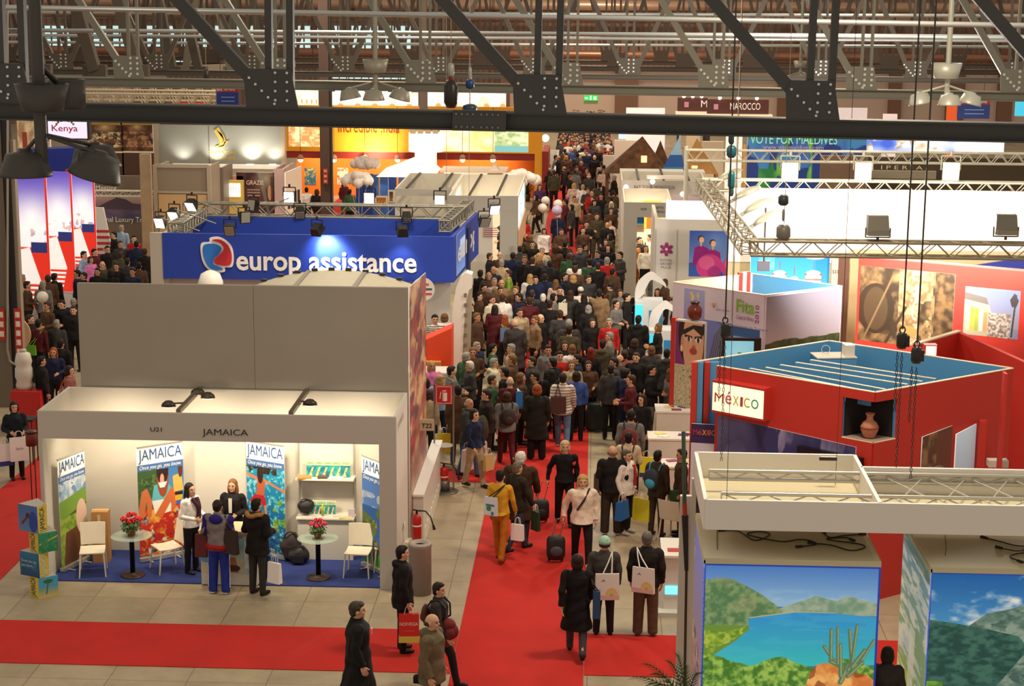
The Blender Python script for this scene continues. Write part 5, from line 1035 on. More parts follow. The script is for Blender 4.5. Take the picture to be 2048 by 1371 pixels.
def fx(x,y,Y):return PY(x,y,Y)
FB=[(460,457,47.6,(440,520),'on the left end of the blue fascia',False,0),(634,458,47.4,(660,505),'above the middle of the blue fascia',True,420),(805,461,47.4,(800,560),'above the right part of the blue fascia',True,60)]
for(x,y,Y,tg,lab,lit,en)in FB:p=fx(x,y,Y);q=PY(tg[0],tg[1],EY0-.05);flood(p,q if lit else(p.x,p.y-1,p.z-.6),'black theatre floodlight hanging '+lab,1.0,lit and x>700,en)
lamp('flood_beam','SPOT',(PY(640,470,EY0-.55).x,EY0-.55,EZ1+.1),150,.1,(.85,.95,1),(PY(655,500,EY0).x,EY0,PY(655,505,EY0).z),110,.9)
for(x,y,Y,tg,lab,lit)in[(322,442,50,(300,470),'low at the left side of the blue stand',True),(349,426,51.5,(330,470),'in the middle of the left side of the blue stand',True),(384,408,53,(360,450),'at the rear of the left side of the blue stand',True),(488,433,51,(510,445),'inside the blue stand near its left truss',False),(600,424,55.6,(600,470),'under the rear truss of the blue stand, left of middle',False),(813,433,55.4,(813,500),'under the rear truss of the blue stand, right of middle',False),(508,411,55.6,(470,405),'black one over the rear left corner of the blue stand',False),(988,415,54.5,(1000,450),'bright one at the right rear corner of the blue stand',True),(968,440,53.0,(985,480),'dark one below the right rear corner of the blue stand',False)]:
 Y=48+(Y-48)*(EY1-48)/8;p=fx(x,y,Y);q=PY(tg[0],tg[1],Y-.6);flood(p,q,'black floodlight on an arm '+lab if x<400 else 'floodlight, '+lab,1.0,lit)
for(x,y,Y,lab)in[(579,393,53.6,'left'),(739,395,53.6,'middle'),(880,400,53.6,'right')]:
 p=fx(x,y,Y);flood(p,(p.x,p.y-3,p.z-.3),'bright white floodlight behind the rear truss of the blue stand, %s of three'%lab,1.1,True,0,None,'floodlights over the rear truss',e=10)
for k,(x0,y0,x1,y1,Y)in enumerate([(322,442,400,462,49.5),(349,424,432,447,51),(386,404,445,422,53),(578,402,525,416,57)]):
 Y=48+(Y-48)*(EY1-48)/8;b=MB();b.tube(fx(x0,y0-6,Y),fx(x1,y1,Y),.022,6);top(b,'lamp_arm',TM,'long thin lamp arm %s'%['at the front left of the blue stand','second along the left side of the blue stand','third along the left side of the blue stand','reaching from the left bright floodlight'][k],'lamp arm')
AX=EX1+.12;prof=[]
P_=[(0,0),(.0,1.2),(.06,2.0),(.2,2.55),(.5,2.86),(.95,2.95),(1.3,2.9)]
t=thing('curved_portal','tall curved white portal panel standing at the corner of the blue stand','portal',(AX,46.3,0))
b=MB();y0=45.9
out=[(PY(903,742,y0).x,0)];
px=[(900,742),(902,680),(905,620),(912,575),(921,553),(932,545),(944,549)];pin=[(944,575),(938,580),(933,600),(929,640),(926,680),(924,742)]
P1=[PY(x,y,y0)for x,y in px]+[PY(x,y,y0)for x,y in pin]
P1[0].z=0;P1[-1].z=0;b.prism(P1,(0,.5,0));b.build('portal_frame',mat((232,228,220),.3),t)
b=MB();Q1=[PY(x,y,y0+.03)for x,y in pin]+[PY(x+16,y,y0+.03)for x,y in[(924,742),(926,660),(928,600),(930,560)]];Q1[5].z=0;Q1[6].z=0;b.prism(Q1,(0,.06,0));b.build('inner_panel',mat((170,160,140),.6),t)
for k in range(7):b=MB();p=PY(931,590+20*k,y0-.03);b.box(p,(.07,.03,.1));b.build('hinge',mat((120,112,98),.5),t)
p=PY(421,556,46.5);b=MB();b.lathe([(.32,-.35),(.33,-.1),(.25,.12),(.1,.2),(.01,.22)],p,22);top(b,'white_dome',mat((235,230,218),.4,emit=.1),'white domed top peeking over the tall grey wall, below the red and blue mark','dome')
a=PY(845,683,44.5);c=PY(903,655,44.5);ORG=mat((232,74,32),.5)
t=thing('reception_counter','bright orange slanted counter of the insurance stand with two people behind','counter',((a.x+c.x)/2,44.5,0))
b=MB();z0=PY(880,742,44.5).z*0;b.hexa([(a.x-.6,44.4,0),(c.x,44.4,0),(c.x,45.2,0),(a.x-.6,45.2,0)],[(a.x-.6,44.4,a.z-.25),(c.x,44.4,c.z),(c.x,45.2,c.z),(a.x-.6,45.2,a.z-.25)]);b.build('counter_body',ORG,t)
b=MB();p=PY(868,742,44.3);b.span((a.x-.6,44.2,0),(c.x-.25,44.38,PY(868,722,44.3).z));b.build('wood_front',mat((200,140,80),.5),t)
p=PY(846,578,47.9);t=thing('round_emblem','round striped emblem on the pale wall beneath the blue fascia','emblem',p);b=MB();b.tube(p,p+Vector((0,-.03,0)),.32,24);b.build('emblem_disc',mat((205,196,190),.5),t)
for k,c_ in enumerate([(190,60,60),(60,80,70),(190,50,50)]):b=MB();b.box(p+Vector((.04*(k-1),-.035,.14-k*.13)),(.5-abs(k-1)*.1,.01,.05));b.build('emblem_stripe',mat(c_,.5),t)
for(x,y,w,d,lab)in[(856,820,1.2,.7,'white counter in front of the woman in pink')]:
 p=G(x,y);t=thing('service_counter',lab,'counter',p);b=MB();b.box((p.x,p.y,.5),(w,d,1.0));b.build('counter_body',OFFW,t);b=MB();b.box((p.x,p.y,1.02),(w+.06,d+.06,.04));b.build('counter_top',mat((236,230,222),.3),t)
 # ==== left side: airline panels
KX=[(30,92),(92,142),(142,190)];
KR=mat((190,36,24),.5)
def plane_art(k):
 A=Art(60,190,(240,235,240));A.vgrad((225,90,70),(200,160,200),.0,.35);A.vgrad((245,240,245),(90,70,180),.6,1)
 A.glow(.5,.68,.75,(255,252,250),1.0);A.speck((A.V>.3)&(A.V<.6)&(A.fbm(5,3,k+9)>.6),(90,120,190),(230,140,110),9,k,.5,.6)
 A.rect(0,0,1,.46,(215,44,28));A.poly([(.08,.02),(.08,.44),(.4,.46),(.72,.2),(.55,.02)],(238,232,226))
 for j in range(5):A.rect(.08,.02+j*.036,.72,.038+j*.036,(215,50,34))
 A.rect(.45,.42,1,.5,(36,44,100));A.rect(0,0,.06,1,(215,40,26));A.rect(.93,0,1,1,(215,40,26));return A
for k,(xa,xb,yt,yb,Y,)in enumerate([(36,95,350,556,53),(95,145,343,552,56),(145,190,343,545,59)]):
 a=PY(xa,yb,Y);c=PY(xb,yt,Y);t=thing('lit_banner','glowing red and white panel with a cloudy picture, %s at the left edge'%['leftmost','middle one','right one'][k],'panel',(a.x,Y,0))
 sheet('panel_sheet',(a.x,Y,.6),(c.x,Y-.15,.6),(c.x,Y-.15,c.z),(a.x,Y,c.z),plane_art(k),t,.02,emit=.7)
 b=MB();b.span((a.x-.1,Y-.02,0),(a.x+.06,Y+.25,c.z+.05));b.build('red_upright',KR,t);b=MB();b.span((a.x,Y,0),(c.x,Y+.25,.6));b.build('panel_base',mat((215,200,195),.5),t)
Y=62;a=PY(190,540,Y);c=PY(212,415,Y);t=thing('lit_banner','narrow red and white striped fin right of the glowing panels','panel',(a.x,Y,0));b=MB();b.prism([(a.x,Y,0),(c.x+.3,Y,0),(c.x+.1,Y,c.z-1.2),(c.x-.1,Y,c.z),(a.x,Y,c.z)],(0,.1,0));b.build('fin_board',mat((228,222,216),.5),t)
for j in range(5):b=MB();z=PY(200,462+j*12,Y).z;b.box(((a.x+c.x)/2+.05,Y-.02,z),(c.x-a.x+.1,.02,.09));b.build('red_stripe',KR,t)
for(x,y,w,lab)in[(120,558,1.2,'dark topped white counter at the foot of the glowing panels'),(155,530,1.1,'dark topped white counter farther back by the glowing panels')]:
 p=G(x,y+40);t=thing('service_counter',lab,'counter',p);b=MB();b.box((p.x,p.y,.52),(w,.6,1.04));b.build('counter_body',mat((205,198,205),.5),t);b=MB();b.box((p.x,p.y,1.06),(w+.1,.7,.04));b.build('counter_top',mat((60,40,44),.4),t)
Y=68;a=PY(190,545,Y);c=PY(322,352,Y)
t=thing('exhibition_wall','brownish grey wall with a dusk mountain picture and white lettering','wall',(a.x,Y,0))
b=MB();b.span((a.x,Y,0),(c.x+1.6,Y+.15,c.z));b.build('wall_panel',mat((122,104,90),.6),t)
A=Art(110,60,(140,110,120));A.vgrad((90,70,120),(205,165,150),.2,1);A.poly([(0,.5),(.1,.75),(.2,.97),(.28,.9),(.35,.72),(.5,.66),(1,.62),(1,.45),(0,.45)],(80,62,78));A.rect(0,0,1,.46,(84,70,110));A.speck((A.V<.46),(80,66,100),(110,90,120),5)
p=PY(192,440,Y-.03);q=PY(322,394,Y-.03);sheet('mountain_picture',(p.x,Y-.02,p.z),(q.x+1.6,Y-.02,p.z),(q.x+1.6,Y-.02,q.z),(p.x,Y-.02,q.z),A,t,.01)
p=PY(176,446,Y-.05);text('lettering','International Luxury Travel Exhibition',(p.x-.3,Y-.04,PY(200,446,Y).z),(1,0,0),(0,0,1),3.9,.26,WTXT,t)
p=PY(192,381,Y-.05);text('lettering','Meeting',(p.x,Y-.04,p.z),(1,0,0),(0,0,1),.8,.2,WTXT,t);text('lettering','in luxury',(p.x,Y-.04,p.z-.2),(1,0,0),(0,0,1),.7,.14,mat((120,120,150),.5),t)
a=PY(190,386,Y-1.0);c=PY(400,386,Y-1.0);box_truss('lighting_truss',(a.x,Y-1,a.z),(c.x,Y-1,a.z),.28,.2,'white lattice truss crossing before the dusk mountain wall',r=.025,rb=.014,n=22,m=mat((215,205,190),.4,.3))
a=PY(283,440,Y-3);c=PY(300,308,Y-3);b=MB();b.hexa([(a.x,Y-3,0),(c.x,Y-3,0),(c.x,Y-2.8,0),(a.x,Y-2.8,0)],[(a.x,Y-3,c.z),(c.x,Y-3,c.z),(c.x,Y-2.8,c.z),(a.x,Y-2.8,c.z)]);top(b,'wooden_column',mat((168,142,112),.7,noise=.15,nscale=2),'pale wooden column in front of the dusk mountain wall','column')
def booth(x0,x1,yt,yb,Y,D,m,lab,z0=0,front=True,cat='stand'):
 a=PY(x0,yb,Y);c=PY(x1,yt,Y);t=thing('exhibition_booth',lab,cat,((a.x+c.x)/2,Y,0))
 if front:b=MB();b.span((a.x,Y,z0),(c.x,Y+.08,c.z));b.build('front_panel',m,t)
 for xx in(a.x,c.x-.08):b=MB();b.span((xx,Y+.08,z0),(xx+.08,Y+D,c.z));b.build('side_panel',m,t)
 return t,a,c
G1=mat((150,136,118),.6);G2=mat((120,108,98),.6);ALU=mat((190,178,160),.4,.3)
t,a,c=booth(315,418,333,480,66,1.9,G1,'grey walled booth with silver edges under the bird sign')
for xx in(a.x,c.x):b=MB();b.span((xx-.07,65.9,0),(xx+.07,66,c.z+.05));b.build('edge_post',ALU,t)
b=MB();b.span((a.x,65.92,c.z-.05),(c.x,66,c.z+.08));b.build('top_rail',ALU,t)
b=MB();b.span((a.x,65.92,PY(360,386,66).z),(c.x,66,PY(360,382,66).z));b.build('middle_rail',ALU,t)
b=MB();b.span((a.x+.1,65.95,0),(c.x-.1,66.0,PY(360,388,66).z));b.build('lower_panel',mat((216,178,128),.6),t)
Y=76;a=PY(313,328,Y);c=PY(567,252,Y)
t=thing('overhead_sign','large grey hanging sign with a golden bird emblem','sign',(a.x,Y,a.z));b=MB();b.span((a.x,Y,a.z),(c.x,Y+.2,c.z));b.build('sign_board',mat((150,150,140),.5),t)
for xx in(313,566):p=PY(xx,300,Y-.1);b=MB();b.span((p.x-.09,Y-.12,0),(p.x+.09,Y+.25,c.z+.08));b.build('support_post',mat((170,155,135),.5),t)
p=PY(418,300,Y-.02);b=MB();b.span((p.x-.02,Y-.01,a.z),(p.x+.02,Y,c.z));b.build('board_seam',mat((110,106,100),.5),t)
GOLD=mat((215,185,90),.5)
for pts in([(427,262),(437,254),(441,262),(448,272),(452,284),(447,292),(436,294),(440,284),(436,275)],[(449,283),(458,281),(453,287),(446,295),(430,295),(432,291),(444,290)],[(432,258),(444,268),(449,280),(443,288),(445,277)]):shape(pts,GOLD,'bird_mark',Y-.04,t)
p=PY(418,308,Y);w_=PY(473,308,Y).x-p.x;text('lettering','SINGAPORE',(p.x,Y-.01,p.z),(1,0,0),(0,0,1),w_,.15,GOLD,t,bold=.005);text('lettering','AIRLINES',(p.x+.1,Y-.01,p.z-.22),(1,0,0),(0,0,1),w_*.86,.15,GOLD,t,bold=.005)
for(xx,e)in[(362,110),(428,170),(500,200),(545,110)]:q=PY(xx,327,Y-.5);lamp('sign_uplight','SPOT',q,e,.1,(1,.95,.85),(q.x,Y,q.z+.9),110,.9);tt=thing('uplight_lamp','bright uplight below the grey bird sign, '+{362:'far left',428:'left of the middle',500:'right of the middle',545:'far right'}[xx],'lamp',q);b=MB();b.box(q-Vector((0,0,.1)),(.3,.2,.12));b.build('lamp_housing',SPOTM,tt);b=MB();b.box(q-Vector((0,0,.03)),(.26,.16,.02));b.build('lamp_glass',mat((255,245,220),.3,emit=14),tt)
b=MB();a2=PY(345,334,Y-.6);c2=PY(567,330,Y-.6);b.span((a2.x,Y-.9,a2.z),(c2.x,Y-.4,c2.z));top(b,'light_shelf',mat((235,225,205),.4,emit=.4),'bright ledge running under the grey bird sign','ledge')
t,a,c=booth(418,446,335,480,68,1.8,G2,'darker grey partition box right of the silver edged booth')
Y=70;a=PY(445,415,Y);c=PY(486,352,Y);b=MB();b.span((a.x,Y,0),(c.x,Y+.2,c.z));top(b,'partition_panel',mat((205,140,110),.6),'salmon coloured partition left of the GRAZIE poster','panel')
a=PY(459,393,69);c=PY(480,367,69);t=thing('light_box_sign','small bright yellow light box left of the GRAZIE poster','sign',(a.x,69,a.z));b=MB();b.span((a.x-.1,69.02,0),(c.x+.12,69.2,c.z+.12));b.build('sign_case',mat((215,185,90),.5),t);b=MB();b.span((a.x,69,a.z),(c.x,69.02,c.z));b.build('lit_front',mat((255,248,220),.4,emit=2.2),t)
for k in range(4):b=MB();b.box((a.x+.06+k*.1,68.99,(a.z+c.z)/2),(.02,.01,.3));b.build('lettering',mat((150,120,80),.5),t)
Y=70;a=PY(474,410,Y);c=PY(548,345,Y);A=Art(70,60,(74,44,44));A.speck(A.U>-1,(64,38,40),(96,60,60),4);A.glow(.78,.85,.4,(200,210,180),.7);A.poly([(.55,1),(.7,.4),(.8,0),(.86,0),(.78,.5),(.66,1)],(150,170,150),.5);A.ell(.88,.5,.06,.22,(205,150,110));A.rect(.9,.1,1,.9,(70,40,40),.6)
for k in range(3):A.rect(.28,.56-k*.07,.62,.585-k*.07,(190,160,145))
t=thing('poster_panel','dark maroon poster reading GRAZIE with a face at its right edge','poster',(a.x,Y,0));sheet('poster_sheet',(a.x,Y,a.z-.3),(c.x,Y,a.z-.3),(c.x,Y,c.z),(a.x,Y,c.z),A,t,.08);b=MB();b.span((a.x,Y+.08,0),(c.x,Y+.14,c.z));b.build('poster_support',G2,t)
p=PY(493,369,Y-.02);text('lettering','GRAZIE',(p.x,Y-.02,p.z),(1,0,0),(0,0,1),.68,.17,mat((235,215,200),.5),t,bold=.006)
t,a,c=booth(548,567,338,420,70,2.5,mat((196,170,168),.6),'pale lilac partition right of the GRAZIE poster')
Y=68;a=PY(572,410,Y);c=PY(598,335,Y);A=Art(30,60,(225,205,185));A.rect(0,.0,1,.3,(220,130,60));
for k in range(4):A.rect(.12+k*.2,.5,.26+k*.2,.72,(40,36,34))
t=thing('poster_panel','narrow white panel with four dark squares left of the brown pillar','poster',(a.x,Y,0));sheet('poster_sheet',(a.x,Y,.3),(c.x,Y+.6,.3),(c.x,Y+.6,c.z),(a.x,Y,c.z-.2),A,t,.06)
Y=78;a=PY(97,276,Y);c=PY(173,237,Y);t=thing('light_box_sign','glowing white light box reading Kenya below a small arched emblem','sign',(a.x,Y,a.z));b=MB();b.span((a.x-.06,Y+.02,a.z-.06),(c.x+.1,Y+.4,c.z+.06));b.build('sign_case',mat((60,50,50),.5),t);b=MB();b.span((a.x,Y,a.z),(c.x,Y+.02,c.z));b.build('lit_front',mat((225,215,240),.4,emit=.9),t)
p=PY(104,266,Y);text('lettering','Kenya',(p.x,Y-.01,p.z),(1,0,0),(0,0,1),PY(156,266,Y).x-p.x,.36,mat((205,50,45),.5),t,bold=.01)
for k in range(7):aa=math.pi*(k+.5)/7;q=PY(130,250,Y-.01)+Vector((math.cos(aa)*.38,0,math.sin(aa)*.2));b=MB();b.box(q,(.09,.01,.09));b.build('arch_emblem',mat([(120,160,70),(200,80,60),(90,80,70)][k%3],.5),t)
Y=82;a=PY(36,300,Y);c=PY(97,228,Y);A=Art(50,60,(200,160,120));A.speck(A.U>-1,(170,130,95),(235,205,160),6);A.rect(.15,.2,.3,.8,(150,60,40));A.speck((A.U>.4)&(A.fbm(6,3,2)>.5),(120,80,50),(245,225,190),12);A.rect(.7,0,.95,.55,(150,110,70))
t=thing('picture_wall','warm lit wall with brown shapes at the far upper left','wall',(a.x,Y,0));sheet('wall_print',(a.x,Y,0),(c.x,Y,0),(c.x,Y,c.z),(a.x,Y,c.z),A,t,.2,emit=.25)
for(x0,x1,seed,lab,c0,c1)in[(176,245,3,'dark wall picture of white sacks, right of the Kenya light box',(60,40,25),(225,200,160)),(245,305,9,'dark wooden wall with small lights, left of the grey bird sign',(60,30,18),(190,130,90))]:
 Y=84;a=PY(x0,330,Y);c=PY(x1,250,Y);A=Art(60,60,c0);A.speck(A.U>-1,c0,(110,70,45),6,seed);A.speck((A.V>.2)&(A.V<.75)&(A.fbm(8,3,seed)>.5),(120,90,60),c1,20,seed);A.glow(.5,.97,.4,(255,220,150),.8);A.rect(0,0,1,.06,(235,215,180));t=thing('picture_wall',lab,'wall',(a.x,Y,0));p=PY(x0,305,Y);sheet('wall_print',(a.x,Y,p.z),(c.x,Y,p.z),(c.x,Y,c.z),(a.x,Y,c.z),A,t,.1,emit=.15);b=MB();b.span((a.x,Y,0),(c.x,Y+.1,p.z));b.build('wall_panel',mat((90,60,45),.6),t);b=MB();b.span((a.x,Y-.1,c.z),(c.x,Y+.1,c.z+.5));b.build('yellow_beam',mat((180,150,70),.5),t)
Y=74;a=PY(45,300,Y);c=PY(200,294,Y);b=MB();b.hexa([(a.x,Y,0),(c.x,Y,0),(c.x,Y+1,0),(a.x,Y+1,0)],[(a.x,Y,a.z),(c.x,Y,c.z),(c.x,Y+1,c.z),(a.x,Y+1,a.z)]);top(b,'blue_partition',mat((24,44,150),.6),'blue partition under the Kenya light box at the far left','wall')
for(x,y,lab,Y)in[(455,193,'blue and red hanging sign left of the big gusset plate',60),(1947,218,'blue and red hanging sign at the upper right',60)]:
 p=PY(x,y,Y);t=thing('direction_sign',lab,'sign',p);w=1.05 if x>1000 else .75;b=MB();b.box(p-Vector((0,0,.08)),(w,.06,.46));b.build('sign_board',mat((30,52,130),.5),t);b=MB();b.box(p+Vector((0,0,.25)),(w,.06,.2));b.build('header_band',mat((165,36,30),.5),t);b=MB();b.tube(p+Vector((w*.3,0,.35)),(p.x+w*.3,p.y,13),.01,5);b.tube(p+Vector((-w*.3,0,.35)),(p.x-w*.3,p.y,13),.01,5);b.build('hanger_wire',SPOTM,t)
 text('lettering','The World',(p.x-.12,p.y-.035,p.z+.2),(1,0,0),(0,0,1),w*.5,.1,WTXT,t,lift=.006);text('lettering','Bit',(p.x-w*.45,p.y-.035,p.z+.19),(1,0,0),(0,0,1),w*.25,.12,WTXT,t,lift=.006)
 for k in range(2):b=MB();b.box((p.x+.02,p.y-.036,p.z-.02-.13*k),(w*.6,.008,.035));b.build('text_line',mat((120,150,200),.5),t)
p=G(62,860);b=MB();b.box((p.x,p.y,.5),(.7,.6,1.0));top(b,'red_box',mat((185,26,20),.5),'plain red box beside the side aisle, under the white column','box')
p2=PY(54,745,p.y);t=thing('white_canister','white stacked canister standing on the red box at the left edge','canister',(p.x-.1,p.y,1.0));b=MB();b.lathe([(.17,0),(.2,.1),(.17,.2),(.21,.3),(.2,.5),(.17,.56),(.2,.66),(.16,.85),(.06,.9)],n=20);b.build('canister_body',mat((205,195,185),.4),t,local=True);b=MB();b.lathe([(.08,.88),(.08,.95)],n=14);b.build('cap',GREYP,t,local=True)
p=G(52,925);t=thing('black_stand','small black tall table by the woman with white bags','table',p);b=MB();b.box((p.x,p.y,1.0),(.5,.4,.05));b.build('table_top',BLKB,t)
for sx in(-1,1):
 for sy in(-1,1):b=MB();b.tube((p.x+sx*.22,p.y+sy*.17,0),(p.x+sx*.22,p.y+sy*.17,.98),.015,6);b.build('leg',mat((60,24,20),.5),t)
p=PY(24,668,44.5);t=thing('round_disc_sign','large pale round disc behind the narrow safety panel at the left edge','sign',p);b=MB();b.tube(p,p+Vector((0,.05,0)),.48,32);b.build('disc',mat((215,175,130),.5),t);b=MB();b.tube((p.x,p.y+.1,0),(p.x,p.y+.1,p.z),.03,8);b.build('support_pole',SPOTM,t)
# ==== India hall (yellow, orange, red)
IY=84.0
YEL=mat((236,160,24),.6);ORGE=mat((222,110,22),.6);MAR=mat((140,26,14),.6)
a=PY(573,380,IY);c=PY(1070,262,IY);zt=PY(800,255,IY).z+1.0;zm=PY(800,304,IY).z;zl=PY(800,318,IY).z
t=thing('exhibition_stand','long yellow and orange India stand with a red band','stand',((a.x+c.x)/2,IY,0))
b=MB();b.span((a.x,IY-.1,zm),(c.x,IY+.1,zt));b.build('fascia_board',YEL,t)
b=MB();b.span((a.x,IY,zl),(c.x,IY+.12,zm));b.build('red_band',MAR,t)
b=MB();b.span((a.x,IY+3,0),(c.x,IY+3.2,zl));b.build('back_wall',ORGE,t)
b=MB();x1=PY(1097,300,IY).x;b.span((c.x,IY-.1,0),(c.x+.35,IY+.2,zt));b.build('corner_post',YEL,t)
b=MB();b.span((c.x+.36,IY-.2,0),(x1,IY+3,PY(1085,302,IY).z));b.build('red_pillar',MAR,t)
p=PY(677,265,IY-.12);text('lettering','Incredible !ndia',(p.x,IY-.12,p.z),(1,0,0),(0,0,1),PY(799,265,IY).x-p.x,.62,mat((150,40,10),.5),t)
A=Art(130,40,(250,235,190));A.speck(A.U>-1,(255,245,215),(245,215,130),6,3);A.rect(.62,.0,1,.45,(120,180,180));A.speck((A.U>.62)&(A.V>.3),(150,180,120),(235,235,190),14,4)
p=PY(880,302,IY);q=PY(1057,262,IY);sheet('lit_picture',(p.x,IY-.12,p.z),(q.x,IY-.12,p.z),(q.x,IY-.12,q.z),(p.x,IY-.12,q.z),A,t,.01,emit=.9)
A=Art(50,50,(250,215,140));A.speck(A.U>-1,(255,235,180),(235,150,90),6,6);p=PY(575,294,IY-.5);q=PY(638,250,IY-.5);sheet('lit_picture',(p.x,IY-.12,p.z),(q.x,IY-.12,p.z),(q.x,IY-.12,q.z),(p.x,IY-.12,q.z),A,t,.01,emit=.8)
for k,(xx,c0,c1)in enumerate([(620,(30,90,140),(220,160,60)),(685,(230,210,200),(200,60,70))]):
 p=PY(xx-11,370,IY+2.9);q=PY(xx+11,336,IY+2.9);A=Art(24,36,c0);A.speck(A.U>-1,c0,c1,5,k+2,.58);sheet('wall_poster',(p.x,IY+2.98,p.z),(q.x,IY+2.98,p.z),(q.x,IY+2.98,q.z),(p.x,IY+2.98,q.z),A,t,.01)
for k,xx in enumerate([601,668,730,795,925,986]):
 q=PY(xx,314,IY-.5);tt=thing('hanging_lamp','small bright lamp below the yellow fascia, %s from the left'%['first','second','third','fourth','fifth','last'][k],'lamp',q);b=MB();b.lathe([(.16,-.1),(.12,.05),(.04,.12)],q,14);b.build('lamp_shade',mat((190,140,110),.4),tt);b=MB();b.ell(q-Vector((0,0,.12)),.12);b.build('lamp_bulb',mat((255,240,225),.3,emit=8),tt);b=MB();b.tube(q+Vector((0,0,.1)),(q.x,q.y,zt),.012,5);b.build('cord',SPOTM,tt)
 lamp('wall_washer','SPOT',(q.x,IY+1.6,zl-.05),160,.12,(1,.75,.35),(q.x,IY+3,1.2),120,.9)
lamp('sign_uplight','SPOT',(PY(740,306,IY-1.6).x,IY-1.6,zm-.2),700,.3,(1,.9,.6),(PY(740,280,IY).x,IY,zm+.6),140,1)
YB=108
def upper_banner(x0,x1,y0,y1,lab,seed):
 a=PY(x0,y1,YB);c=PY(x1,y0,YB);A=Art(120,30,(250,240,220));A.speck(A.U>-1,(255,250,240),(240,215,180),6,seed)
 for k in range(5):u=.1+.2*k+.03*(seed%3);A.ell(u,.3,.035,.5,(235,150,90));A.ell(u+.01,.62,.02,.16,(250,215,180))
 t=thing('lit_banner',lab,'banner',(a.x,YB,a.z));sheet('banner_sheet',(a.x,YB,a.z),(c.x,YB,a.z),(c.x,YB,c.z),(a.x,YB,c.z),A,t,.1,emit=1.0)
 for k in range(2):x=a.x+(c.x-a.x)*(.2+.6*k);b=MB();b.tube((x,YB,c.z),(x,YB,13),.03,5);b.build('hanger',SPOTM,t)
 for k in range(4):
  x=a.x+(c.x-a.x)*(.1+.27*k);b=MB();b.ell((x,YB-1,c.z+.1),.17);b.build('banner_lamp',mat((255,245,225),.3,emit=9),t)
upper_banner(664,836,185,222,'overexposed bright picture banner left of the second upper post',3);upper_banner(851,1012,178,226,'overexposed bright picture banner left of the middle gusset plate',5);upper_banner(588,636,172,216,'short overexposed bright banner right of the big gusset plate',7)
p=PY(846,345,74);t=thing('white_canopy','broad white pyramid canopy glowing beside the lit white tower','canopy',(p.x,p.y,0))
zc=PY(800,346,74).z;za=PY(838,308,74).z;hw=(PY(830,340,74).x-PY(750,340,74).x)
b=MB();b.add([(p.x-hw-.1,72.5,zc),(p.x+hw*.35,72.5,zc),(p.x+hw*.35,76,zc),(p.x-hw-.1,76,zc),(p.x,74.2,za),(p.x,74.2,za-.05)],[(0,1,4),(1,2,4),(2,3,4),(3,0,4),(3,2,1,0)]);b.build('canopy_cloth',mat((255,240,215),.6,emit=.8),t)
for(dx,yy)in[(-hw,72.6),(.3,72.6)]:b=MB();b.tube((p.x+dx,yy,0),(p.x+dx,yy,zc),.04,8);b.build('canopy_pole',mat((160,130,110),.4),t)
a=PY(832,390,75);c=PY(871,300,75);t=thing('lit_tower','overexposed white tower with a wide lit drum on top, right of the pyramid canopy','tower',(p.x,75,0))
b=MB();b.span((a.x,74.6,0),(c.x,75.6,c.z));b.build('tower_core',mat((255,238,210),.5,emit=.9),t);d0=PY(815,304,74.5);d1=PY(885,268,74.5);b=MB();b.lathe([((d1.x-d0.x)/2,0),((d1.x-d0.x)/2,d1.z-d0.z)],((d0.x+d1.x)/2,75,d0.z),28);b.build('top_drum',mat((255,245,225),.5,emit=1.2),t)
for k in range(4):q=PY(826+15*k,262,74);b=MB();b.box(q,(.22,.2,.2));b.build('drum_lamp',mat((190,175,150),.4),t)
lamp('tower_glow','POINT',((a.x+c.x)/2,73.5,c.z-.8),300,.3,(1,.9,.7))
def flat_roof(x0,x1,yt,yb,Y,m,lab):a=PY(x0,yb,Y);c=PY(x1,yt,Y);b=MB();b.span((a.x,Y,0),(c.x,Y+.2,c.z));top(b,'partition_wall',m,lab,'wall')
for(x0,x1,yt,Y,cc,lab)in[(712,745,348,76,(20,54,130),'left deep blue partition behind the balloon cloud'),(746,776,350,73,(60,100,175),'brighter blue partition with a spot of light, left of the pyramid canopy'),(777,792,352,75.5,(20,54,130),'narrow deep blue partition left of the canopy pole'),(797,825,350,77,(90,105,170),'greyish blue partition under the pyramid canopy')]:
 a=PY(x0,400,Y);c=PY(x1,yt,Y);b=MB();b.span((a.x,Y,0),(c.x,Y+.2,c.z));top(b,'blue_partition',mat(cc,.6),lab,'wall')
q=PY(761,352,72.6);lamp('wall_washer','SPOT',q,60,.1,(.8,.9,1),(q.x,73,q.z-1),80,.9)
for(x0,x1,y0,y1,c0,lab)in[(750,775,392,410,(150,90,40),'small framed picture with brown scene above the blue stand truss'),(776,789,380,405,(60,50,60),'narrow framed picture right of the brown scene')]:
 a=PY(x0,y1,71.5);c=PY(x1,y0,71.5);t=thing('framed_picture',lab,'picture',a);b=MB();b.span((a.x,71.5,a.z),(c.x,71.56,c.z));b.build('frame',mat((210,190,160),.5),t);A=Art(20,16,c0);A.speck(A.V<.6,c0,(230,180,60),6,2);sheet('picture_print',(a.x+.06,71.49,a.z+.06),(c.x-.06,71.49,a.z+.06),(c.x-.06,71.49,c.z-.06),(a.x+.06,71.49,c.z-.06),A,t,.004)
BAL=mat((238,230,222),.35);BAL2=mat((214,196,188),.35)
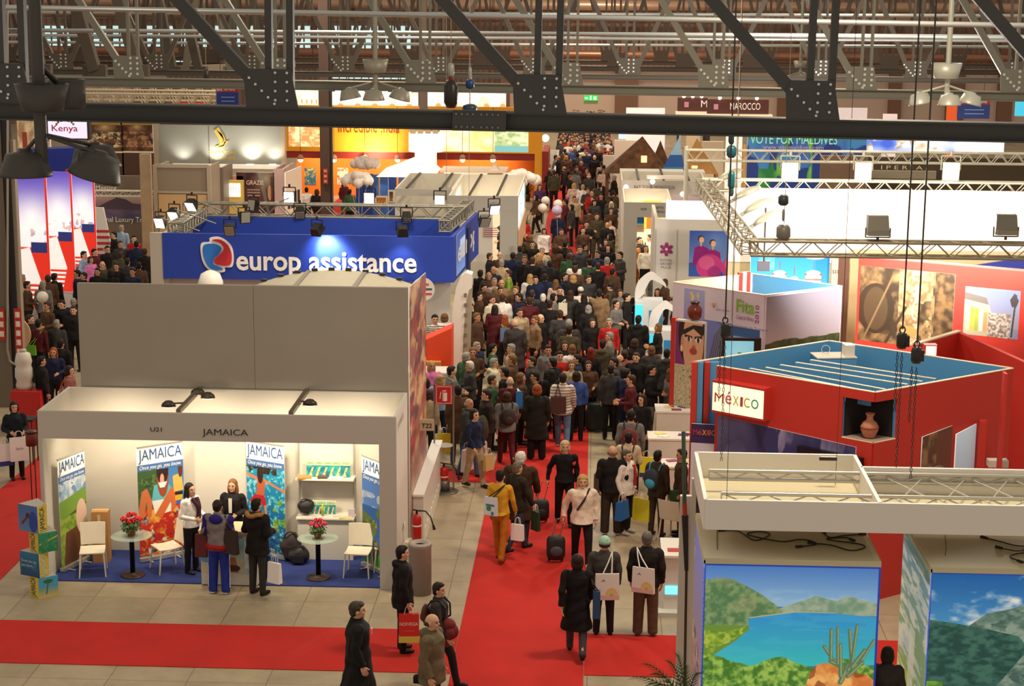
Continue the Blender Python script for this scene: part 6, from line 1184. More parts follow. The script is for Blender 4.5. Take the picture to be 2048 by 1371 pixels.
def balloon_cloud(cx,cy,Y,wpx,hpx,n,grp,where,seed):
 r=random.Random(seed);s=Y/FPX;c=PY(cx,cy,Y)
 for k in range(n):
  u=(k+.5)/n*2-1;w=wpx/2*s;h=hpx/2*s;x=u*w*.95;rr=r.uniform(.16,.21);z=h*(1-u*u)*r.uniform(-.35,.95)*(.9)
  o=None;b=MB();b.lathe([(.01,-1.12),(.08,-1.06),(.03,-1.02),(.35,-.9),(.72,-.62),(.95,-.2),(.98,.15),(.85,.55),(.55,.85),(.2,.98),(.01,1)],n=16);b.v=[(v[0]*rr,v[1]*rr,v[2]*rr)for v in b.v]
  o=b.build('balloon',BAL if seed%2 else BAL2);o.location=(c.x+x,c.y+r.uniform(-.35,.35),c.z+z);tag(o,'white balloon in the balloon cloud '+where,'balloon',grp)
balloon_cloud(714,362,72,56,30,22,'balloon cloud left','above the blue partition, lower left',3)
balloon_cloud(730,328,73,50,20,14,'balloon cloud upper','hanging before the yellow fascia',4)
balloon_cloud(1042,360,68,66,36,24,'balloon cloud right','at the right end of the white stands',5)
p=G(718,470);b=MB();
for dx in(-.12,.02,.16):pt_=PY(716,372,72);b.path([(pt_.x+dx*.3,72,0),(pt_.x+dx,72,pt_.z*.6),(pt_.x+dx*2.2,72,pt_.z)],.008,5)
top(b,'balloon_strings',mat((220,215,205),.5),'thin pale strings below the left balloon cloud','string')
for(x,y,Y,r_,cc,lab)in[(1091,401,70,.17,(238,232,220),'white balloon floating over the crowd, highest of the group of three'),(1116,408,69,.18,(238,232,220),'white balloon floating over the crowd, right one of the group of three'),(1085,416,68,.18,(238,232,220),'white balloon floating over the crowd, lowest of the group of three'),(1114,421,67.5,.2,(190,180,215),'lilac balloon just below the white ones over the crowd'),(85,594,50,.17,(225,215,205),'single white balloon over the crowd in the left aisle')]:
 p=PY(x,y,Y);b=MB();b.lathe([(.01,-1.12),(.08,-1.06),(.03,-1.02),(.35,-.9),(.72,-.62),(.95,-.2),(.98,.15),(.85,.55),(.55,.85),(.2,.98),(.01,1)],n=18);b.v=[(v[0]*r_,v[1]*r_,v[2]*r_)for v in b.v];t=thing('balloon',lab,'balloon',p);b.build('balloon_skin',mat(cc,.35),t,local=True);q=MB();q.tube((0,0,-r_),(0.05,0,-1.3),.004,4);q.build('string',WTXT,t,local=True)
def shell(x0,x1,yt,yb,Y,D,lab,hf=.4,lights=()):
 a=PY(x0,yb,Y);c=PY(x1,yt,Y);t=thing('exhibition_stand',lab,'stand',((a.x+c.x)/2,Y,0));
 b=MB();b.span((a.x,Y-.05,c.z-hf),(c.x,Y,c.z));b.build('fascia_board',GREYP,t);b=MB();b.span((a.x,Y+D-.05,0),(c.x,Y+D,c.z));b.build('back_panel',WHITE,t)
 for xx in(a.x,c.x-.05):b=MB();b.span((xx,Y,0),(xx+.05,Y+D-.05,c.z));b.build('side_panel',WHITE,t)
 for f in lights:
  x=a.x+(c.x-a.x)*f;b=MB();b.span((x-.04,Y,c.z-.03),(x+.04,Y+D,c.z+.03));b.build('lamp_rail',SPOTM,t)
 return t,a,c
shell(790,905,378,415,62,5,'plain grey white stand right of the pyramid canopy, lit from inside',.25,(.2,.8));t,a,c=shell(897,1036,392,520,60,6.5,'grey white stand at the left aisle corner with red striped door',.5,(.3,.7))
lamp('stand_glow','AREA',((a.x+c.x)/2,63.5,c.z-.15),160,1.6,(1,.85,.62),((a.x+c.x)/2,63.6,0))
b=MB();b.span((c.x-.6,59.96,0),(c.x,60.05,c.z));b.build('front_panel',GREYP,t);b=MB();b.span((a.x,59.98,0),(PY(985,500,60).x,60.03,c.z-.5));b.build('front_panel',WHITE,t)
for k in range(5):b=MB();p=PY(981,456+4.2*k,59.9);b.box(p,(.5,.01,.025));b.build('red_stripe',mat((150,36,70),.5),t)
A=Art(30,80,(120,180,240));A.speck(A.U>-1,(150,200,250),(250,252,255),4,3);X=c.x+.02;sheet('lit_side_sign',(X,60.3,c.z-1.1),(X,65,c.z-1.1),(X,65,c.z-.1),(X,60.3,c.z-.1),A,t,.02,emit=1.0)
b=MB();b.span((c.x+.01,60.1,0),(c.x+.04,66,c.z-1.15));b.build('outer_side',mat((225,180,140),.6),t)
for(x0,x1,yt,yb,Y,D,lab)in[(897,995,375,398,66.8,3.5,'low white stand behind the grey corner stand')]:t,a,c=shell(x0,x1,yt,yb,Y,D,lab,.25,(.5,));b=MB();b.span((a.x+.2,Y+.4,c.z+.02),(c.x-.4,Y+.6,c.z+.08));b.build('light_tube',mat((255,235,215),.3,emit=1.3),t)
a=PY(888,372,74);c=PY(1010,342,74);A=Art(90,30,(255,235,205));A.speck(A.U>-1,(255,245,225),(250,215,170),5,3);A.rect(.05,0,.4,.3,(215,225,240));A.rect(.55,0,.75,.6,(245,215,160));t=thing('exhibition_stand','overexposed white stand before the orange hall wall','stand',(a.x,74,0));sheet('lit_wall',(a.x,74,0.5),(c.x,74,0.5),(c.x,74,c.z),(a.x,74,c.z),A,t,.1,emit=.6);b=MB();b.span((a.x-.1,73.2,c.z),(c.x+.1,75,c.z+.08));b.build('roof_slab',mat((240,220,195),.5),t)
a=PY(968,345,73.6);c=PY(1010,328,73.6);b=MB();b.prism([(a.x,73.6,c.z-.6),(c.x,73.6,c.z-.6),((a.x+c.x)/2,73.6,c.z)],(0,.6,0));top(b,'gable_roof',mat((230,215,205),.5),'small white gable roof before the orange hall wall','roof')
a=PY(1076,400,88);c=PY(1098,330,88);t,a,c=shell(1078,1110,338,400,88,10,'narrow white stand beside the aisle just past the red pillar',.4);A=Art(20,50,(225,215,205));A.rect(.1,.3,.9,.7,(40,90,190));sheet('side_print',(c.x+.02,88.3,.5),(c.x+.02,93,.5),(c.x+.02,93,c.z),(c.x+.02,88.3,c.z),A,t,.02,emit=.2)
p=PY(1091,276,100);b=MB();b.ell(p,.2);tt=top(b,'globe_lamp',mat((255,225,190),.3,emit=8),'bright round lamp high beside the far crowd','lamp')
def bush(x,y,w,h,lab,seed,m=PAL):
 p=G(x,y);t=thing('potted_palm',lab,'plant',p);b=MB();b.lathe([(.18,0),(.22,.35),(.2,.35),(.02,.32)],p,14);b.build('plant_pot',mat((70,56,46),.6),t);b=MB();r=random.Random(seed)
 for k in range(46):
  a=r.uniform(0,6.3);e=r.uniform(.25,1.35);L=r.uniform(.7,1)*h;P=[Vector((p.x+math.cos(a)*w*u*math.cos(e)*1.3,p.y+math.sin(a)*w*u*math.cos(e),.3+L*math.sin(e)*u-.35*u*u))for u in(0,.25,.5,.75,1)]
  s_=Vector((-math.sin(a),math.cos(a),0))*.07
  for i in range(4):b.add([P[i]-s_*(1-i/5),P[i]+s_*(1-i/5),P[i+1]+s_*(1-(i+1)/5),P[i+1]-s_*(1-(i+1)/5)],[(0,1,2,3)])
 o=b.build('foliage',m,t);o['kind']='stuff'
bush(1046,512,.5,1.9,'tall dark green plant at the left edge of the crowd, by the corner stand',1);bush(1052,402,.6,1.6,'dark green plant below the right balloon cloud',2);bush(1288,560,.5,1.7,'dark green plant by the orchid panel',3)
# ==== right of the aisle
WY=48.
a=PY(1455,512,WY);c=PY(2120,384,WY);t=thing('lit_white_wall','very bright overexposed white wall under the floodlights','wall',((a.x+c.x)/2,WY,0))
b=MB();b.span((a.x,WY,a.z-.15),(c.x,WY+.1,c.z));b.build('wall_panel',mat((250,246,238),.7),t);b=MB();b.span((a.x,WY+.02,0),(c.x,WY+.08,a.z-.16));b.build('lower_panel',mat((205,190,150),.6),t)
TW=mat((226,222,205),.4,.3)
p0=PY(1405,369,49.2);p1=PY(2100,366,48.9);box_truss('lighting_truss',p0,(p1.x,p0.y,p0.z),.32,.3,'white lit truss running behind the bright white wall, three floodlights on it',r=.03,rb=.016,n=34,m=TW)
q0=PY(1500,494,37.4);q1=PY(2120,495,37.4);TF=mat((150,142,120),.4,.5)
box_truss('lighting_truss',q0,(q1.x,q0.y,q0.z),.34,.3,'grey truss in front of the bright white wall carrying two floodlights',r=.03,rb=.013,n=20,m=TF)
box_truss('lighting_truss',q0,p0,.34,.3,'grey truss slanting up to the left from the front truss corner',r=.03,rb=.014,n=26,m=mat((172,165,145),.4,.5))
for(x,lab)in[(1580,'left'),(1726,'middle'),(1901,'right')]:
 q=PY(x,340,49.2);flood(q,(q.x-.4,q.y-4,q.z-.6),'dazzling floodlight on the rear white truss, %s one of three'%lab,1.5,True,2600,mat((150,150,130),.4),'dazzling floodlights',e=40,col=(255,252,225))
for(x,y,lab)in[(1758,452,'left'),(2015,450,'right')]:
 q=PY(x,y,37.4);t=thing('floodlight','big grey floodlight seen from behind on the front truss, %s one'%lab,'floodlight',q,0);b=MB();w,h=.46,.4
 P=[(-w/2,-.02,-h/2),(w/2,-.02,-h/2),(w/2,.25,-h/2),(-w/2,.25,-h/2)];b.hexa([q+Vector(v)for v in P],[q+Vector((v[0]*.9,v[1]+.12,h/2))for v in P]);b.build('lamp_housing',mat((112,108,96),.4,.3),t)
 b=MB();b.box(q+Vector((0,-.05,-h*.38)),(w*.94,.08,h*.24));b.build('ballast_box',mat((130,126,114),.4,.3),t);b=MB();b.path([q+Vector((-w*.55,.1,-.05)),q+Vector((-w*.55,.1,-h*.62)),q+Vector((w*.55,.1,-h*.62)),q+Vector((w*.55,.1,-.05))],.015,6);b.tube(q+Vector((0,.1,-h*.62)),q+Vector((0,.1,-h*.8)),.03,8);b.build('yoke',mat((90,84,74),.4,.3),t)
 b=MB();b.box(q+Vector((0,.33,.05)),(w*.85,.02,h*.8));b.build('lamp_glass',mat((255,250,230),.3,emit=6),t);lamp('flood_beam','SPOT',q+Vector((0,.5,0)),2600,.2,(1,.95,.85),(q.x,WY,q.z-.3),120,.8)
for(x,y,lab)in[(1460,352,'farthest'),(1494,388,'second farthest'),(1518,413,'second nearest'),(1538,437,'nearest')]:
 Yq=37.4+(490-y)/135*11.8*.98;q=PY(x,y,Yq);t=thing('dish_floodlight','grey half-dish lamp on the slanting truss, %s one'%lab,'floodlight',q,0,'dish lamps on the slanting truss');b=MB();R=Matrix.Rotation(-.45,3,'Y');b.lathe([(.36,0),(.34,.05),(.24,.11),(.1,.15),(.01,.16)],q,24,R=R,sx=1.1,sy=.7);b.build('dish_shade',mat((178,174,156),.4,.3),t);b=MB();b.tube(q+Vector((-.3,0,-.12)),q+Vector((-.55,0,-.3)),.045,8);b.build('arm',mat((140,136,120),.4,.3),t)
pA=PY(1373,310,60);pB=PY(2100,318,60);box_truss('lighting_truss',pA,(pB.x,60,pA.z),.3,.35,'thin pale truss above the bright floodlights, on a white pole',r=.03,rb=.014,n=44,m=TW)
b=MB();b.tube((pA.x,60,0),(pA.x,60,pA.z+.3),.07,10);top(b,'truss_pole',TW,'white pole carrying the left end of the thin upper truss','pole')
MYY=72;a=PY(1492,370,MYY);c=PY(1735,250,MYY);A=Art(150,80,(30,60,130));A.vgrad((20,60,130),(36,50,120),0,1);A.speck((A.fbm(3,4,6)>.5)&(A.U<.55)&(A.U>.1),(30,110,60),(110,170,70),9,2);A.speck((A.fbm(4,3,9)>.58),(60,120,180),(50,90,160),8,5);A.rect(0,.86,1,1,(40,120,110),.6)
t=thing('picture_wall','large blue and green MALDIVES wall picture','wall',(a.x,MYY,0));sheet('wall_print',(a.x,MYY,0.3),(c.x,MYY,0.3),(c.x,MYY,c.z),(a.x,MYY,c.z),A,t,.1,emit=.2)
p=PY(1500,287,MYY);w_=PY(1674,287,MYY).x-p.x;text('lettering','VOTE FOR MALDIVES',(p.x,MYY-.01,p.z),(1,0,0),(0,0,1),w_,.4,mat((150,225,190),.5,emit=.2),t,bold=.006);p=PY(1525,298,MYY);text('lettering','www.visitmaldives.com',(p.x,MYY-.01,p.z),(1,0,0),(0,0,1),w_*.7,.17,mat((190,170,190),.5),t)
a=PY(1705,302,74);c=PY(2010,262,74);A=Art(150,24,(225,230,245));A.speck(A.U>-1,(250,252,255),(60,90,190),4,8,.62);A.speck((A.fbm(8,3,3)>.58)&(A.V<.7),(235,230,215),(150,120,90),16,3)
t=thing('lit_banner','long overexposed blue and white lit banner right of the Maldives picture','banner',(a.x,74,a.z));sheet('banner_sheet',(a.x,74,a.z),(c.x,74,a.z),(c.x,74,c.z),(a.x,74,c.z),A,t,.1,emit=1.0)
b=MB();b.span((a.x,74,0),(a.x+.3,74.2,a.z));b.span((c.x-.3,74,0),(c.x,74.2,a.z));b.build('support_post',GREYP,t)
a=PY(1640,362,66);c=PY(1735,312,66);b=MB();b.span((a.x,66,0),(c.x,66.2,c.z));t1=top(b,'brown_partition',mat((124,98,82),.6,noise=.2,nscale=1.5),'brown partition with pale marks right of the Maldives picture','wall')
a=PY(1735,362,67);c=PY(2100,318,67);t=thing('exhibition_wall','dark brown wall with small spaced white letters between two trusses','wall',(a.x,67,0));b=MB();b.span((a.x,67,0),(c.x,67.2,c.z));b.build('wall_panel',mat((70,56,40),.5),t)
p=PY(1762,338,67);text('lettering','I P E R I A',(p.x,66.99,p.z),(1,0,0),(0,0,1),PY(1845,338,67).x-p.x,.14,mat((225,215,190),.5),t);b=MB();q=PY(1735,356,66.9);r_=PY(1872,342,66.9);b.span((q.x,66.8,q.z),(r_.x,66.99,r_.z));b.build('pale_ledge',mat((150,140,125),.5),t)
a=PY(1333,438,52);c=PY(1446,407,52);b=MB();b.span((a.x,52,a.z),(c.x,52.6,c.z));top(b,'light_box_sign',mat((250,246,238),.5,emit=1.1),'blank glowing white light box above the orchid panel','sign')
OY=54;a=PY(1307,560,OY);c=PY(1478,440,OY);t=thing('exhibition_stand','white stand with a purple orchid emblem and a poster of women with pink umbrellas','stand',(a.x,OY,0));b=MB();b.span((a.x,OY,0),(c.x,OY+.12,c.z));b.build('front_panel',mat((205,200,194),.6),t);b=MB();b.span((a.x,OY+.12,0),(a.x+.1,OY+3.5,c.z));b.build('side_panel',WHITE,t)
for xx in(1310,1353):p=PY(xx,500,OY-.02);b=MB();b.span((p.x,OY-.02,0.2),(p.x+.03,OY,c.z-.3));b.build('panel_seam',mat((170,165,158),.5),t)
p=PY(1333,498,OY-.03);ORC=mat((150,30,110),.5)
for k in range(6):aa=math.pi/2+k*math.pi/3;q=p+Vector((math.cos(aa)*.13,0,math.sin(aa)*.13));b=MB();b.ell(q,(.085,.015,.055),12,6,R=Matrix.Rotation(-aa,3,'Y'));b.build('orchid_petal',ORC,t)
b=MB();b.ell(p+Vector((0,-.012,0)),(.04,.012,.04));b.build('orchid_centre',mat((235,200,225),.5),t);DG=mat((120,112,108),.5)
for k,s_ in enumerate(['ROYAL','ORCHID','PLUS']):text('lettering',s_,(p.x-.18+.03*(k==2),OY-.005,p.z-.37-k*.11),(1,0,0),(0,0,1),.36-.06*(k==2),.07,DG,t)
def umbr():
 A=Art(110,110,(50,90,180));A.vgrad((110,150,215),(50,80,170),.3,1);A.glow(.5,.75,.5,(150,185,225),.5)
 for(u,v)in[(.24,.78),(.48,.70),(.92,.74)]:A.poly([(u-.17,.25),(u-.13,v-.15),(u,v-.09),(u+.15,v-.17),(u+.18,.25)],(150,25,125));A.rect(u-.02,v-.12,u+.02,v-.02,(225,165,130));A.ell(u-.008,v+.045,.062,.07,(50,28,30));A.ell(u+.006,v+.02,.052,.068,(236,184,150));A.ell(u+.01,v,.022,.008,(235,235,235))
 for(u,v,r)in[(.42,.22,.27),(.95,.2,.28)]:A.ell(u,v,r,r,(205,60,140));A.ell(u-.06,v+.08,r*.6,r*.55,(235,110,165),.7);A.ell(u+.1,v-.12,r*.5,r*.5,(140,40,120),.6)
 return A
p=PY(1377,552,OY);q=PY(1478,462,OY);sheet('umbrella_poster',(p.x,OY-.01,p.z),(q.x,OY-.01,p.z),(q.x,OY-.01,q.z),(p.x,OY-.01,q.z),umbr(),t,.004,emit=.1)
CY_=47;a=PY(1500,572,CY_);c=PY(1660,508,CY_);A=Art(140,60,(30,150,225));A.vgrad((70,180,235),(25,140,225));A.ell(.82,1.05,.2,.5,(240,248,255));A.speck((A.V>.5)&(A.U>.1)&(A.U<.3),(120,205,240),(60,160,225),12)
for(u,w_,h_)in[(.37,.085,.42),(.56,.06,.26),(.8,.1,.42)]:A.rect(u-w_,0,u+w_,h_,(235,215,210));A.rect(u-w_*1.1,h_-.06,u+w_*1.1,h_,(200,80,70));A.ell(u,h_,w_*.9,w_*2.0,(240,235,235));A.line((u,h_+.1),(u,h_+.34),.01,(170,60,60));A.rect(u-w_*1.1,h_*.5,u+w_*1.1,h_*.58,(200,80,70))
t=thing('lit_picture_wall','bright sky blue lit picture with domed white towers','wall',(a.x,CY_,0));sheet('lit_print',(a.x,CY_,a.z),(c.x,CY_,a.z),(c.x,CY_,c.z),(a.x,CY_,c.z),A,t,.1,emit=.55);b=MB();b.span((a.x,CY_+.02,0),(c.x,CY_+.1,a.z));b.build('wall_base',GREYP,t)
a=PY(1515,542,44);c=PY(1540,522,44);t=thing('wall_screen','small grey screen hanging before the sky blue lit picture','screen',a);b=MB();b.span((a.x,44,a.z),(c.x,44.1,c.z));b.build('screen_case',mat((90,96,110),.4),t);b=MB();b.tube(((a.x+c.x)/2,44,c.z),((a.x+c.x)/2,44,q0.z),.02,6);b.build('hanger',SPOTM,t)
a=PY(1661,590,46);c=PY(1690,510,46);t=thing('partition_panel','pale partition strip with the number S33 beside the blue picture','panel',(a.x,46,0));b=MB();b.span((a.x,46,0),(PY(1678,500,46).x,46.1,c.z));b.build('wall_panel',mat((190,182,165),.6),t);b=MB();b.span((PY(1678,500,46).x,46,0),(PY(1700,500,46).x,46.1,c.z));b.build('brown_door',mat((96,60,40),.6),t);p=PY(1665,546,46);text('lettering','S33',(p.x,45.99,p.z),(1,0,0),(0,0,1),.15,.09,BLK,t)
MY=62;t,a,c=shell(1240,1412,362,520,MY+4,4,'white MONGOLIA stand with a lilac band',.5,(.2,.5,.8));p=PY(1268,378,MY+3.9)
text('lettering','BAT TOUR MONGOLIA',(p.x,MY+3.94,p.z),(1,0,0),(0,0,1),PY(1350,378,MY+4).x-p.x,.14,mat((110,92,84),.5),t);b=MB();q=PY(1248,392,MY+3.9);r_=PY(1400,380,MY+3.9);b.span((q.x,MY+3.9,q.z-.2),(r_.x,MY+3.94,q.z));b.build('lilac_band',mat((190,165,180),.6),t)
b=MB();q=PY(1240,350,MY+7);r_=PY(1410,344,MY+7);b.span((q.x,MY+7,0),(r_.x,MY+8,r_.z));b.build('upper_back',WHITE,t)
b=MB();q=PY(1293,352,MY+4);b.span((q.x,MY+3.6,c.z+.1),(PY(1370,352,MY+4).x,MY+3.8,c.z+.22));b.build('light_tube',mat((225,215,205),.3),t)
for(x,y)in[(1252,374),(1288,388),(1305,363),(1365,388)]:q=PY(x,y,MY+3.5);b=MB();b.ell(q,.09);b.build('lamp_bulb',mat((255,235,220),.3,emit=8),t)
TY=60;t,a,c=shell(1245,1345,405,560,TY,4,'grey fronted stand with beach picture beneath the Mongolia stand',.5)
lamp('stand_glow','AREA',((a.x+c.x)/2,TY+1.8,c.z-.15),140,1.4,(1,.84,.6),((a.x+c.x)/2,TY+1.9,0))
text('lettering','W39',(PY(1281,420,TY).x,TY-.055,PY(1281,420,TY).z),(1,0,0),(0,0,1),.2,.09,BLK,t);text('lettering','BITA',(PY(1313,417,TY).x,TY-.055,PY(1313,417,TY).z),(1,0,0),(0,0,1),.24,.08,BLK,t);text('lettering','PROD',(PY(1313,425,TY).x,TY-.055,PY(1313,425,TY).z),(1,0,0),(0,0,1),.26,.08,BLK,t)
A=Art(50,50,(40,100,170));A.vgrad((230,190,150),(60,70,90),0,1);A.rect(0,.45,1,.8,(30,100,170));A.rect(0,.38,1,.47,(150,190,200));p=PY(1257,466,TY);q=PY(1289,430,TY);sheet('beach_picture',(p.x,TY+.3,p.z),(q.x,TY+.3,p.z),(q.x,TY+.3,q.z),(p.x,TY+.3,q.z),A,t,.03)
A=Art(30,40,(235,175,30));A.poly([(.2,0),(.2,.5),(.5,.8),(.8,.5),(.8,0)],(170,90,30));p=PY(1292,470,TY);q=PY(1330,430,TY);sheet('yellow_picture',(p.x,TY+3.9,p.z-.3),(q.x,TY+3.9,p.z-.3),(q.x,TY+3.9,q.z),(p.x,TY+3.9,q.z),A,t,.03,emit=.2)
b=MB();b.span((a.x,TY-.06,0),(a.x+.45,TY+.05,c.z-.45));b.build('corner_post',GREYP,t)
def cone(xa,ya,xl,xr,yb,Y,m,lab,sides=4,win=None):
 p=PY(xa,ya,Y);L=PY(xl,yb,Y);R=PY(xr,yb,Y);t=thing('pyramid_roof',lab,'roof',((L.x+R.x)/2,Y,0));b=MB();w=(R.x-L.x)/2;cx=(L.x+R.x)/2;z0=L.z
 b.add([(cx-w,Y-w*.5,z0),(cx+w,Y-w*.5,z0),(cx+w,Y+w*.5,z0),(cx-w,Y+w*.5,z0),(p.x,Y,p.z)],[(0,1,4),(1,2,4),(2,3,4),(3,0,4),(3,2,1,0)]);b.build('roof_cladding',m,t);
 for sx in(-1,1):
  for sy in(-1,1):b=MB();b.tube((cx+sx*w*.9,Y+sy*w*.44,0),(cx+sx*w*.9,Y+sy*w*.44,z0),.07,8);b.build('roof_post',m,t)
 if win:q=PY(win[0],win[1],Y-w*.4);b=MB();b.box(q,(.24,.04,.28));b.build('lit_window',mat((255,190,110),.4,emit=3),t)
THA=mat((92,58,34),.85,noise=.5,nscale=4,key='thatch');THB=mat((176,128,70),.8,noise=.25,nscale=3)
cone(1285,272,1208,1338,343,76,THA,'tall dark brown woven pyramid nearest the aisle',win=(1288,318));cone(1321,280,1296,1345,343,78.5,THA,'dark brown woven pyramid right behind the tallest one',win=(1318,342));cone(1394,276,1360,1436,345,76,THB,'golden brown woven pyramid right of the blue sail',win=(1389,338))
p=PY(1358,280,73);t=thing('blue_sail','tall blue triangular sail between the brown pyramids','sail',p)
for k,(f0,f1,cc)in enumerate([(0,.5,(150,185,215)),(.5,.85,(40,90,165)),(.85,1,(60,130,180))]):
 top_,bl,br_=PY(1358,275,73),PY(1322,344,73),PY(1370,344,73);b=MB();A_=top_+(bl-top_)*f0;B_=top_+(br_-top_)*f0;C_=top_+(br_-top_)*f1;D_=top_+(bl-top_)*f1
 B_=B_+Vector((.01,0,0));b.prism([D_,C_,B_,A_],(0,.05,0));b.build('sail_band',mat(cc,.6),t)
b=MB();b.tube((PY(1360,275,73.1).x,73.1,0),PY(1360,270,73.1),.04,8);b.build('mast',mat((190,190,190),.4),t)
for(x0,x1,yt,Y,cc,lab)in[(1227,1290,281,92,(232,214,200),'white wall behind the dark pyramids, nearer the aisle'),(1205,1228,311,86,(226,210,198),'low white wall at the right edge of the far crowd'),(1402,1448,283,90,(238,220,196),'rounded pale wall right of the golden pyramid'),(1370,1400,270,96,(215,190,160),'pale wall strip above the golden pyramid')]:
 a=PY(x0,380,Y);c=PY(x1,yt,Y);b=MB();b.span((a.x,Y,0),(c.x,Y+.2,c.z));top(b,'pale_partition',mat(cc,.6),lab,'wall')
a=PY(1237,278,100);c=PY(1276,266,100);b=MB();b.span((a.x,100,a.z),(c.x,100.1,c.z));top(b,'lit_screen',mat((170,190,250),.4,emit=1.1),'pale blue lit screen above the white wall, left of the pyramids','screen')
a=PY(1300,300,100);c=PY(1330,268,100);b=MB();b.span((a.x,100,0),(c.x,100.1,c.z));top(b,'lit_board',mat((230,190,215),.4,emit=.7),'pinkish lit panel behind the dark pyramids','panel')
a=PY(1450,345,82);c=PY(1485,272,82);b=MB();b.span((a.x,82,0),(c.x,82.1,c.z));top(b,'lit_board',mat((250,235,225),.4,emit=.6),'overexposed white panel left of the Maldives picture','panel');a=PY(1485,345,71.9);c=PY(1492,290,71.9);b=MB();b.span((a.x,71.9,0),(c.x,72.1,c.z));top(b,'wooden_edge',mat((200,150,80),.6),'narrow golden edge left of the Maldives picture','edge')
for(x0,x1,y0,y1,Y,txt,lab)in[(1355,1415,196,222,104,'M','dark maroon lit sign half hidden left of the MAROCCO sign'),(1414,1538,200,227,102,'MAROCCO','dark maroon lit sign reading MAROCCO')]:
 a=PY(x0,y1,Y);c=PY(x1,y0,Y);t=thing('overhead_sign',lab,'sign',a);b=MB();b.span((a.x,Y,a.z),(c.x,Y+.3,c.z));b.build('sign_board',mat((84,44,40),.5),t);b=MB();b.span((a.x-.1,Y-.3,a.z-.4),(c.x+.2,Y+.4,a.z-.02));b.build('lit_ledge',mat((240,215,180),.5,emit=.5),t)
 for k in range(3):b=MB();b.ell((a.x+(c.x-a.x)*(.2+.3*k),Y-.1,c.z+.1),.1);b.build('sign_lamp',mat((255,220,200),.3,emit=7),t)
 p=PY(1402 if txt=='M' else 1460,y1-8,Y);text('lettering',txt,(p.x,Y-.01,p.z),(1,0,0),(0,0,1),.35 if txt=='M' else PY(1521,200,Y).x-p.x,.38,mat((240,225,220),.5,emit=.3),t,bold=.004);b=MB();q=PY(x0+18,(y0+y1)/2,Y-.02);b.box(q,(.25,.02,.3));b.build('square_mark',mat((190,130,150),.5,emit=.2),t)
 b=MB();b.span((a.x,Y,0),(a.x+.2,Y+.2,a.z-.4));b.span((c.x-.2,Y,0),(c.x,Y+.2,a.z-.4));b.build('support_post',SPOTM,t)
for(x,y0,x1,Y,cc,e,lab)in[(1662,216,1735,96,(228,215,218),.3,'white sign with thin handwriting right of the third gusset plate'),(1252,216,1330,98,(235,225,225),.4,'plain white board left of the maroon signs'),(1766,228,1795,90,(245,225,220),.5,'small white board low at the upper right')]:
 a=PY(x,240,Y);c=PY(x1,y0,Y);b=MB();b.span((a.x,Y,0),(c.x,Y+.1,c.z));top(b,'white_board',mat(cc,.5,emit=e),lab,'board')
a=PY(1893,235,80);c=PY(1916,206,80);b=MB();b.span((a.x,80,0),(c.x,80.1,c.z));top(b,'orange_panel',mat((230,90,30),.5,emit=.3),'bright orange panel left of the blue and red hanging sign','panel')
a=PY(2030,232,70);c=PY(2075,188,70);b=MB();b.span((a.x,70,a.z),(c.x,70.1,c.z));top(b,'lit_sign',mat((60,170,200),.5,emit=.9),'cyan lit sign cut by the right edge of the photo','sign')
for(y,Y,lab)in[(186,110,'rear'),(178,114,'farthest')]:a=PY(1300,y,Y);c=PY(1460,y+4,Y);b=MB();b.bar(a,c,.3,.22);top(b,'curved_rail',mat((230,190,140),.5,emit=.4),'warm lit rail above the maroon signs, %s one'%lab,'rail')
for(x,y,lab)in[(1300,590,'farther'),(1328,648,'nearer')]:
 yy=y;p0=PY(x-30,yy,51 if y<600 else 47.5);Yw=p0.y;pts=[(x-30,yy+8),(x-26,yy-22),(x-10,yy-40),(x+4,yy-46),(x+16,yy-38),(x+30,yy-24),(x+32,yy-16),(x+16,yy-26),(x+2,yy-30),(x-8,yy-14),(x-14,yy)]
 t=thing('wavy_partition','white wavy counter partition at the right of the crowd, %s one'%lab,'partition',p0);b=MB();b.prism([PY(a_,b_,Yw)for a_,b_ in bez(pts,4)],(0,.12,0));b.build('wavy_board',mat((200,196,192),.5),t)
 b=MB();c0=PY(x-30,yy+10,Yw-.3);b.span((c0.x,Yw-.5,0),(c0.x+.8,Yw+.3,c0.z));b.build('counter_body',mat((205,210,212),.5),t);b=MB();b.span((c0.x,Yw-.52,c0.z-.75),(c0.x+.22,Yw-.5,c0.z-.1));b.build('light_strip',mat((60,190,215),.4,emit=.9),t);b=MB();b.span((c0.x+.4,Yw-.52,c0.z-.7),(c0.x+.78,Yw-.5,c0.z-.25));b.build('blue_print',mat((40,120,170),.4,emit=.2),t)
p=G(1375,640);b=MB();b.box((p.x,p.y,.5),(1.6,.9,1.0));top(b,'white_desk',mat((215,212,205),.4),'white desk behind the clay jar with seated visitors','desk')
b=MB();a=PY(1000,262,FARY-.1);c=PY(2150,196,FARY-.1);b.span((a.x,FARY-.12,0),(c.x,FARY-.02,c.z+1.5));struct(b,'wall_back_lower',mat((196,168,152),.7))
for k,(x0,x1,y0,y1,cc,lab)in enumerate([(345,415,201,214,(190,30,20),'long red hanging banner high at the far left'),(272,332,165,173,(200,60,40),'thin orange red strip banner at the far upper left'),(336,414,168,176,(60,120,110),'thin green strip banner at the far upper left'),(150,262,176,214,(150,120,90),'brown backdrop behind the far left lighting trusses')]):
 Y=112+k;a=PY(x0,y1,Y);c=PY(x1,y0,Y);b=MB();b.span((a.x,Y,a.z),(c.x,Y+.1,c.z));top(b,'hanging_banner',mat(cc,.5,emit=.25),lab,'banner')
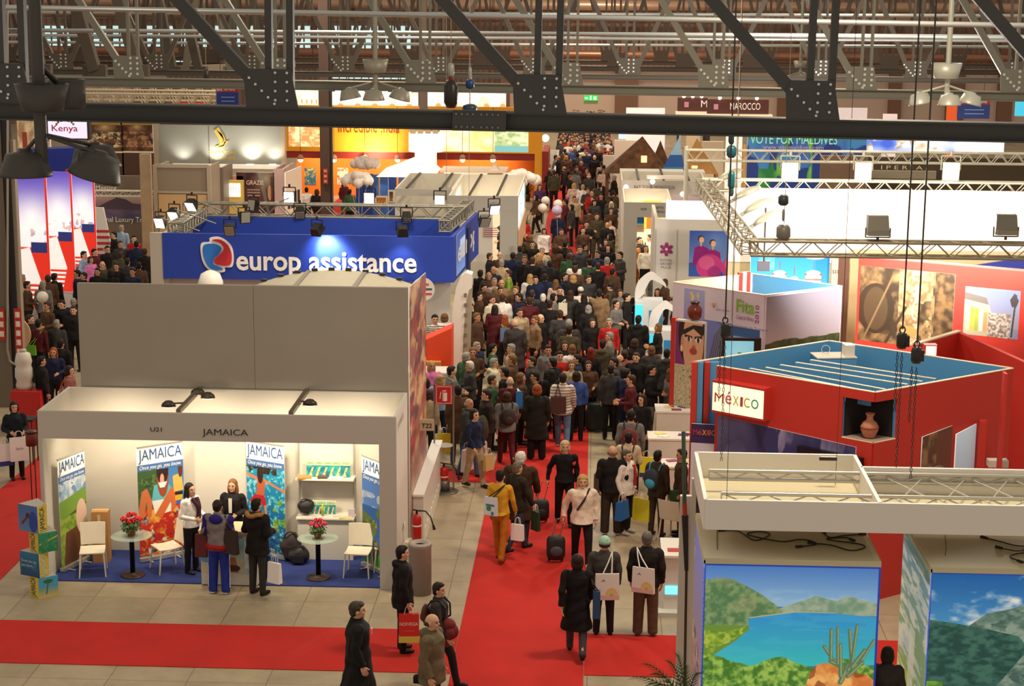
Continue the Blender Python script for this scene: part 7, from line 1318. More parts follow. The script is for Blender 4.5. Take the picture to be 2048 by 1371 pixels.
 # ==== people
def remesh(mb,voxel,smooth=3,name='skin'):
 me=mb.mesh(name);o=bpy.data.objects.new(name,me);COL.objects.link(o)
 m=o.modifiers.new('r','REMESH');m.mode='VOXEL';m.voxel_size=voxel;m.use_smooth_shade=True
 if smooth:s=o.modifiers.new('s','SMOOTH');s.iterations=smooth;s.factor=.5
 out=bpy.data.meshes.new_from_object(o.evaluated_get(bpy.context.evaluated_depsgraph_get()));bpy.data.objects.remove(o);bpy.data.meshes.remove(me);out.name=name;return out
V=Vector
SH=1.40
ARM={'down':(V((.228,.03,1.12)),V((.222,-.05,.87))),'fwd':(V((.24,.02,1.13)),V((.14,-.24,1.10))),'swingf':(V((.225,-.07,1.13)),V((.21,-.20,.92))),'swingb':(V((.228,.12,1.14)),V((.225,.14,.89))),'fold':(V((.24,-.02,1.13)),V((-.02,-.21,1.15))),'up':(V((.25,-.06,1.15)),V((.13,-.19,1.36))),'back':(V((.27,.1,1.14)),V((.30,.1,.9)))}
LEG={'stand':((V((.1,0,.5)),V((.11,.02,.09))),(V((-.1,0,.5)),V((-.11,.02,.09)))),'walk':((V((.1,-.17,.52)),V((.1,-.26,.1))),(V((-.1,.06,.5)),V((-.1,.34,.16)))),'stride':((V((.1,-.1,.51)),V((.1,-.15,.09))),(V((-.1,.06,.5)),V((-.1,.2,.12))))}
POSES={'stand':('down','down','stand'),'hold':('fwd','fwd','stand'),'fold':('fold','fold','stand'),'walk':('swingb','swingf','walk'),'step':('down','swingf','stride'),'onehand':('up','down','stand'),'pull':('down','back','stride'),'carry':('fwd','down','stand'),'walkhold':('fwd','swingf','walk')}
def mx(v,s):return V((v.x*s,v.y,v.z))
def arm_pts(kind,s):e,w=ARM[kind];return V((s*.175,0,SH)),mx(e,s),mx(w,s)
def hand(b,w,e,s,fine):
 d=(w-e).normalized();side=V((0,-1,0))if abs(d.z)>.6 else V((0,0,1));x=d.cross(side).normalized();y=x.cross(d).normalized();k=1.0
 R=Matrix((y,x,d)).transposed();b.ell(w+d*.05,(.042,.022,.055),10,7,R=R)
 if fine:
  for i in range(4):
   o=(i-1.5)*.021;L=(.062,.074,.068,.052)[i];p=w+d*.088+y*o;q=p+d*L*.6+x*.010*s;r=q+d*L*.4+x*.022*s;b.tube(p-d*.02,q,.0105,6,.0098);b.tube(q,r,.0098,6,.0085);b.ell(r,.0085,6,4)
  p=w+d*.03+y*.038;q=p+d*.04+y*.026;b.tube(p,q,.013,6,.011);b.ell(q,.011,6,4)
 else:
  for i in range(4):o=(i-1.5)*.02;p=w+d*.085+y*o;b.tube(p,p+d*.06+x*.015*s,.012,5,.010)
  p=w+d*.03+y*.035;b.tube(p,p+d*.05+y*.02,.014,5,.012)
HZ=1.595
def body_mesh(pose,fine):
 la,ra,lg=POSES[pose];b=MB()
 b.loft([((0,0,.86),.13,.10),((0,0,.95),.15,.11),((0,0,1.08),.125,.095),((0,0,1.25),.15,.105),((0,0,1.36),.15,.09),((0,0,1.41),.10,.07),((0,.005,1.47),.058,.058),((0,.0,1.56),.052,.055)])
 for s,k in((1,la),(-1,ra)):
  a,e,w=arm_pts(k,s);b.ell(a-V((s*.02,0,.02)),.045);b.tube(a-V((s*.015,0,.02)),e,.042,9,.036);b.ell(e,.036);b.tube(e,w,.035,9,.026);b.ell(w,.028);hand(b,w,e,s,fine)
 for(kn,an),s in zip(LEG[lg],(1,-1)):
  h=V((s*.085,0,.9));b.ell(h,.085);b.tube(h,kn,.07,9,.045);b.ell(kn,.045);b.tube(kn,an,.043,9,.032);b.ell(an,.033);b.ell(an+V((0,-.06,-.05)),(.03,.08,.02))
 b.ell((0,0,HZ+.02),(.074,.092,.1),16,12);b.ell((0,-.02,HZ-.04),(.058,.068,.072),14,10);b.ell((0,-.07,HZ-.085),(.026,.02,.018))
 b.add([(-.013,-.088,HZ-.022),(.013,-.088,HZ-.022),(0,-.09,HZ+.022),(0,-.116,HZ-.018)],[(0,1,3),(1,2,3),(2,0,3),(0,2,1)]);b.ell((0,-.104,HZ-.016),.011,8,6)
 for s in(-1,1):b.ell((s*.078,.005,HZ-.005),(.011,.02,.031),8,6);b.ell((s*.03,-.082,HZ+.028),(.02,.012,.007),8,5);b.ell((s*.04,-.066,HZ-.02),(.02,.018,.018),8,6)
 b.ell((0,-.086,HZ-.05),(.023,.011,.008),8,5)
 me=remesh(b,.0075 if fine else .013,2,'person')
 for m_ in(mat_objcolor('skin',.55,.05,14),mat((38,26,22),.4),mat((165,88,78),.5)):me.materials.append(m_)
 n=len(me.polygons);c=np.empty(n*3);me.polygons.foreach_get('center',c);c=c.reshape(-1,3);mi=np.zeros(n,np.int32)
 for s in(-1,1):mi[(np.hypot((c[:,0]-s*.031)/.016,(c[:,2]-HZ-.010)/.0085)<1)&(c[:,1]<-.05)]=1;mi[(np.hypot((c[:,0]-s*.032)/.022,(c[:,2]-HZ-.034)/.005)<1)&(c[:,1]<-.05)]=1
 mi[(np.hypot(c[:,0]/.026,(c[:,2]-HZ+.051)/.009)<1)&(c[:,1]<-.06)]=2
 me.polygons.foreach_set('material_index',mi);return me
HEM={'jacket':(.82,.20),'parka':(.74,.225),'coat':(.48,.25),'longcoat':(.27,.31),'sweater':(.90,.175),'dress':(.42,.2)}
def top_mesh(pose,kind,fine):
 la,ra,lg=POSES[pose];b=MB();hem,hw=HEM[kind];bulk={'sweater':0,'jacket':.014,'parka':.03,'coat':.016,'longcoat':.02,'dress':0}[kind];wy=.0 if lg=='stand' else .05
 rings=[((0,0,hem),hw,.145+bulk+wy+(.1 if kind=='longcoat' else 0))]
 if hem<.7:rings.append(((0,0,.75),.19+bulk,.15+bulk+wy*.5))
 rings+=[((0,0,.95),.175+bulk,.138+bulk),((0,0,1.1),.15+bulk,.122+bulk),((0,0,1.25),.172+bulk,.13+bulk),((0,0,1.36),.185+bulk,.122+bulk),((0,.005,1.425),.13+bulk,.095+bulk*.5),((0,.01,1.465),.078,.078)]
 if kind in('coat','longcoat','parka','jacket'):rings.append(((0,.012,1.50),.07,.072))
 rings=[r for i,r in enumerate(rings)if i==0 or r[0][2]>rings[0][0][2]+.04]
 b.loft(rings,20);r=.058+bulk*.6
 for s,k in((1,la),(-1,ra)):
  a,e,w=arm_pts(k,s);d=(w-e).normalized();w=w-d*.01;b.ell(a-V((s*.01,0,.012)),r+.012);b.tube(a,e,r+.004,10,r-.008);b.ell(e,r-.006);b.tube(e,w,r-.008,10,r-.018);b.tube(w-d*.02,w+d*.004,r-.012,10)
 if kind in('parka',):b.ell((0,.1,1.43),(.12,.07,.07))
 v=remesh(b,.011 if fine else .018,4,'garment');n=len(v.vertices);c=np.empty(n*3);v.vertices.foreach_get('co',c);c=c.reshape(-1,3)
 f=.004*np.sin(c[:,2]*31+c[:,0]*14)+.004*np.sin(c[:,0]*37+c[:,1]*21+c[:,2]*9);c[:,0]+=f*np.sign(c[:,0]);c[:,1]+=f;v.vertices.foreach_set('co',c.ravel());v.update();return v
def legs_mesh(pose,kind,fine):
 lg=POSES[pose][2];b=MB()
 b.loft([((0,0,.80),.15,.115),((0,0,.9),.165,.122),((0,0,1.0),.15,.115),((0,0,1.03),.14,.11)],18)
 w=.012 if kind=='wide' else 0
 if kind=='skirt':b.loft([((0,0,.52),.19,.14),((0,0,.7),.18,.135),((0,0,.95),.16,.12)],18)
 for(kn,an),s in zip(LEG[lg],(1,-1)):
  h=V((s*.083,0,.88));b.ell(h,.098);r1=.072+w;r2=.054+w*1.6;
  if kind=='skirt':r1,r2=.05,.036
  b.tube(h,kn,.096,12,r1);b.ell(kn,r1);b.tube(kn,an+V((0,0,-.055)),r1-.002,12,r2);b.ell(an,r2+.004)
 return remesh(b,.012 if fine else .019,3,'trousers')
def shoe_mesh(pose,side):
 an=LEG[POSES[pose][2]][0 if side>0 else 1][1];b=MB();up=an.z-.09;c=V((an.x,an.y,up))
 b.ell(c+V((0,0,.05)),(.042,.06,.05),12,8);b.ell(c+V((0,-.09,.032)),(.046,.105,.034),12,8);b.box(c+V((0,-.06,.012)),(.07,.22,.022))
 return remesh(b,.012,2,'shoe')
def hair_mesh(kind):
 b=MB();H=HZ+.02
 def cap(dy=.018,dz=.018,rx=.083,ry=.094,rz=.1):b.ell((0,dy,H+dz),(rx,ry,rz),16,12)
 if kind=='short':cap();b.ell((0,.05,H-.04),(.072,.055,.07));b.ell((0,-.03,H+.075),(.062,.06,.035))
 elif kind=='bald':
  for k in range(11):a=math.pi*(k/10);b.ell((math.cos(a)*.074,.012+math.sin(a)*.085,H-.03),(.018,.018,.036),8,6)
 elif kind=='long':cap(.02,.02,.09,.1,.102);b.loft([((0,.07,HZ-.24),.075,.035),((0,.065,HZ-.1),.1,.052),((0,.045,HZ),.092,.07)]);b.ell((.075,-.01,HZ-.06),(.022,.04,.1));b.ell((-.075,-.01,HZ-.06),(.022,.04,.1))
 elif kind=='bob':cap(.016,.02,.094,.102,.105);b.ell((0,.05,HZ-.04),(.095,.062,.085));b.ell((.078,-.01,HZ-.02),(.022,.042,.07));b.ell((-.078,-.01,HZ-.02),(.022,.042,.07))
 elif kind=='bun':cap(.016,.018,.083,.094,.098);b.ell((0,.11,H+.02),.042);b.ell((0,.05,H-.04),(.07,.05,.06))
 elif kind=='beanie':cap(.008,.03,.093,.108,.1);b.lathe([(.1,-.015),(.1,.02)],(0,.006,H+.02),20,sy=1.12)
 elif kind=='cap':cap(.01,.03,.088,.1,.085);b.ell((0,-.105,H+.035),(.06,.06,.012))
 me=remesh(b,.010,2,'hair')
 n=len(me.vertices);c=np.empty(n*3);me.vertices.foreach_get('co',c);c=c.reshape(-1,3)
 if kind in('short','long','bob','bun'):
  m=(c[:,1]<-.045)&(c[:,2]<H+.052)&(np.abs(c[:,0])<.07);c[m,1]=np.maximum(c[m,1],-.05+.0*c[m,0]);f=(c[:,1]<-.03)&(c[:,2]<H+.04);c[f,1]=np.maximum(c[f,1],-.035)
  me.vertices.foreach_set('co',c.ravel());me.update()
 return me
_PC={}
def pc(k,fn):
 if k not in _PC:_PC[k]=fn()
 return _PC[k]
CLOTH=mat_objcolor('cloth');HAIRM=mat_objcolor('hair_fibre',.6,.3,40);LEATH=mat_objcolor('shoe_leather',.5,.1)
STRIPE=mat_objcolor('striped_knit',.85,.1,9,(6.5,(40,40,46),.6));PLAID=mat_objcolor('plaid_cloth',.85,.1,9,(5,(120,110,105),.75));SIDE=mat_objcolor('track_cloth')
HC={'black':(26,20,18),'brown':(58,38,26),'lightbrown':(110,76,46),'blonde':(176,138,84),'grey':(140,134,126),'white':(205,200,192),'ginger':(140,70,34),'red':(110,30,24),'darkbrown':(38,26,20)}
def lobj(name,me,parent,m,col):
 o=bpy.data.objects.new(name,me);COL.objects.link(o);o.parent=parent
 if m is not None:
  if not me.materials:me.materials.append(m)
  elif me.materials[0]!=m:o.material_slots[0].link='OBJECT';o.material_slots[0].material=m
 o.color=(*lin(col),1);return o
NP=[0];PEOPLE=[]
def person(pos,face,pose,kind,topc,legc,hair,hairc,label,h=1.72,fine=False,skin=(206,158,128),legs='plain',group=None,fat=1.0,m=None,shoec=(30,24,22),sole=None):
 me=pc(('body',pose,fine),lambda:body_mesh(pose,fine));o=bpy.data.objects.new('person',me);COL.objects.link(o);s=h/1.72
 o.location=(pos[0],pos[1],.012 if pos[2]<.012 else pos[2]);o.rotation_euler=(0,0,math.radians(face));o.scale=(s*fat,s*(.5+.5*fat),s);o.color=(*lin(skin),1);tag(o,label,'person',group)
 lobj({'sweater':'sweater','jacket':'jacket','parka':'parka','coat':'coat','longcoat':'long_coat','dress':'dress'}[kind],pc(('top',pose,kind,fine),lambda:top_mesh(pose,kind,fine)),o,m or CLOTH,topc)
 lobj('skirt' if legs=='skirt' else 'trousers',pc(('legs',POSES[pose][2],legs,fine),lambda:legs_mesh(pose,legs,fine)),o,CLOTH,legc)
 for sd in(1,-1):lobj('shoe',pc(('shoe',POSES[pose][2],sd),lambda:shoe_mesh(pose,sd)),o,LEATH,shoec)
 if hair:lobj('hat' if hair in('beanie','cap')else 'hair',pc(('hair',hair),lambda:hair_mesh(hair)),o,HAIRM,HC.get(hairc,hairc))
 if hair in('beanie','cap'):lobj('hair',pc(('hair','bald'),lambda:hair_mesh('bald')),o,HAIRM,HC['brown'])
 PEOPLE.append(o);return o
def wp(o,x,y,z):
 """a point of the figure's own space in the world"""
 s=o.scale;a=o.rotation_euler[2];x,y,z=x*s[0],y*s[1],z*s[2];return V((o.location.x+x*math.cos(a)-y*math.sin(a),o.location.y+x*math.sin(a)+y*math.cos(a),o.location.z+z))
 # ---- bags
def strap_pts(o,pts):return[wp(o,*p)for p in pts]
def frame_of(o,x,y,z):a=o.rotation_euler[2];return wp(o,x,y,z),Matrix.Rotation(a,3,'Z')
def paper_bag(o,x,y,col,label,w=.28,h=.34,d=.1,z=.86,name='paper_bag',hl=.14,rot=0,txt=None,base=None,turn=None):
 c,R=frame_of(o,x,y,z);
 if turn is not None:R=Matrix.Rotation(turn,3,'Z')
 t=thing(name,label,'bag',c-V((0,0,hl+h)));ctr=c-V((0,0,hl+h/2));X=R@V((w/2,0,0));Y_=R@V((0,d/2,0))
 b=MB();zb,zt_=V((0,0,-h/2)),V((0,0,h/2));b.hexa([ctr-X-Y_+zb,ctr+X-Y_+zb,ctr+X+Y_+zb,ctr-X+Y_+zb],[ctr-X-Y_*.5+zt_,ctr+X-Y_*.5+zt_,ctr+X+Y_*.5+zt_,ctr-X+Y_*.5+zt_]);b.build('bag_body',mat(col,.6),t)
 for s in(-1,1):b=MB();q=ctr+zt_+Y_*s*.5;b.path([q-X*.45,q-X*.3+V((0,0,hl*.8)),V((c.x,c.y,c.z)),q+X*.3+V((0,0,hl*.8)),q+X*.45],.005,5);b.build('handle',mat((225,215,205),.5),t)
 if base:b=MB();k=.22*h;b.hexa([ctr-X*1.02-Y_*1.04+zb,ctr+X*1.02-Y_*1.04+zb,ctr+X*1.02+Y_*1.04+zb,ctr-X*1.02+Y_*1.04+zb],[ctr-X*1.02-Y_*.95+zb+V((0,0,k)),ctr+X*1.02-Y_*.95+zb+V((0,0,k)),ctr+X*1.02+Y_*.95+zb+V((0,0,k)),ctr-X*1.02+Y_*.95+zb+V((0,0,k))]);b.build('lower_band',mat(base,.6),t)
 for(s_,v,ww,hh,cc)in(txt or[]):
  for sd in(-1,1):
   n=(-Y_).normalized()*sd;r_=X.normalized()*sd;p=ctr-r_*w*ww/2+V((0,0,-h/2+v*h))+n*d*.5;text('lettering',s_,p,r_,(0,0,1),w*ww,h*hh,mat(cc,.5),t,lift=.004)
 return t
def tote(o,x,y,z,col,label,w=.38,h=.36,art=None,side=1,strap_to=(.15,0,1.44),d=.07,handle=(235,230,220),rel=0):
 """shoulder bag hanging at the figure's side or back"""
 c,R=frame_of(o,x,y,z);R=R@Matrix.Rotation(rel,3,'Z');t=thing('tote_bag',label,'bag',c-V((0,0,h/2)));X=R@V((w/2,0,0));Y_=R@V((0,d/2,0));Z=V((0,0,h/2))
 b=MB();b.hexa([c-X-Y_-Z,c+X-Y_-Z,c+X+Y_-Z,c-X+Y_-Z],[c-X*.96-Y_*.4+Z,c+X*.96-Y_*.4+Z,c+X*.96+Y_*.4+Z,c-X*.96+Y_*.4+Z]);b.build('bag_body',mat(col,.7),t)
 top_=wp(o,*strap_to)
 for s in(-1,1):b=MB();q=c+Z+X*s*.35;m_=(q+top_)/2+Y_*.5;b.path([q,m_,top_+V((0,0,.02))],.011,6);b.build('handle',mat(handle,.6),t)
 if art is not None:n=-Y_.normalized();k=n*(d/2+.006);sheet('bag_print',c-X*.97-Z*.97+k,c+X*.97-Z*.97+k,c+X*.93+Z*.97+k*.5,c-X*.93+Z*.97+k*.5,art,t,.002)
 if art is not None:n=Y_.normalized();k=n*(d/2+.006);sheet('bag_print',c+X*.97-Z*.97+k,c-X*.97-Z*.97+k,c-X*.93+Z*.97+k*.5,c+X*.93+Z*.97+k*.5,art,t,.002)
 return t
def backpack(o,col,label,w=.3,h=.42,d=.17,accent=None,dx=0):
 c,R=frame_of(o,dx,.13+d/2+.02,1.2);t=thing('backpack',label,'bag',c-V((0,0,h/2)));b=MB()
 b.ell((0,0,0),(w/2,d/2,h/2),16,12);b.v=[tuple(c+R@V((max(-w/2,min(w/2,v[0]*1.18)),v[1],v[2])))for v in b.v];b.build('pack_body',mat(col,.7),t)
 b=MB();b.ell((0,0,0),(w*.36,d*.3,h*.24),14,8);b.v=[tuple(c+R@V((v[0],v[1]+d*.36,v[2]-h*.16)))for v in b.v];b.build('front_pocket',mat(accent or col,.7),t)
 for s in(-1,1):b=MB();P=strap_pts(o,[(dx+s*.1,.15,1.36),(s*.115,.09,1.455),(s*.12,-.03,1.475),(s*.125,-.14,1.36),(s*.15,-.14,1.15),(s*.17,.02,1.05)]);b.path(P,.014,6);b.build('shoulder_strap',mat(accent or(24,22,24),.7),t)
 return t
def trolley(o,x,y,label,col=(26,24,26),w=.34,h=.45,d=.22,acc=None):
 c,R=frame_of(o,x,y,0);g=wp(o,-.3,.1,.87);t=thing('trolley_case',label,'suitcase',(c.x,c.y,.012));z0=.07;b=MB();b.ell((0,0,0),(w/2,d/2,h/2),16,12)
 b.v=[tuple(V((c.x,c.y,z0+h/2))+R@V((max(-w/2,min(w/2,v[0]*1.3)),max(-d/2,min(d/2,v[1]*1.3)),max(-h/2,min(h/2,v[2]*1.22)))))for v in b.v];b.build('case_body',mat(col,.6),t)
 b=MB();b.ell((0,0,0),(w*.36,.035,h*.22),12,8);b.v=[tuple(V((c.x,c.y,z0+h*.4))+R@V((v[0],v[1]-d/2,v[2])))for v in b.v];b.build('front_pocket',mat(acc or col,.6),t)
 for s in(-1,1):
  b=MB();q=V((c.x,c.y,z0+.02))+R@V((s*w*.35,d*.3,0));b.tube(q-R@V((.02,0,.03)),q+R@V((.02,0,-.03)),.04,12);b.build('wheel',mat((20,20,20),.5),t)
 b=MB();p1=V((c.x,c.y,z0+h));X=R@V((.07,0,0));g2=V((p1.x*.35+g.x*.65,p1.y*.35+g.y*.65,g.z-.02));b.path([p1-X,g2-X,g2+X,p1+X],.009,6);b.build('telescopic_handle',mat((120,116,110),.3,.6),t);return t
def badge(o,label):pass
# ---------------- people at the front, one by one.  fx/fy: foot pixel; hx/hy: head pixel
def F_(x,y):return G(x,y)
def Hd(x,y,h=1.72):p=G(x,y,h*.925);return V((p.x,p.y,0))
TR=(44,36,32)
P1=person(Hd(715,1222,1.76),98,'stand','longcoat',(24,21,21),(24,20,20),'short',(60,48,40),'person in a very long black overcoat with a white badge, lower left of the photo',1.76,True,fat=1.32)
b=MB();c_=wp(P1,-.02,-.17,1.3);b.box(c_,(.09,.012,.07),math.radians(98));top(b,'name_badge',mat((225,220,215),.5),'white name badge on the chest of the very long black coat','badge')
P2=person(F_(806,1302),105,'stand','parka',(24,21,22),(24,21,22),'short','black','person with black hair in a black jacket carrying the red NORVEGIA bag',1.75,True)
paper_bag(P2,-.23,-.06,(205,36,24),'red paper bag reading NORVEGIA held by the person in the black jacket',.32,.46,.14,.83,txt=[('NORVEGIA',.62,.9,.12,(240,230,220)),('www.visit.no',.42,.5,.03,(220,160,150))],base=(205,190,80),turn=.1)
P3=person(Hd(878,1182,1.66),78,'walk','jacket',(52,46,42),(34,28,32),'short','darkbrown','person with short dark hair striding right with a dark red jacket over the arm',1.66,True)
b=MB();c_=wp(P3,-.14,-.2,1.0);[b.ell(c_+V(q),r)for q,r in(((0,0,.1),(.11,.1,.1)),((.02,-.02,-.02),(.1,.11,.12)),((-.03,.01,-.14),(.07,.09,.12)),((.09,0,.0),(.06,.08,.1)),((-.09,.02,.06),(.05,.07,.07)))];top(b,'folded_jacket',mat((110,24,28),.8,noise=.15),'dark red padded jacket carried over the arm of the striding person','jacket')
backpack(P3,(84,34,26),'reddish brown rucksack on the back of the striding person',.24,.3,.13)
P4=person(Hd(864,1246,1.74),75,'stand','parka',(104,90,66),(34,28,28),'bald',(60,44,34),'person with a balding head in an olive brown coat at the bottom edge',1.74,True,fat=1.15)
P5=person(F_(1152,1312),-10+190,'walk','coat',(22,19,19),(62,58,64),'bob','darkbrown','person seen from behind walking in a black knee-length coat, lower middle',1.68,True,fat=1.06)
tote(P5,-.3,.05,.92,(30,60,100),'patterned blue and yellow shopping bag beside the black knee-length coat',.12,.42,strap_to=(-.2,0,1.35),d=.26,handle=(30,26,26))
bag_art=Art(40,40,(232,228,220));bag_art.rect(0,0,1,.18,(215,175,175));bag_art.ell(.68,.2,.26,.26,(235,190,120));bag_art.ell(.68,.16,.18,.2,(205,215,150));bag_art.ell(.68,.1,.1,.16,(230,160,120));bag_art.rect(0,0,1,.12,(220,185,180));bag_art.line((.25,.72),(.33,.78),.03,(60,60,60));bag_art.line((.33,.78),(.38,.72),.03,(60,60,60))
P6=person(F_(1206,1268),180,'stand','jacket',(66,62,60),(30,27,34),'beanie',(150,190,165),'person with a pale green knitted beanie and a white tote bag, seen from behind',1.66,True,fat=1.08)
tote(P6,-.05,.21,.92,(232,228,220),'white tote bag with a rainbow print on the back of the beanie wearer',.4,.44,bag_art,strap_to=(-.12,.06,1.46),rel=.1)
P7=person(F_(1290,1270),175,'stand','jacket',(34,29,28),(92,72,58),'short',(96,90,84),'grey-haired person in a dark jacket and brown trousers with a white tote bag',1.76,True,fat=1.1,legs='wide',shoec=(90,70,54))
tote(P7,.03,.23,1.0,(230,222,212),'white tote bag with a rainbow print on the grey-haired person in the dark jacket',.38,.42,bag_art,strap_to=(.14,.06,1.46),rel=-.25)
P8=person(F_(1163,1128),5,'pull','jacket',(222,200,182),(26,22,24),'bob','blonde','person with short blonde hair and cream jacket pulling a black trolley case toward the camera',1.68,True,fat=1.14,shoec=(215,205,200))
trolley(P8,-.42,.1,'black and grey trolley case pulled by the person in the cream jacket',acc=(60,64,72))
b=MB();P_s=strap_pts(P8,[(.11,-.03,1.475),(.02,-.16,1.3),(-.1,-.17,1.1)]);b.path(P_s,.02,6);top(b,'dark_scarf',mat((46,28,36),.8),'dark scarf hanging over the front of the cream jacket','scarf')
P9=person(F_(1128,1048),8,'pull','sweater',(22,20,22),(22,19,20),'bob',(190,170,130),'curly fair-haired person all in black with a small red flower, pulling a case',1.68,True,fat=1.1)
trolley(P9,-.42,.1,'black trolley case beside the person dressed all in black',w=.32,h=.42)
b=MB();b.ell(wp(P9,.15,-.12,1.28),.035);b.ell(wp(P9,.17,-.1,1.3),.025);top(b,'red_flower',mat((200,24,34),.6),'small red flower pinned on the black top','flower')
P10=person(F_(1000,1122),160,'step','sweater',(206,152,40),(178,104,28),'short','black','person in a mustard yellow sweater and ochre trousers, seen from behind',1.74,True,shoec=(110,56,34))
ba2=Art(30,40,(205,212,222));ba2.rect(.15,.5,.85,.62,(80,110,110));ba2.ell(.4,.38,.2,.12,(50,130,90));ba2.ell(.7,.12,.12,.08,(60,110,170))
tote(P10,.1,.2,1.08,(205,212,222),'pale bag with green print slung on the mustard yellow sweater',.27,.34,ba2,strap_to=(-.12,.06,1.45),handle=(50,40,34),rel=-.1)
paper_bag(P10,-.3,-.1,(236,228,224),'white paper bag hanging from the hand of the mustard sweater wearer',.24,.3,.1,.84)
P11=person(F_(1040,1085),170,'step','coat',(66,46,30),(40,34,32),'short','white','broad white-haired person in a big brown coat, seen from behind',1.78,True,fat=1.25)
P12=person(F_(1034,1104),130,'walk','jacket',(44,36,30),(52,56,74),'short',(104,92,80),'person with cropped grey hair half hidden behind the mustard yellow sweater',1.74,True)
paper_bag(P12,-.42,-.1,(26,56,30),'dark green gift bag swinging before the big brown coat',.2,.36,.08,1.0,name='gift_bag')
P13=person(F_(1222,1068),178,'stand','jacket',(26,23,24),(58,46,38),'bald',(120,100,84),'bald person in a black suit jacket and brown trousers right of the carpet',1.76,True,fat=1.12,legs='wide',shoec=(190,180,170))
tote(P13,.26,.02,1.0,(60,40,30),'brown leather bag at the side of the bald person',.1,.34,strap_to=(.17,0,1.42),d=.26,handle=(60,40,30))
P14=person(F_(1250,1066),60,'stand','jacket',(222,214,204),(28,24,24),'short',(84,76,66),'person in a white quilted jacket with red scarf beside the blue shopping bag',1.66,True,fat=1.12,shoec=(170,160,150))
b=MB();b.path(strap_pts(P14,[(.05,-.12,1.42),(.07,-.16,1.2),(.06,-.16,1.0)]),.035,6);top(b,'red_scarf',mat((170,30,26),.8),'red scarf down the front of the white quilted jacket','scarf')
ba3=Art(30,30,(30,100,175));ba3.speck(ba3.U>-1,(20,80,155),(70,150,205),8)
paper_bag(P14,-.26,-.08,(30,100,175),'bright blue shopping bag held low by the white quilted jacket',.36,.36,.14,.9)
P15=person(F_(1312,1072),150,'carry','jacket',(58,50,36),(70,54,42),'short','black','person in an olive jacket carrying a bright blue rucksack',1.70,True)
backpack(P15,(36,44,60),'black and turquoise rucksack on the olive jacket',.3,.42,.18,(50,150,180))
paper_bag(P15,.3,.05,(222,205,40),'bright yellow carrier bag left of the rucksack wearer',.36,.44,.12,.86)
P16=person(Hd(1257,878,1.72),175,'hold','jacket',(196,180,150),(60,50,44),'short','black','person in a beige top with a small brown rucksack behind the white quilted jacket',1.72,True)
backpack(P16,(96,62,44),'small brown rucksack on the beige top',.22,.3,.12)
P17=person(F_(1382,1180),265,'stand','jacket',(30,27,32),(70,88,120),'short','darkbrown','person in black jacket and jeans half hidden behind the white partition panel',1.74,True)
P18=person(Hd(1775,1312,1.64),170,'stand','jacket',(60,50,52),(40,36,44),'bob','darkbrown','person with dark hair glimpsed between the two picture towers',1.64,True)
J1=person(G(385,1145),60,'hold','sweater',(226,220,218),(24,20,24),'long','black','person with long black hair, white blouse and purple scarf behind the counter end',1.66,True)
b=MB();b.path(strap_pts(J1,[(.06,-.1,1.46),(.06,-.16,1.3),(.05,-.15,1.02)]),.04,7);b.path(strap_pts(J1,[(-.06,-.1,1.46),(.0,-.16,1.34),(.06,-.16,1.25)]),.035,7);top(b,'purple_scarf',mat((62,24,48),.8),'dark purple scarf on the white blouse','scarf')
J2=person(V((G(473,1130).x,30.95,0)),-8,'hold','jacket',(26,22,24),(26,22,24),'long',(120,76,46),'person with long light brown hair and black blazer serving behind the counter',1.66,True)
b=MB();c_=wp(J2,0,-.146,1.27);b.prism([wp(J2,-.035,-.15,1.4),wp(J2,.035,-.15,1.4),wp(J2,.03,-.158,1.12),wp(J2,-.03,-.158,1.12)],(0,-.006,0));top(b,'white_shirt_front',mat((225,220,215),.7),'white shirt front showing in the black blazer','shirt')
J3=person(G(440,1186),172,'hold','jacket',(122,116,112),(36,50,140),'bun','darkbrown','visitor in grey and blue hooded sports jacket and bright blue tracksuit bottoms',1.68,True,fat=1.08,shoec=(225,220,215),legs='wide')
for s in(-1,1):lobj('trouser_stripe',(lambda:(lambda b:(b.path([V((s*.186,0,.95)),V((s*.176,0,.5)),V((s*.182,.02,.12))],.012,5),b.mesh('stripe'))[1])(MB()))(),J3,mat_objcolor('stripe_cloth'),(225,225,230))
b=MB();b.lathe([(.225,-.04),(.222,0),(.215,.05)],(0,0,.88),20,sy=.78);me_=b.mesh('red_hem');lobj('red_hem',me_,J3,mat_objcolor('hem_cloth'),(150,26,30));b=MB();b.ell((0,.12,1.4),(.12,.06,.09));me_=b.mesh('hood');lobj('hood',me_,J3,mat_objcolor('hood_cloth'),(44,34,120))
for s in(-1,1):b=MB();b.ell((s*.19,0,1.36),(.085,.085,.1));a_,e_,w_=arm_pts('fwd',s);b.tube(a_,e_,.072,10,.062);b.ell(e_,.062);b.tube(e_,w_-(w_-e_)*.1,.06,10,.048);lobj('sleeve',b.mesh('sleeve'),J3,mat_objcolor('sleeve_cloth'),(44,34,120))
tote(J3,-.24,.1,1.0,(48,30,30),'dark brown shoulder bag on the sports jacket',.3,.42,strap_to=(-.14,.04,1.44),d=.1,handle=(48,30,30),rel=-.3)
tote(J3,.3,.0,.86,(92,22,26),'dark red bag hanging at the elbow of the sports jacket wearer',.22,.4,strap_to=(.24,0,1.1),d=.1,handle=(92,22,26))
J4=person(G(517,1188),150,'hold','parka',(26,23,24),(54,50,48),'short','black','visitor in a black parka with a fur-trimmed hood at the counter',1.72,True,fat=1.05)
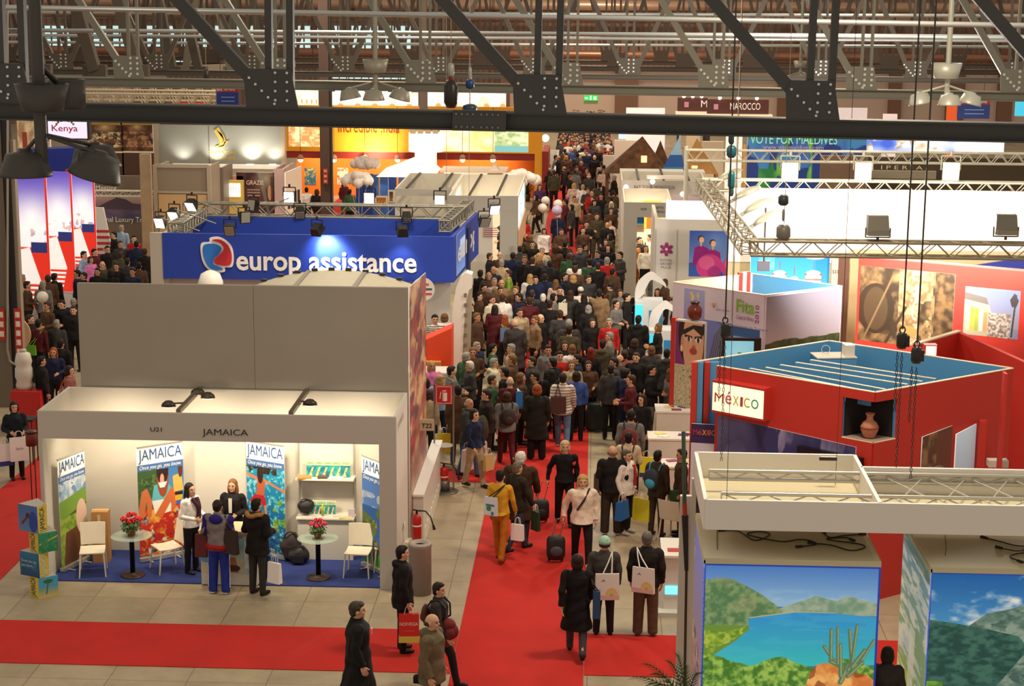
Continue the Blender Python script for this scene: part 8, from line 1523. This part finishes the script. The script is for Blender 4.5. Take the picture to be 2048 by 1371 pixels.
b=MB();b.path([V((math.cos(a)*.135,.05+math.sin(a)*.12,1.46+.02*math.sin(a*3)))for a in[k*math.pi/8 for k in range(-3,12)]],.042,9);fur=remesh(b,.014,2,'fur_trim');lobj('fur_trim',fur,J4,mat_objcolor('fur',.95,.5,60),(160,118,68))
paper_bag(J4,-.2,-.1,(40,100,170),'blue carrier bag behind the legs of the fur-trimmed parka',.3,.42,.1,.84);paper_bag(J4,-.4,.05,(235,230,225),'white paper bag right of the fur-trimmed parka',.26,.36,.1,.8)
L1=person(Hd(28,816,1.68),30,'hold','jacket',(24,30,36),(26,24,28),'bob','black','person in dark teal jacket holding white bags at the left edge',1.68,True)
paper_bag(L1,.0,-.32,(232,222,220),'large white paper bag with a small red mark, held at the left edge',.38,.5,.12,1.15,txt=[('Sails',.5,.4,.09,(150,60,90))])
paper_bag(L1,-.28,-.2,(226,218,216),'second white paper bag cut by the left edge of the photo',.36,.46,.12,1.0,base=(40,50,130))
# ==== the crowd
CC={'bk':('black',(27,24,25)),'nv':('navy',(30,38,66)),'gy':('grey',(112,108,104)),'dg':('dark grey',(58,56,56)),'br':('brown',(82,58,42)),'bg':('beige',(172,152,120)),'cr':('cream',(206,196,170)),'wh':('white',(224,218,210)),'rd':('red',(168,32,30)),'mr':('maroon',(84,28,34)),'gr':('green',(52,84,56)),'ol':('olive',(72,66,48)),'pk':('pink',(216,120,180)),'bl':('blue',(56,84,150)),'lb':('pale blue',(140,164,190)),'yl':('lime green',(120,150,50)),'pu':('purple',(74,48,92)),'jn':('blue jeans',(74,94,128)),'mu':('mustard',(150,96,36)),'du':('dusky pink',(140,84,84)),'tn':('tan',(130,104,76)),'lg':('light pinkish',(200,170,156))}
KN={'s':'sweater','j':'jacket','p':'parka','c':'coat','d':'dress','l':'longcoat'};KW={'s':'sweater','j':'jacket','p':'padded jacket','c':'coat','d':'dress','l':'long coat'}
PN={'s':'stand','h':'hold','f':'fold','w':'walk','t':'step','o':'onehand','c':'carry'}
HN={'s':'short','b':'bald','l':'long','o':'bob','u':'bun','n':'beanie','c':'cap'};HCN={'k':'black','b':'brown','l':'lightbrown','y':'blonde','g':'grey','w':'white','r':'red','i':'ginger','d':'darkbrown'}
HL={'k':'black-haired','b':'brown-haired','l':'light-brown-haired','y':'blonde','g':'grey-haired','w':'white-haired','r':'red-haired','i':'ginger','d':'dark-haired'}
SKN=[(206,158,128),(214,168,138),(196,146,116),(188,136,104)]
DATA='''863 733 20 h d pk pk l y|879 761 200 h s lb nv o y|861 766 190 s j pu bk o d|903 744 100 h j gy bk s k|855 790 170 s s bg bk o b|916 783 200 s c br jn s k|938 809 80 t p dg jn b g|949 831 60 t s nv bg o k|973 790 -70 s j br br s d|1008 796 190 w j gy mr o b
939 734 -60 h j dg bk s w|933 716 150 s j gr bk s g|988 728 90 h p cr bk s g|1004 723 -90 h j br bk s l|1035 725 -60 s j dg bk s b|1009 747 -100 h s bk bk s k|1020 765 170 s s mr bk b g|1003 765 110 h s gr bk s b|1035 756 100 s j br bk o l|1065 754 -80 s s bk bk s k
1105 727 -120 h j bk bk s k|1120 731 0 h c bg bk o l|1103 750 180 s c bk bk l k|1153 754 180 s s bl bk o d|1151 736 10 h j br bk o b|1166 727 -90 s j nv bk s k|1228 727 -70 s j dg bk s k|954 695 60 h j nv bk s g|974 697 100 h s gr bk s k|946 706 0 h s br bk o l
1022 699 -80 h j bg bk s g|1096 702 15 s j gy dg s k|1129 693 10 h j bk bk o b|1144 700 190 s s wh bk o l|1130 715 0 h s rd bk s k|1182 706 180 s c bk bk l r|1206 690 170 s p ol jn s d|1219 675 -90 h s gy dg s g|1218 647 0 s s rd bk s g|1207 649 20 s j bk bk o b
1138 649 180 s p dg bk s g|1139 662 180 s s ol bk s d|1177 620 180 s c bk bk o g|1081 638 60 s j bk gy b g|1072 641 -60 s s tn bk s l|1031 649 175 s c dg bk b g|1010 639 180 s s mr bk l i|990 619 180 s c mr bk l d|1032 628 20 s p bg bk s b|954 636 60 s j br bk s l
941 616 0 s j bk bk s k|958 594 90 h j br bk s k|984 601 40 s j cr bk s b|1005 598 190 s j wh bk s b|1022 596 -60 s j nv bk s k|1034 598 180 s s mr bk l d|1059 604 180 s j mr bk s b|1086 597 180 s j bk bk s w|1108 596 90 h s gy bk o k|1141 590 180 s j dg bk l b
1161 583 180 s s wh bk c w|1168 596 185 s c bk bk l d|1199 588 180 s c tn bk s k|1221 575 -90 h j ol bk c k|1240 588 30 s j gy bk o b|968 577 60 s j br bk s k|1003 568 0 s j tn bk b g|1001 583 30 h j br bk s b|1020 582 -40 s j br bk s l|991 566 30 s s lg bk s g
961 549 150 s j bk bk s k|971 551 0 h j br bk b y|987 541 -30 h j dg bk b g|1003 528 190 s j bg bk s g|1017 549 -80 h s yl bk s b|1060 557 180 s j wh bk l y|1071 561 10 s j nv bk s k|1085 556 180 s j nv bk s d|1112 568 180 s s lg bk l l|1130 555 60 s j nv bk s k
1144 559 180 s j bk bk o y|1177 560 20 h j dg bk s b|1196 534 180 s s bk bk s b|1214 523 185 s s rd rd s g|1179 526 180 s s gr bk s k|1166 530 170 s j wh bk s k|1138 515 180 s j gr bk s b|1196 510 -60 s j nv bk s k|1084 503 0 s p bg bk s g|1049 521 10 s s bk bk s l
1065 523 180 s s bk bk s b|1083 526 190 s j nv bk s g|1026 513 180 s j nv bk s k|1010 512 0 s s br bk b g|988 513 100 h j bk bk s b|1040 500 180 s j dg bk s k|1173 450 0 f s bk bk s k|1194 434 0 h j ol ol s b|1223 446 -60 h s lg br o d|1216 497 0 h s bk bk o k
1240 512 -60 h j dg bk s k|1269 489 30 s c mu mu s k|1278 497 0 c s wh bk l b|1279 482 60 s j bk bk s k|1300 477 -90 h s lg bk s k|1309 548 20 s s gy bk b g|1343 551 60 h s bk bk b l|1331 567 100 h s br bk o b|1279 586 0 h j bk bk s k|1315 586 0 s j bk bk l b
1254 596 90 o j bk bk s k|1233 610 60 h s gy bk u k|1277 641 180 s p bk jn s k|1316 657 -80 h s bk tn o l|1269 688 180 s j bk bk o b|1303 702 180 s j dg bk o l|1334 709 180 s p dg bk s k|1249 711 180 s j du jn s b|1236 723 -60 s s dg bk b b|1251 712 -30 s j bk bk s b
1253 749 120 h s nv nv s k|1240 744 180 s j dg bk s d|1262 762 -90 h s mr bk s b|1303 742 70 h j bk gy s k|1329 749 110 s j gy gy l l|1284 801 -30 s d bk bk l d|1262 833 170 s s gy bk s k|1364 603 180 s j bk bk s k|1385 527 60 s j nv bk c k|1408 525 0 h j bk bk o b
1432 527 -60 h s lb bk c k|1478 537 30 s s br bk s b|1350 912 -90 s s br br s b|870 640 20 s s wh nv s k|889 637 180 s j wh bk o l|83 724 120 s j bk bk s k|107 706 0 h s nv bk l i|139 743 100 s s du bk o d|77 649 170 s s mr bk s k|102 650 180 s j dg bk s g
94 614 -30 h s br bk s b|107 613 0 h j bk bk s k|147 622 0 s j bk bk s b|147 606 180 s j nv bk s g|86 571 180 s j gy bk s g|45 558 60 s s lg bk s g|58 572 100 h s br bk s d|96 559 180 s j br bk s b|108 556 170 s j bk bk s k|154 549 -60 s s nv bk s k
50 722 80 s s bk bk o k|60 640 100 s j bk bk s b|120 690 180 s j bk bk s k|70 545 -90 h s lb nv s d|228 471 -60 h s bk bk s k|243 458 180 s s lb nv s g|268 479 20 s s rd bk s k|168 511 90 h s lb nv s k|189 506 60 h j mr bk s k|205 531 20 h s ol bk b g
241 490 10 s j dg bk s b|273 490 180 s j nv bk s k|228 534 10 s s bk bk s k|241 512 180 s j ol bk s b|278 533 180 s j br bk s k|215 500 30 s j bk bk s k|155 550 -60 s j bk bk s d|176 520 60 s s pk bk o b|290 505 180 s j bk bk s b|195 545 0 h j bk bk s k
255 525 170 s j dg bk s d|265 545 0 h s nv bk s k|215 548 170 s j bk bk o d|613 381 180 s s wh bk s k|634 385 150 s j bk mr o b|688 368 60 s s mr gr l k|1010 455 -90 h s bk bk s k|1002 458 90 h j bk bk u k|700 385 180 s j gr bk s k|1100 610 180 s s bk bk s d
1120 630 180 s s dg bk s b|1055 590 170 s j dg bk s b|1120 585 10 s j bk bk s k|1150 540 180 s s br bk s b|1100 530 180 s j bk bk s k|1160 500 0 s j dg bk s b|1130 490 180 s j bk bk s k|1065 490 0 s s bk bk s k|1110 500 180 s j br bk o b|1225 545 170 s j br bk s d'''
ZONES=[(0,170,590,1400,'in the side aisle left of the tall grey wall'),(0,170,540,590,'in the rear of the left side aisle'),(150,330,440,560,'below the dusk mountain wall'),(600,720,360,400,'before the yellow stand wall'),(845,900,600,660,'behind the orange counter'),(845,960,700,860,'near the red extinguisher sign'),(900,1010,700,860,'at the left of the nearest crowd'),(1010,1110,690,800,'in the middle of the nearest crowd'),(1110,1200,670,800,'at the right of the nearest crowd'),(1200,1300,600,860,'near the cyan counters'),(1300,1500,590,930,'beside the portrait wall'),(1300,1500,500,590,'below the pink umbrella poster'),(1240,1320,460,600,'by the beach picture stand'),(930,1010,590,700,'beside the white curved portal'),(1010,1110,590,690,'mid-aisle level with the white portal'),(1110,1240,590,690,'mid-aisle left of the cyan counters'),(940,1030,500,590,'along the blue side curtain'),(1030,1120,500,590,'in the aisle right of the blue stand'),(1120,1260,500,590,'in the aisle level with the orchid emblem'),(990,1100,430,500,'by the corner stand with red stripes'),(1100,1260,430,500,'in the aisle level with the beach picture')]
def zone(x,y):
 for(a,b_,c,d,s)in ZONES:
  if a<=x<b_ and c<=y<d:return s
 Y=G(x,y,1.6).y
 return('in the far aisle level with the balloon cloud' if Y<74 else 'in the far aisle beside the Mongolia stand' if Y<82 else 'in the far aisle beside the dark pyramids' if Y<96 else 'in the farthest part of the aisle')
USED={};REC=[]
FWD=lambda a:'facing the camera' if abs((a+180)%360-180)<50 else 'seen from behind' if abs((a+180)%360-180)>135 else 'facing right' if 0<(a%360)<180 else 'facing left'
def uniq(x,y,a,k,tc,h,hc):
 hd=('bald' if h=='b' else 'capped' if h=='c' else HL[hc]);what='%s %s'%(CC[tc][0],KW[k]);base='%s person in %s'%(hd,what);z=zone(x,y);near=min(REC,key=lambda r:(r[0]-x)**2+(r[1]-y)**2)if REC else None;c=['%s, %s'%(base,z),'%s %s, %s'%(base,FWD(a),z)]
 if near:
  side=('right of' if x>near[0]else 'left of')if abs(x-near[0])>abs(y-near[1])else('in front of' if y>near[1]else 'behind')
  c+=['%s %s, %s one in %s'%(base,FWD(a),side,near[2]),'%s %s, %s one in %s %s'%(base,FWD(a),side,near[2],near[3])]
 REC.append((x,y,what,FWD(a)))
 for s in c:
  if s not in USED and len(s.split())<=16:USED[s]=1;return s,None
 s=c[1];return s,'people '+z
r_=random.Random(11);NPOS=[tuple(o.location)[:2]for o in PEOPLE]
def add_c(x,y,a,p,k,tc,lc,h,hc):
 H_={'l':1.66,'o':1.66,'u':1.66}.get(h,1.75)+r_.uniform(-.04,.05);pos=Hd(x,y,H_)
 for _ in range(6):
  for q in NPOS:
   d=math.hypot(pos.x-q[0],pos.y-q[1])
   if d<.44:f=(.46-d)/max(d,.05);pos=V((pos.x+(pos.x-q[0])*f,pos.y+(pos.y-q[1])*f,0))
 NPOS.append((pos.x,pos.y));lab,grp=uniq(x,y,a,k,tc,h,hc);st=STRIPE if(x,y)in((1196,534),(870,640))else None
 o=person(pos,a+r_.uniform(-15,15),PN[p],KN[k],CC[tc][1],CC[lc][1],HN[h],HCN[hc],lab,H_,False,SKN[r_.randrange(4)],'plain',None,r_.uniform(.98,1.14),st)
 o['group']=grp or 'people '+zone(x,y);return o
CR={}
for row in DATA.replace('\n','|').split('|'):
 f=row.split();CR[(int(f[0]),int(f[1]))]=add_c(int(f[0]),int(f[1]),int(f[2]),*f[3:])
w1=person(Hd(1126,758,1.78),178,'walk','jacket',(214,200,184),(92,114,146),'short','darkbrown','person in a pale checked shirt and blue jeans with a brown satchel, seen from behind',1.78,True,m=PLAID,fat=1.08,shoec=(205,200,195));tote(w1,.08,.2,1.06,(78,42,32),'large brown satchel on the back of the pale checked shirt',.36,.36,strap_to=(.1,.06,1.46),d=.12,handle=(70,40,30),rel=.1)
w2=person(Hd(1074,781,1.70),180,'stand','coat',(34,34,28),(24,22,24),'bob','ginger','ginger person in a black belted coat seen from behind, on the carpet before the crowd',1.70,True,fat=1.16,legs='wide')
w3=person(Hd(973,792,1.78),-75,'stand','jacket',(42,34,32),(48,32,30),'short','darkbrown','tall person in a dark brown suit with an olive coat over one arm',1.78,True,fat=1.1)
b=MB();b.ell(wp(w3,.22,-.12,.95),(.14,.16,.3),14,10);top(b,'folded_coat',mat((66,62,42),.8),'olive coat draped over the arm of the tall brown suited person','coat')
SC.view_layers[0].update()
g=CR.get
paper_bag(g((938,809)),-.26,-.1,(222,205,205),'large pale pink paper bag held by the bald person in the dark grey padded jacket',.38,.48,.12,.84)
paper_bag(g((949,831)),.1,-.3,(200,170,110),'tan paper bag carried in front of the child-like figure in navy',.24,.34,.1,.9);paper_bag(g((973,790)),.35,-.2,(225,222,215),'white carrier bag with dark mark between two people near the extinguisher sign',.26,.4,.1,.84,base=(200,190,180))
paper_bag(g((855,790)),-.3,.05,(226,216,214),'white paper bag hanging near the T22 plate',.28,.4,.1,.84);paper_bag(g((916,783)),.3,.1,(222,195,40),'bright yellow carrier bag behind the post with the extinguisher sign',.3,.42,.1,.84)
paper_bag(w1,.38,.0,(225,195,50),'narrow black and yellow bag beside the pale checked shirt',.16,.56,.08,.9,base=(30,30,34));tote(g((1020,765)),-.2,.14,1.22,(40,120,190),'bright blue flat bag on the shoulder of the bald person in the maroon sweater',.16,.4,strap_to=(-.16,.05,1.44),rel=.4)
tote(g((1010,639)),0,.2,1.2,(90,110,150),'blue grey rucksack on the maroon sweater',.26,.36,strap_to=(.1,.06,1.45),d=.12,handle=(120,150,60));backpack(g((1262,833)),(110,30,36),'dark red rucksack on the grey sweater right of the carpet',.3,.42,.16)
tote(g((1284,801)),-.3,.05,1.0,(215,200,40),'yellow shoulder bag hanging behind the black dress',.1,.6,strap_to=(-.17,.02,1.42),d=.26,handle=(215,200,40));paper_bag(g((1262,833)),-.3,.05,(222,205,40),'yellow and blue carrier bag beside the dark red rucksack',.28,.42,.1,.92,base=(40,60,120))
backpack(g((1008,796)),(54,44,40),'dark rucksack on the grey jacket left of the belted black coat',.3,.4,.16);paper_bag(g((1316,657)),-.05,-.28,(190,150,100),'brown paper bag held by the person at the farther white counter',.3,.3,.1,.98);tote(g((1141,590)),.2,.14,1.2,(222,214,190),'cream cloth bag on the shoulder of the dark grey jacket',.26,.34,strap_to=(.14,.04,1.44))
tote(g((77,649)),.15,.16,.95,(110,180,40),'lime green bag with matching strap in the left side aisle',.28,.26,strap_to=(-.14,.05,1.45),handle=(110,190,40));tote(g((139,743)),-.1,.2,1.05,(225,205,185),'white bag on a bright orange strap in the left side aisle',.26,.2,strap_to=(-.1,.06,1.46),handle=(225,100,30))
p=G(1191,862);t=thing('trolley_case','large dark green upright suitcase at the right edge of the carpet','suitcase',(p.x,p.y,.0));b=MB();b.lathe([(.2,.06),(.23,.1),(.24,.4),(.23,.66),(.19,.7)],p,20,sx=1.05,sy=.62);b.build('case_body',mat((20,40,38),.6),t)
b=MB();b.path([V((p.x-.08,p.y,.7)),V((p.x-.08,p.y,1.0)),V((p.x+.08,p.y,1.0)),V((p.x+.08,p.y,.7))],.01,6);b.build('telescopic_handle',SPOTM,t)
for s in(-1,1):b=MB();b.tube((p.x+s*.16-.02,p.y,.045),(p.x+s*.16+.02,p.y,.045),.045,12);b.build('wheel',BLKB,t)
tries=0
def edge(Y,side):
 ys=[55,62,72,82,95,110,122];L=[965,1010,1058,1082,1116,1120,1128];R=[1232,1232,1232,1228,1220,1212,1206]
 return np.interp(Y,ys,L if side else R)
cols=['bk']*9+['nv']*4+['dg']*4+['br']*4+['gy']*2+['bg']*2+['ol']*2+['rd','rd','mr','wh','wh','lb','gr','pu','lg','cr','bl']
while len(PEOPLE)<300 and tries<20000:
 tries+=1;Y=56+47*r_.random()**.85;x0=PY(edge(Y,1),400,Y).x;x1=PY(edge(Y,0),400,Y).x;X=r_.uniform(x0,x1)
 if min(math.hypot(X-q[0],Y-q[1])for q in NPOS)<.62:continue
 hx,hy=proj((X,Y,1.59));add_c(hx,hy,r_.choice((0,0,180,180,180,90,-90,20)),r_.choice('ssshhtw'),r_.choice('ssjjjpc'),r_.choice(cols),r_.choice(('bk','bk','bk','jn','dg','br')),r_.choice('sssssolbsl'),r_.choice('kkkbbdlygw'))
DC=[mat(CC[k][1],.8)for k in('bk','nv','dg','br','rd','bg','wh','mr','gy','pu')]+[mat((200,150,120),.6),mat((34,24,20),.7)]
b=MB();n=0
while n<210:
 Y=r_.uniform(98,121.5);X=r_.uniform(PY(edge(Y,1),400,Y).x,PY(edge(Y,0),400,Y).x);c=r_.randrange(10);s=r_.uniform(.92,1.06);a=(X,Y)
 L=lambda z:(X,Y,z*s)
 b.loft([(L(.82),.2,.15),(L(1.1),.18,.14),(L(1.36),.21,.14),(L(1.46),.07,.07)],8,c);b.ell(L(1.6),(.08,.09,.115),8,6,10);b.ell((X,Y+.02,1.64*s),(.088,.09,.1),8,6,11)
 for sd in(-1,1):b.tube((X+sd*.09,Y,.82*s),(X+sd*.11,Y,.02),.09,6,.05,mi=0);b.tube((X+sd*.2,Y,1.38*s),(X+sd*.26,Y-.04,.86*s),.06,6,.04,mi=c)
 n+=1
tag(b.build('distant_crowd',DC,loc=(0,0,0)),'dense distant crowd filling the far end of the aisle','crowd',kind='stuff')
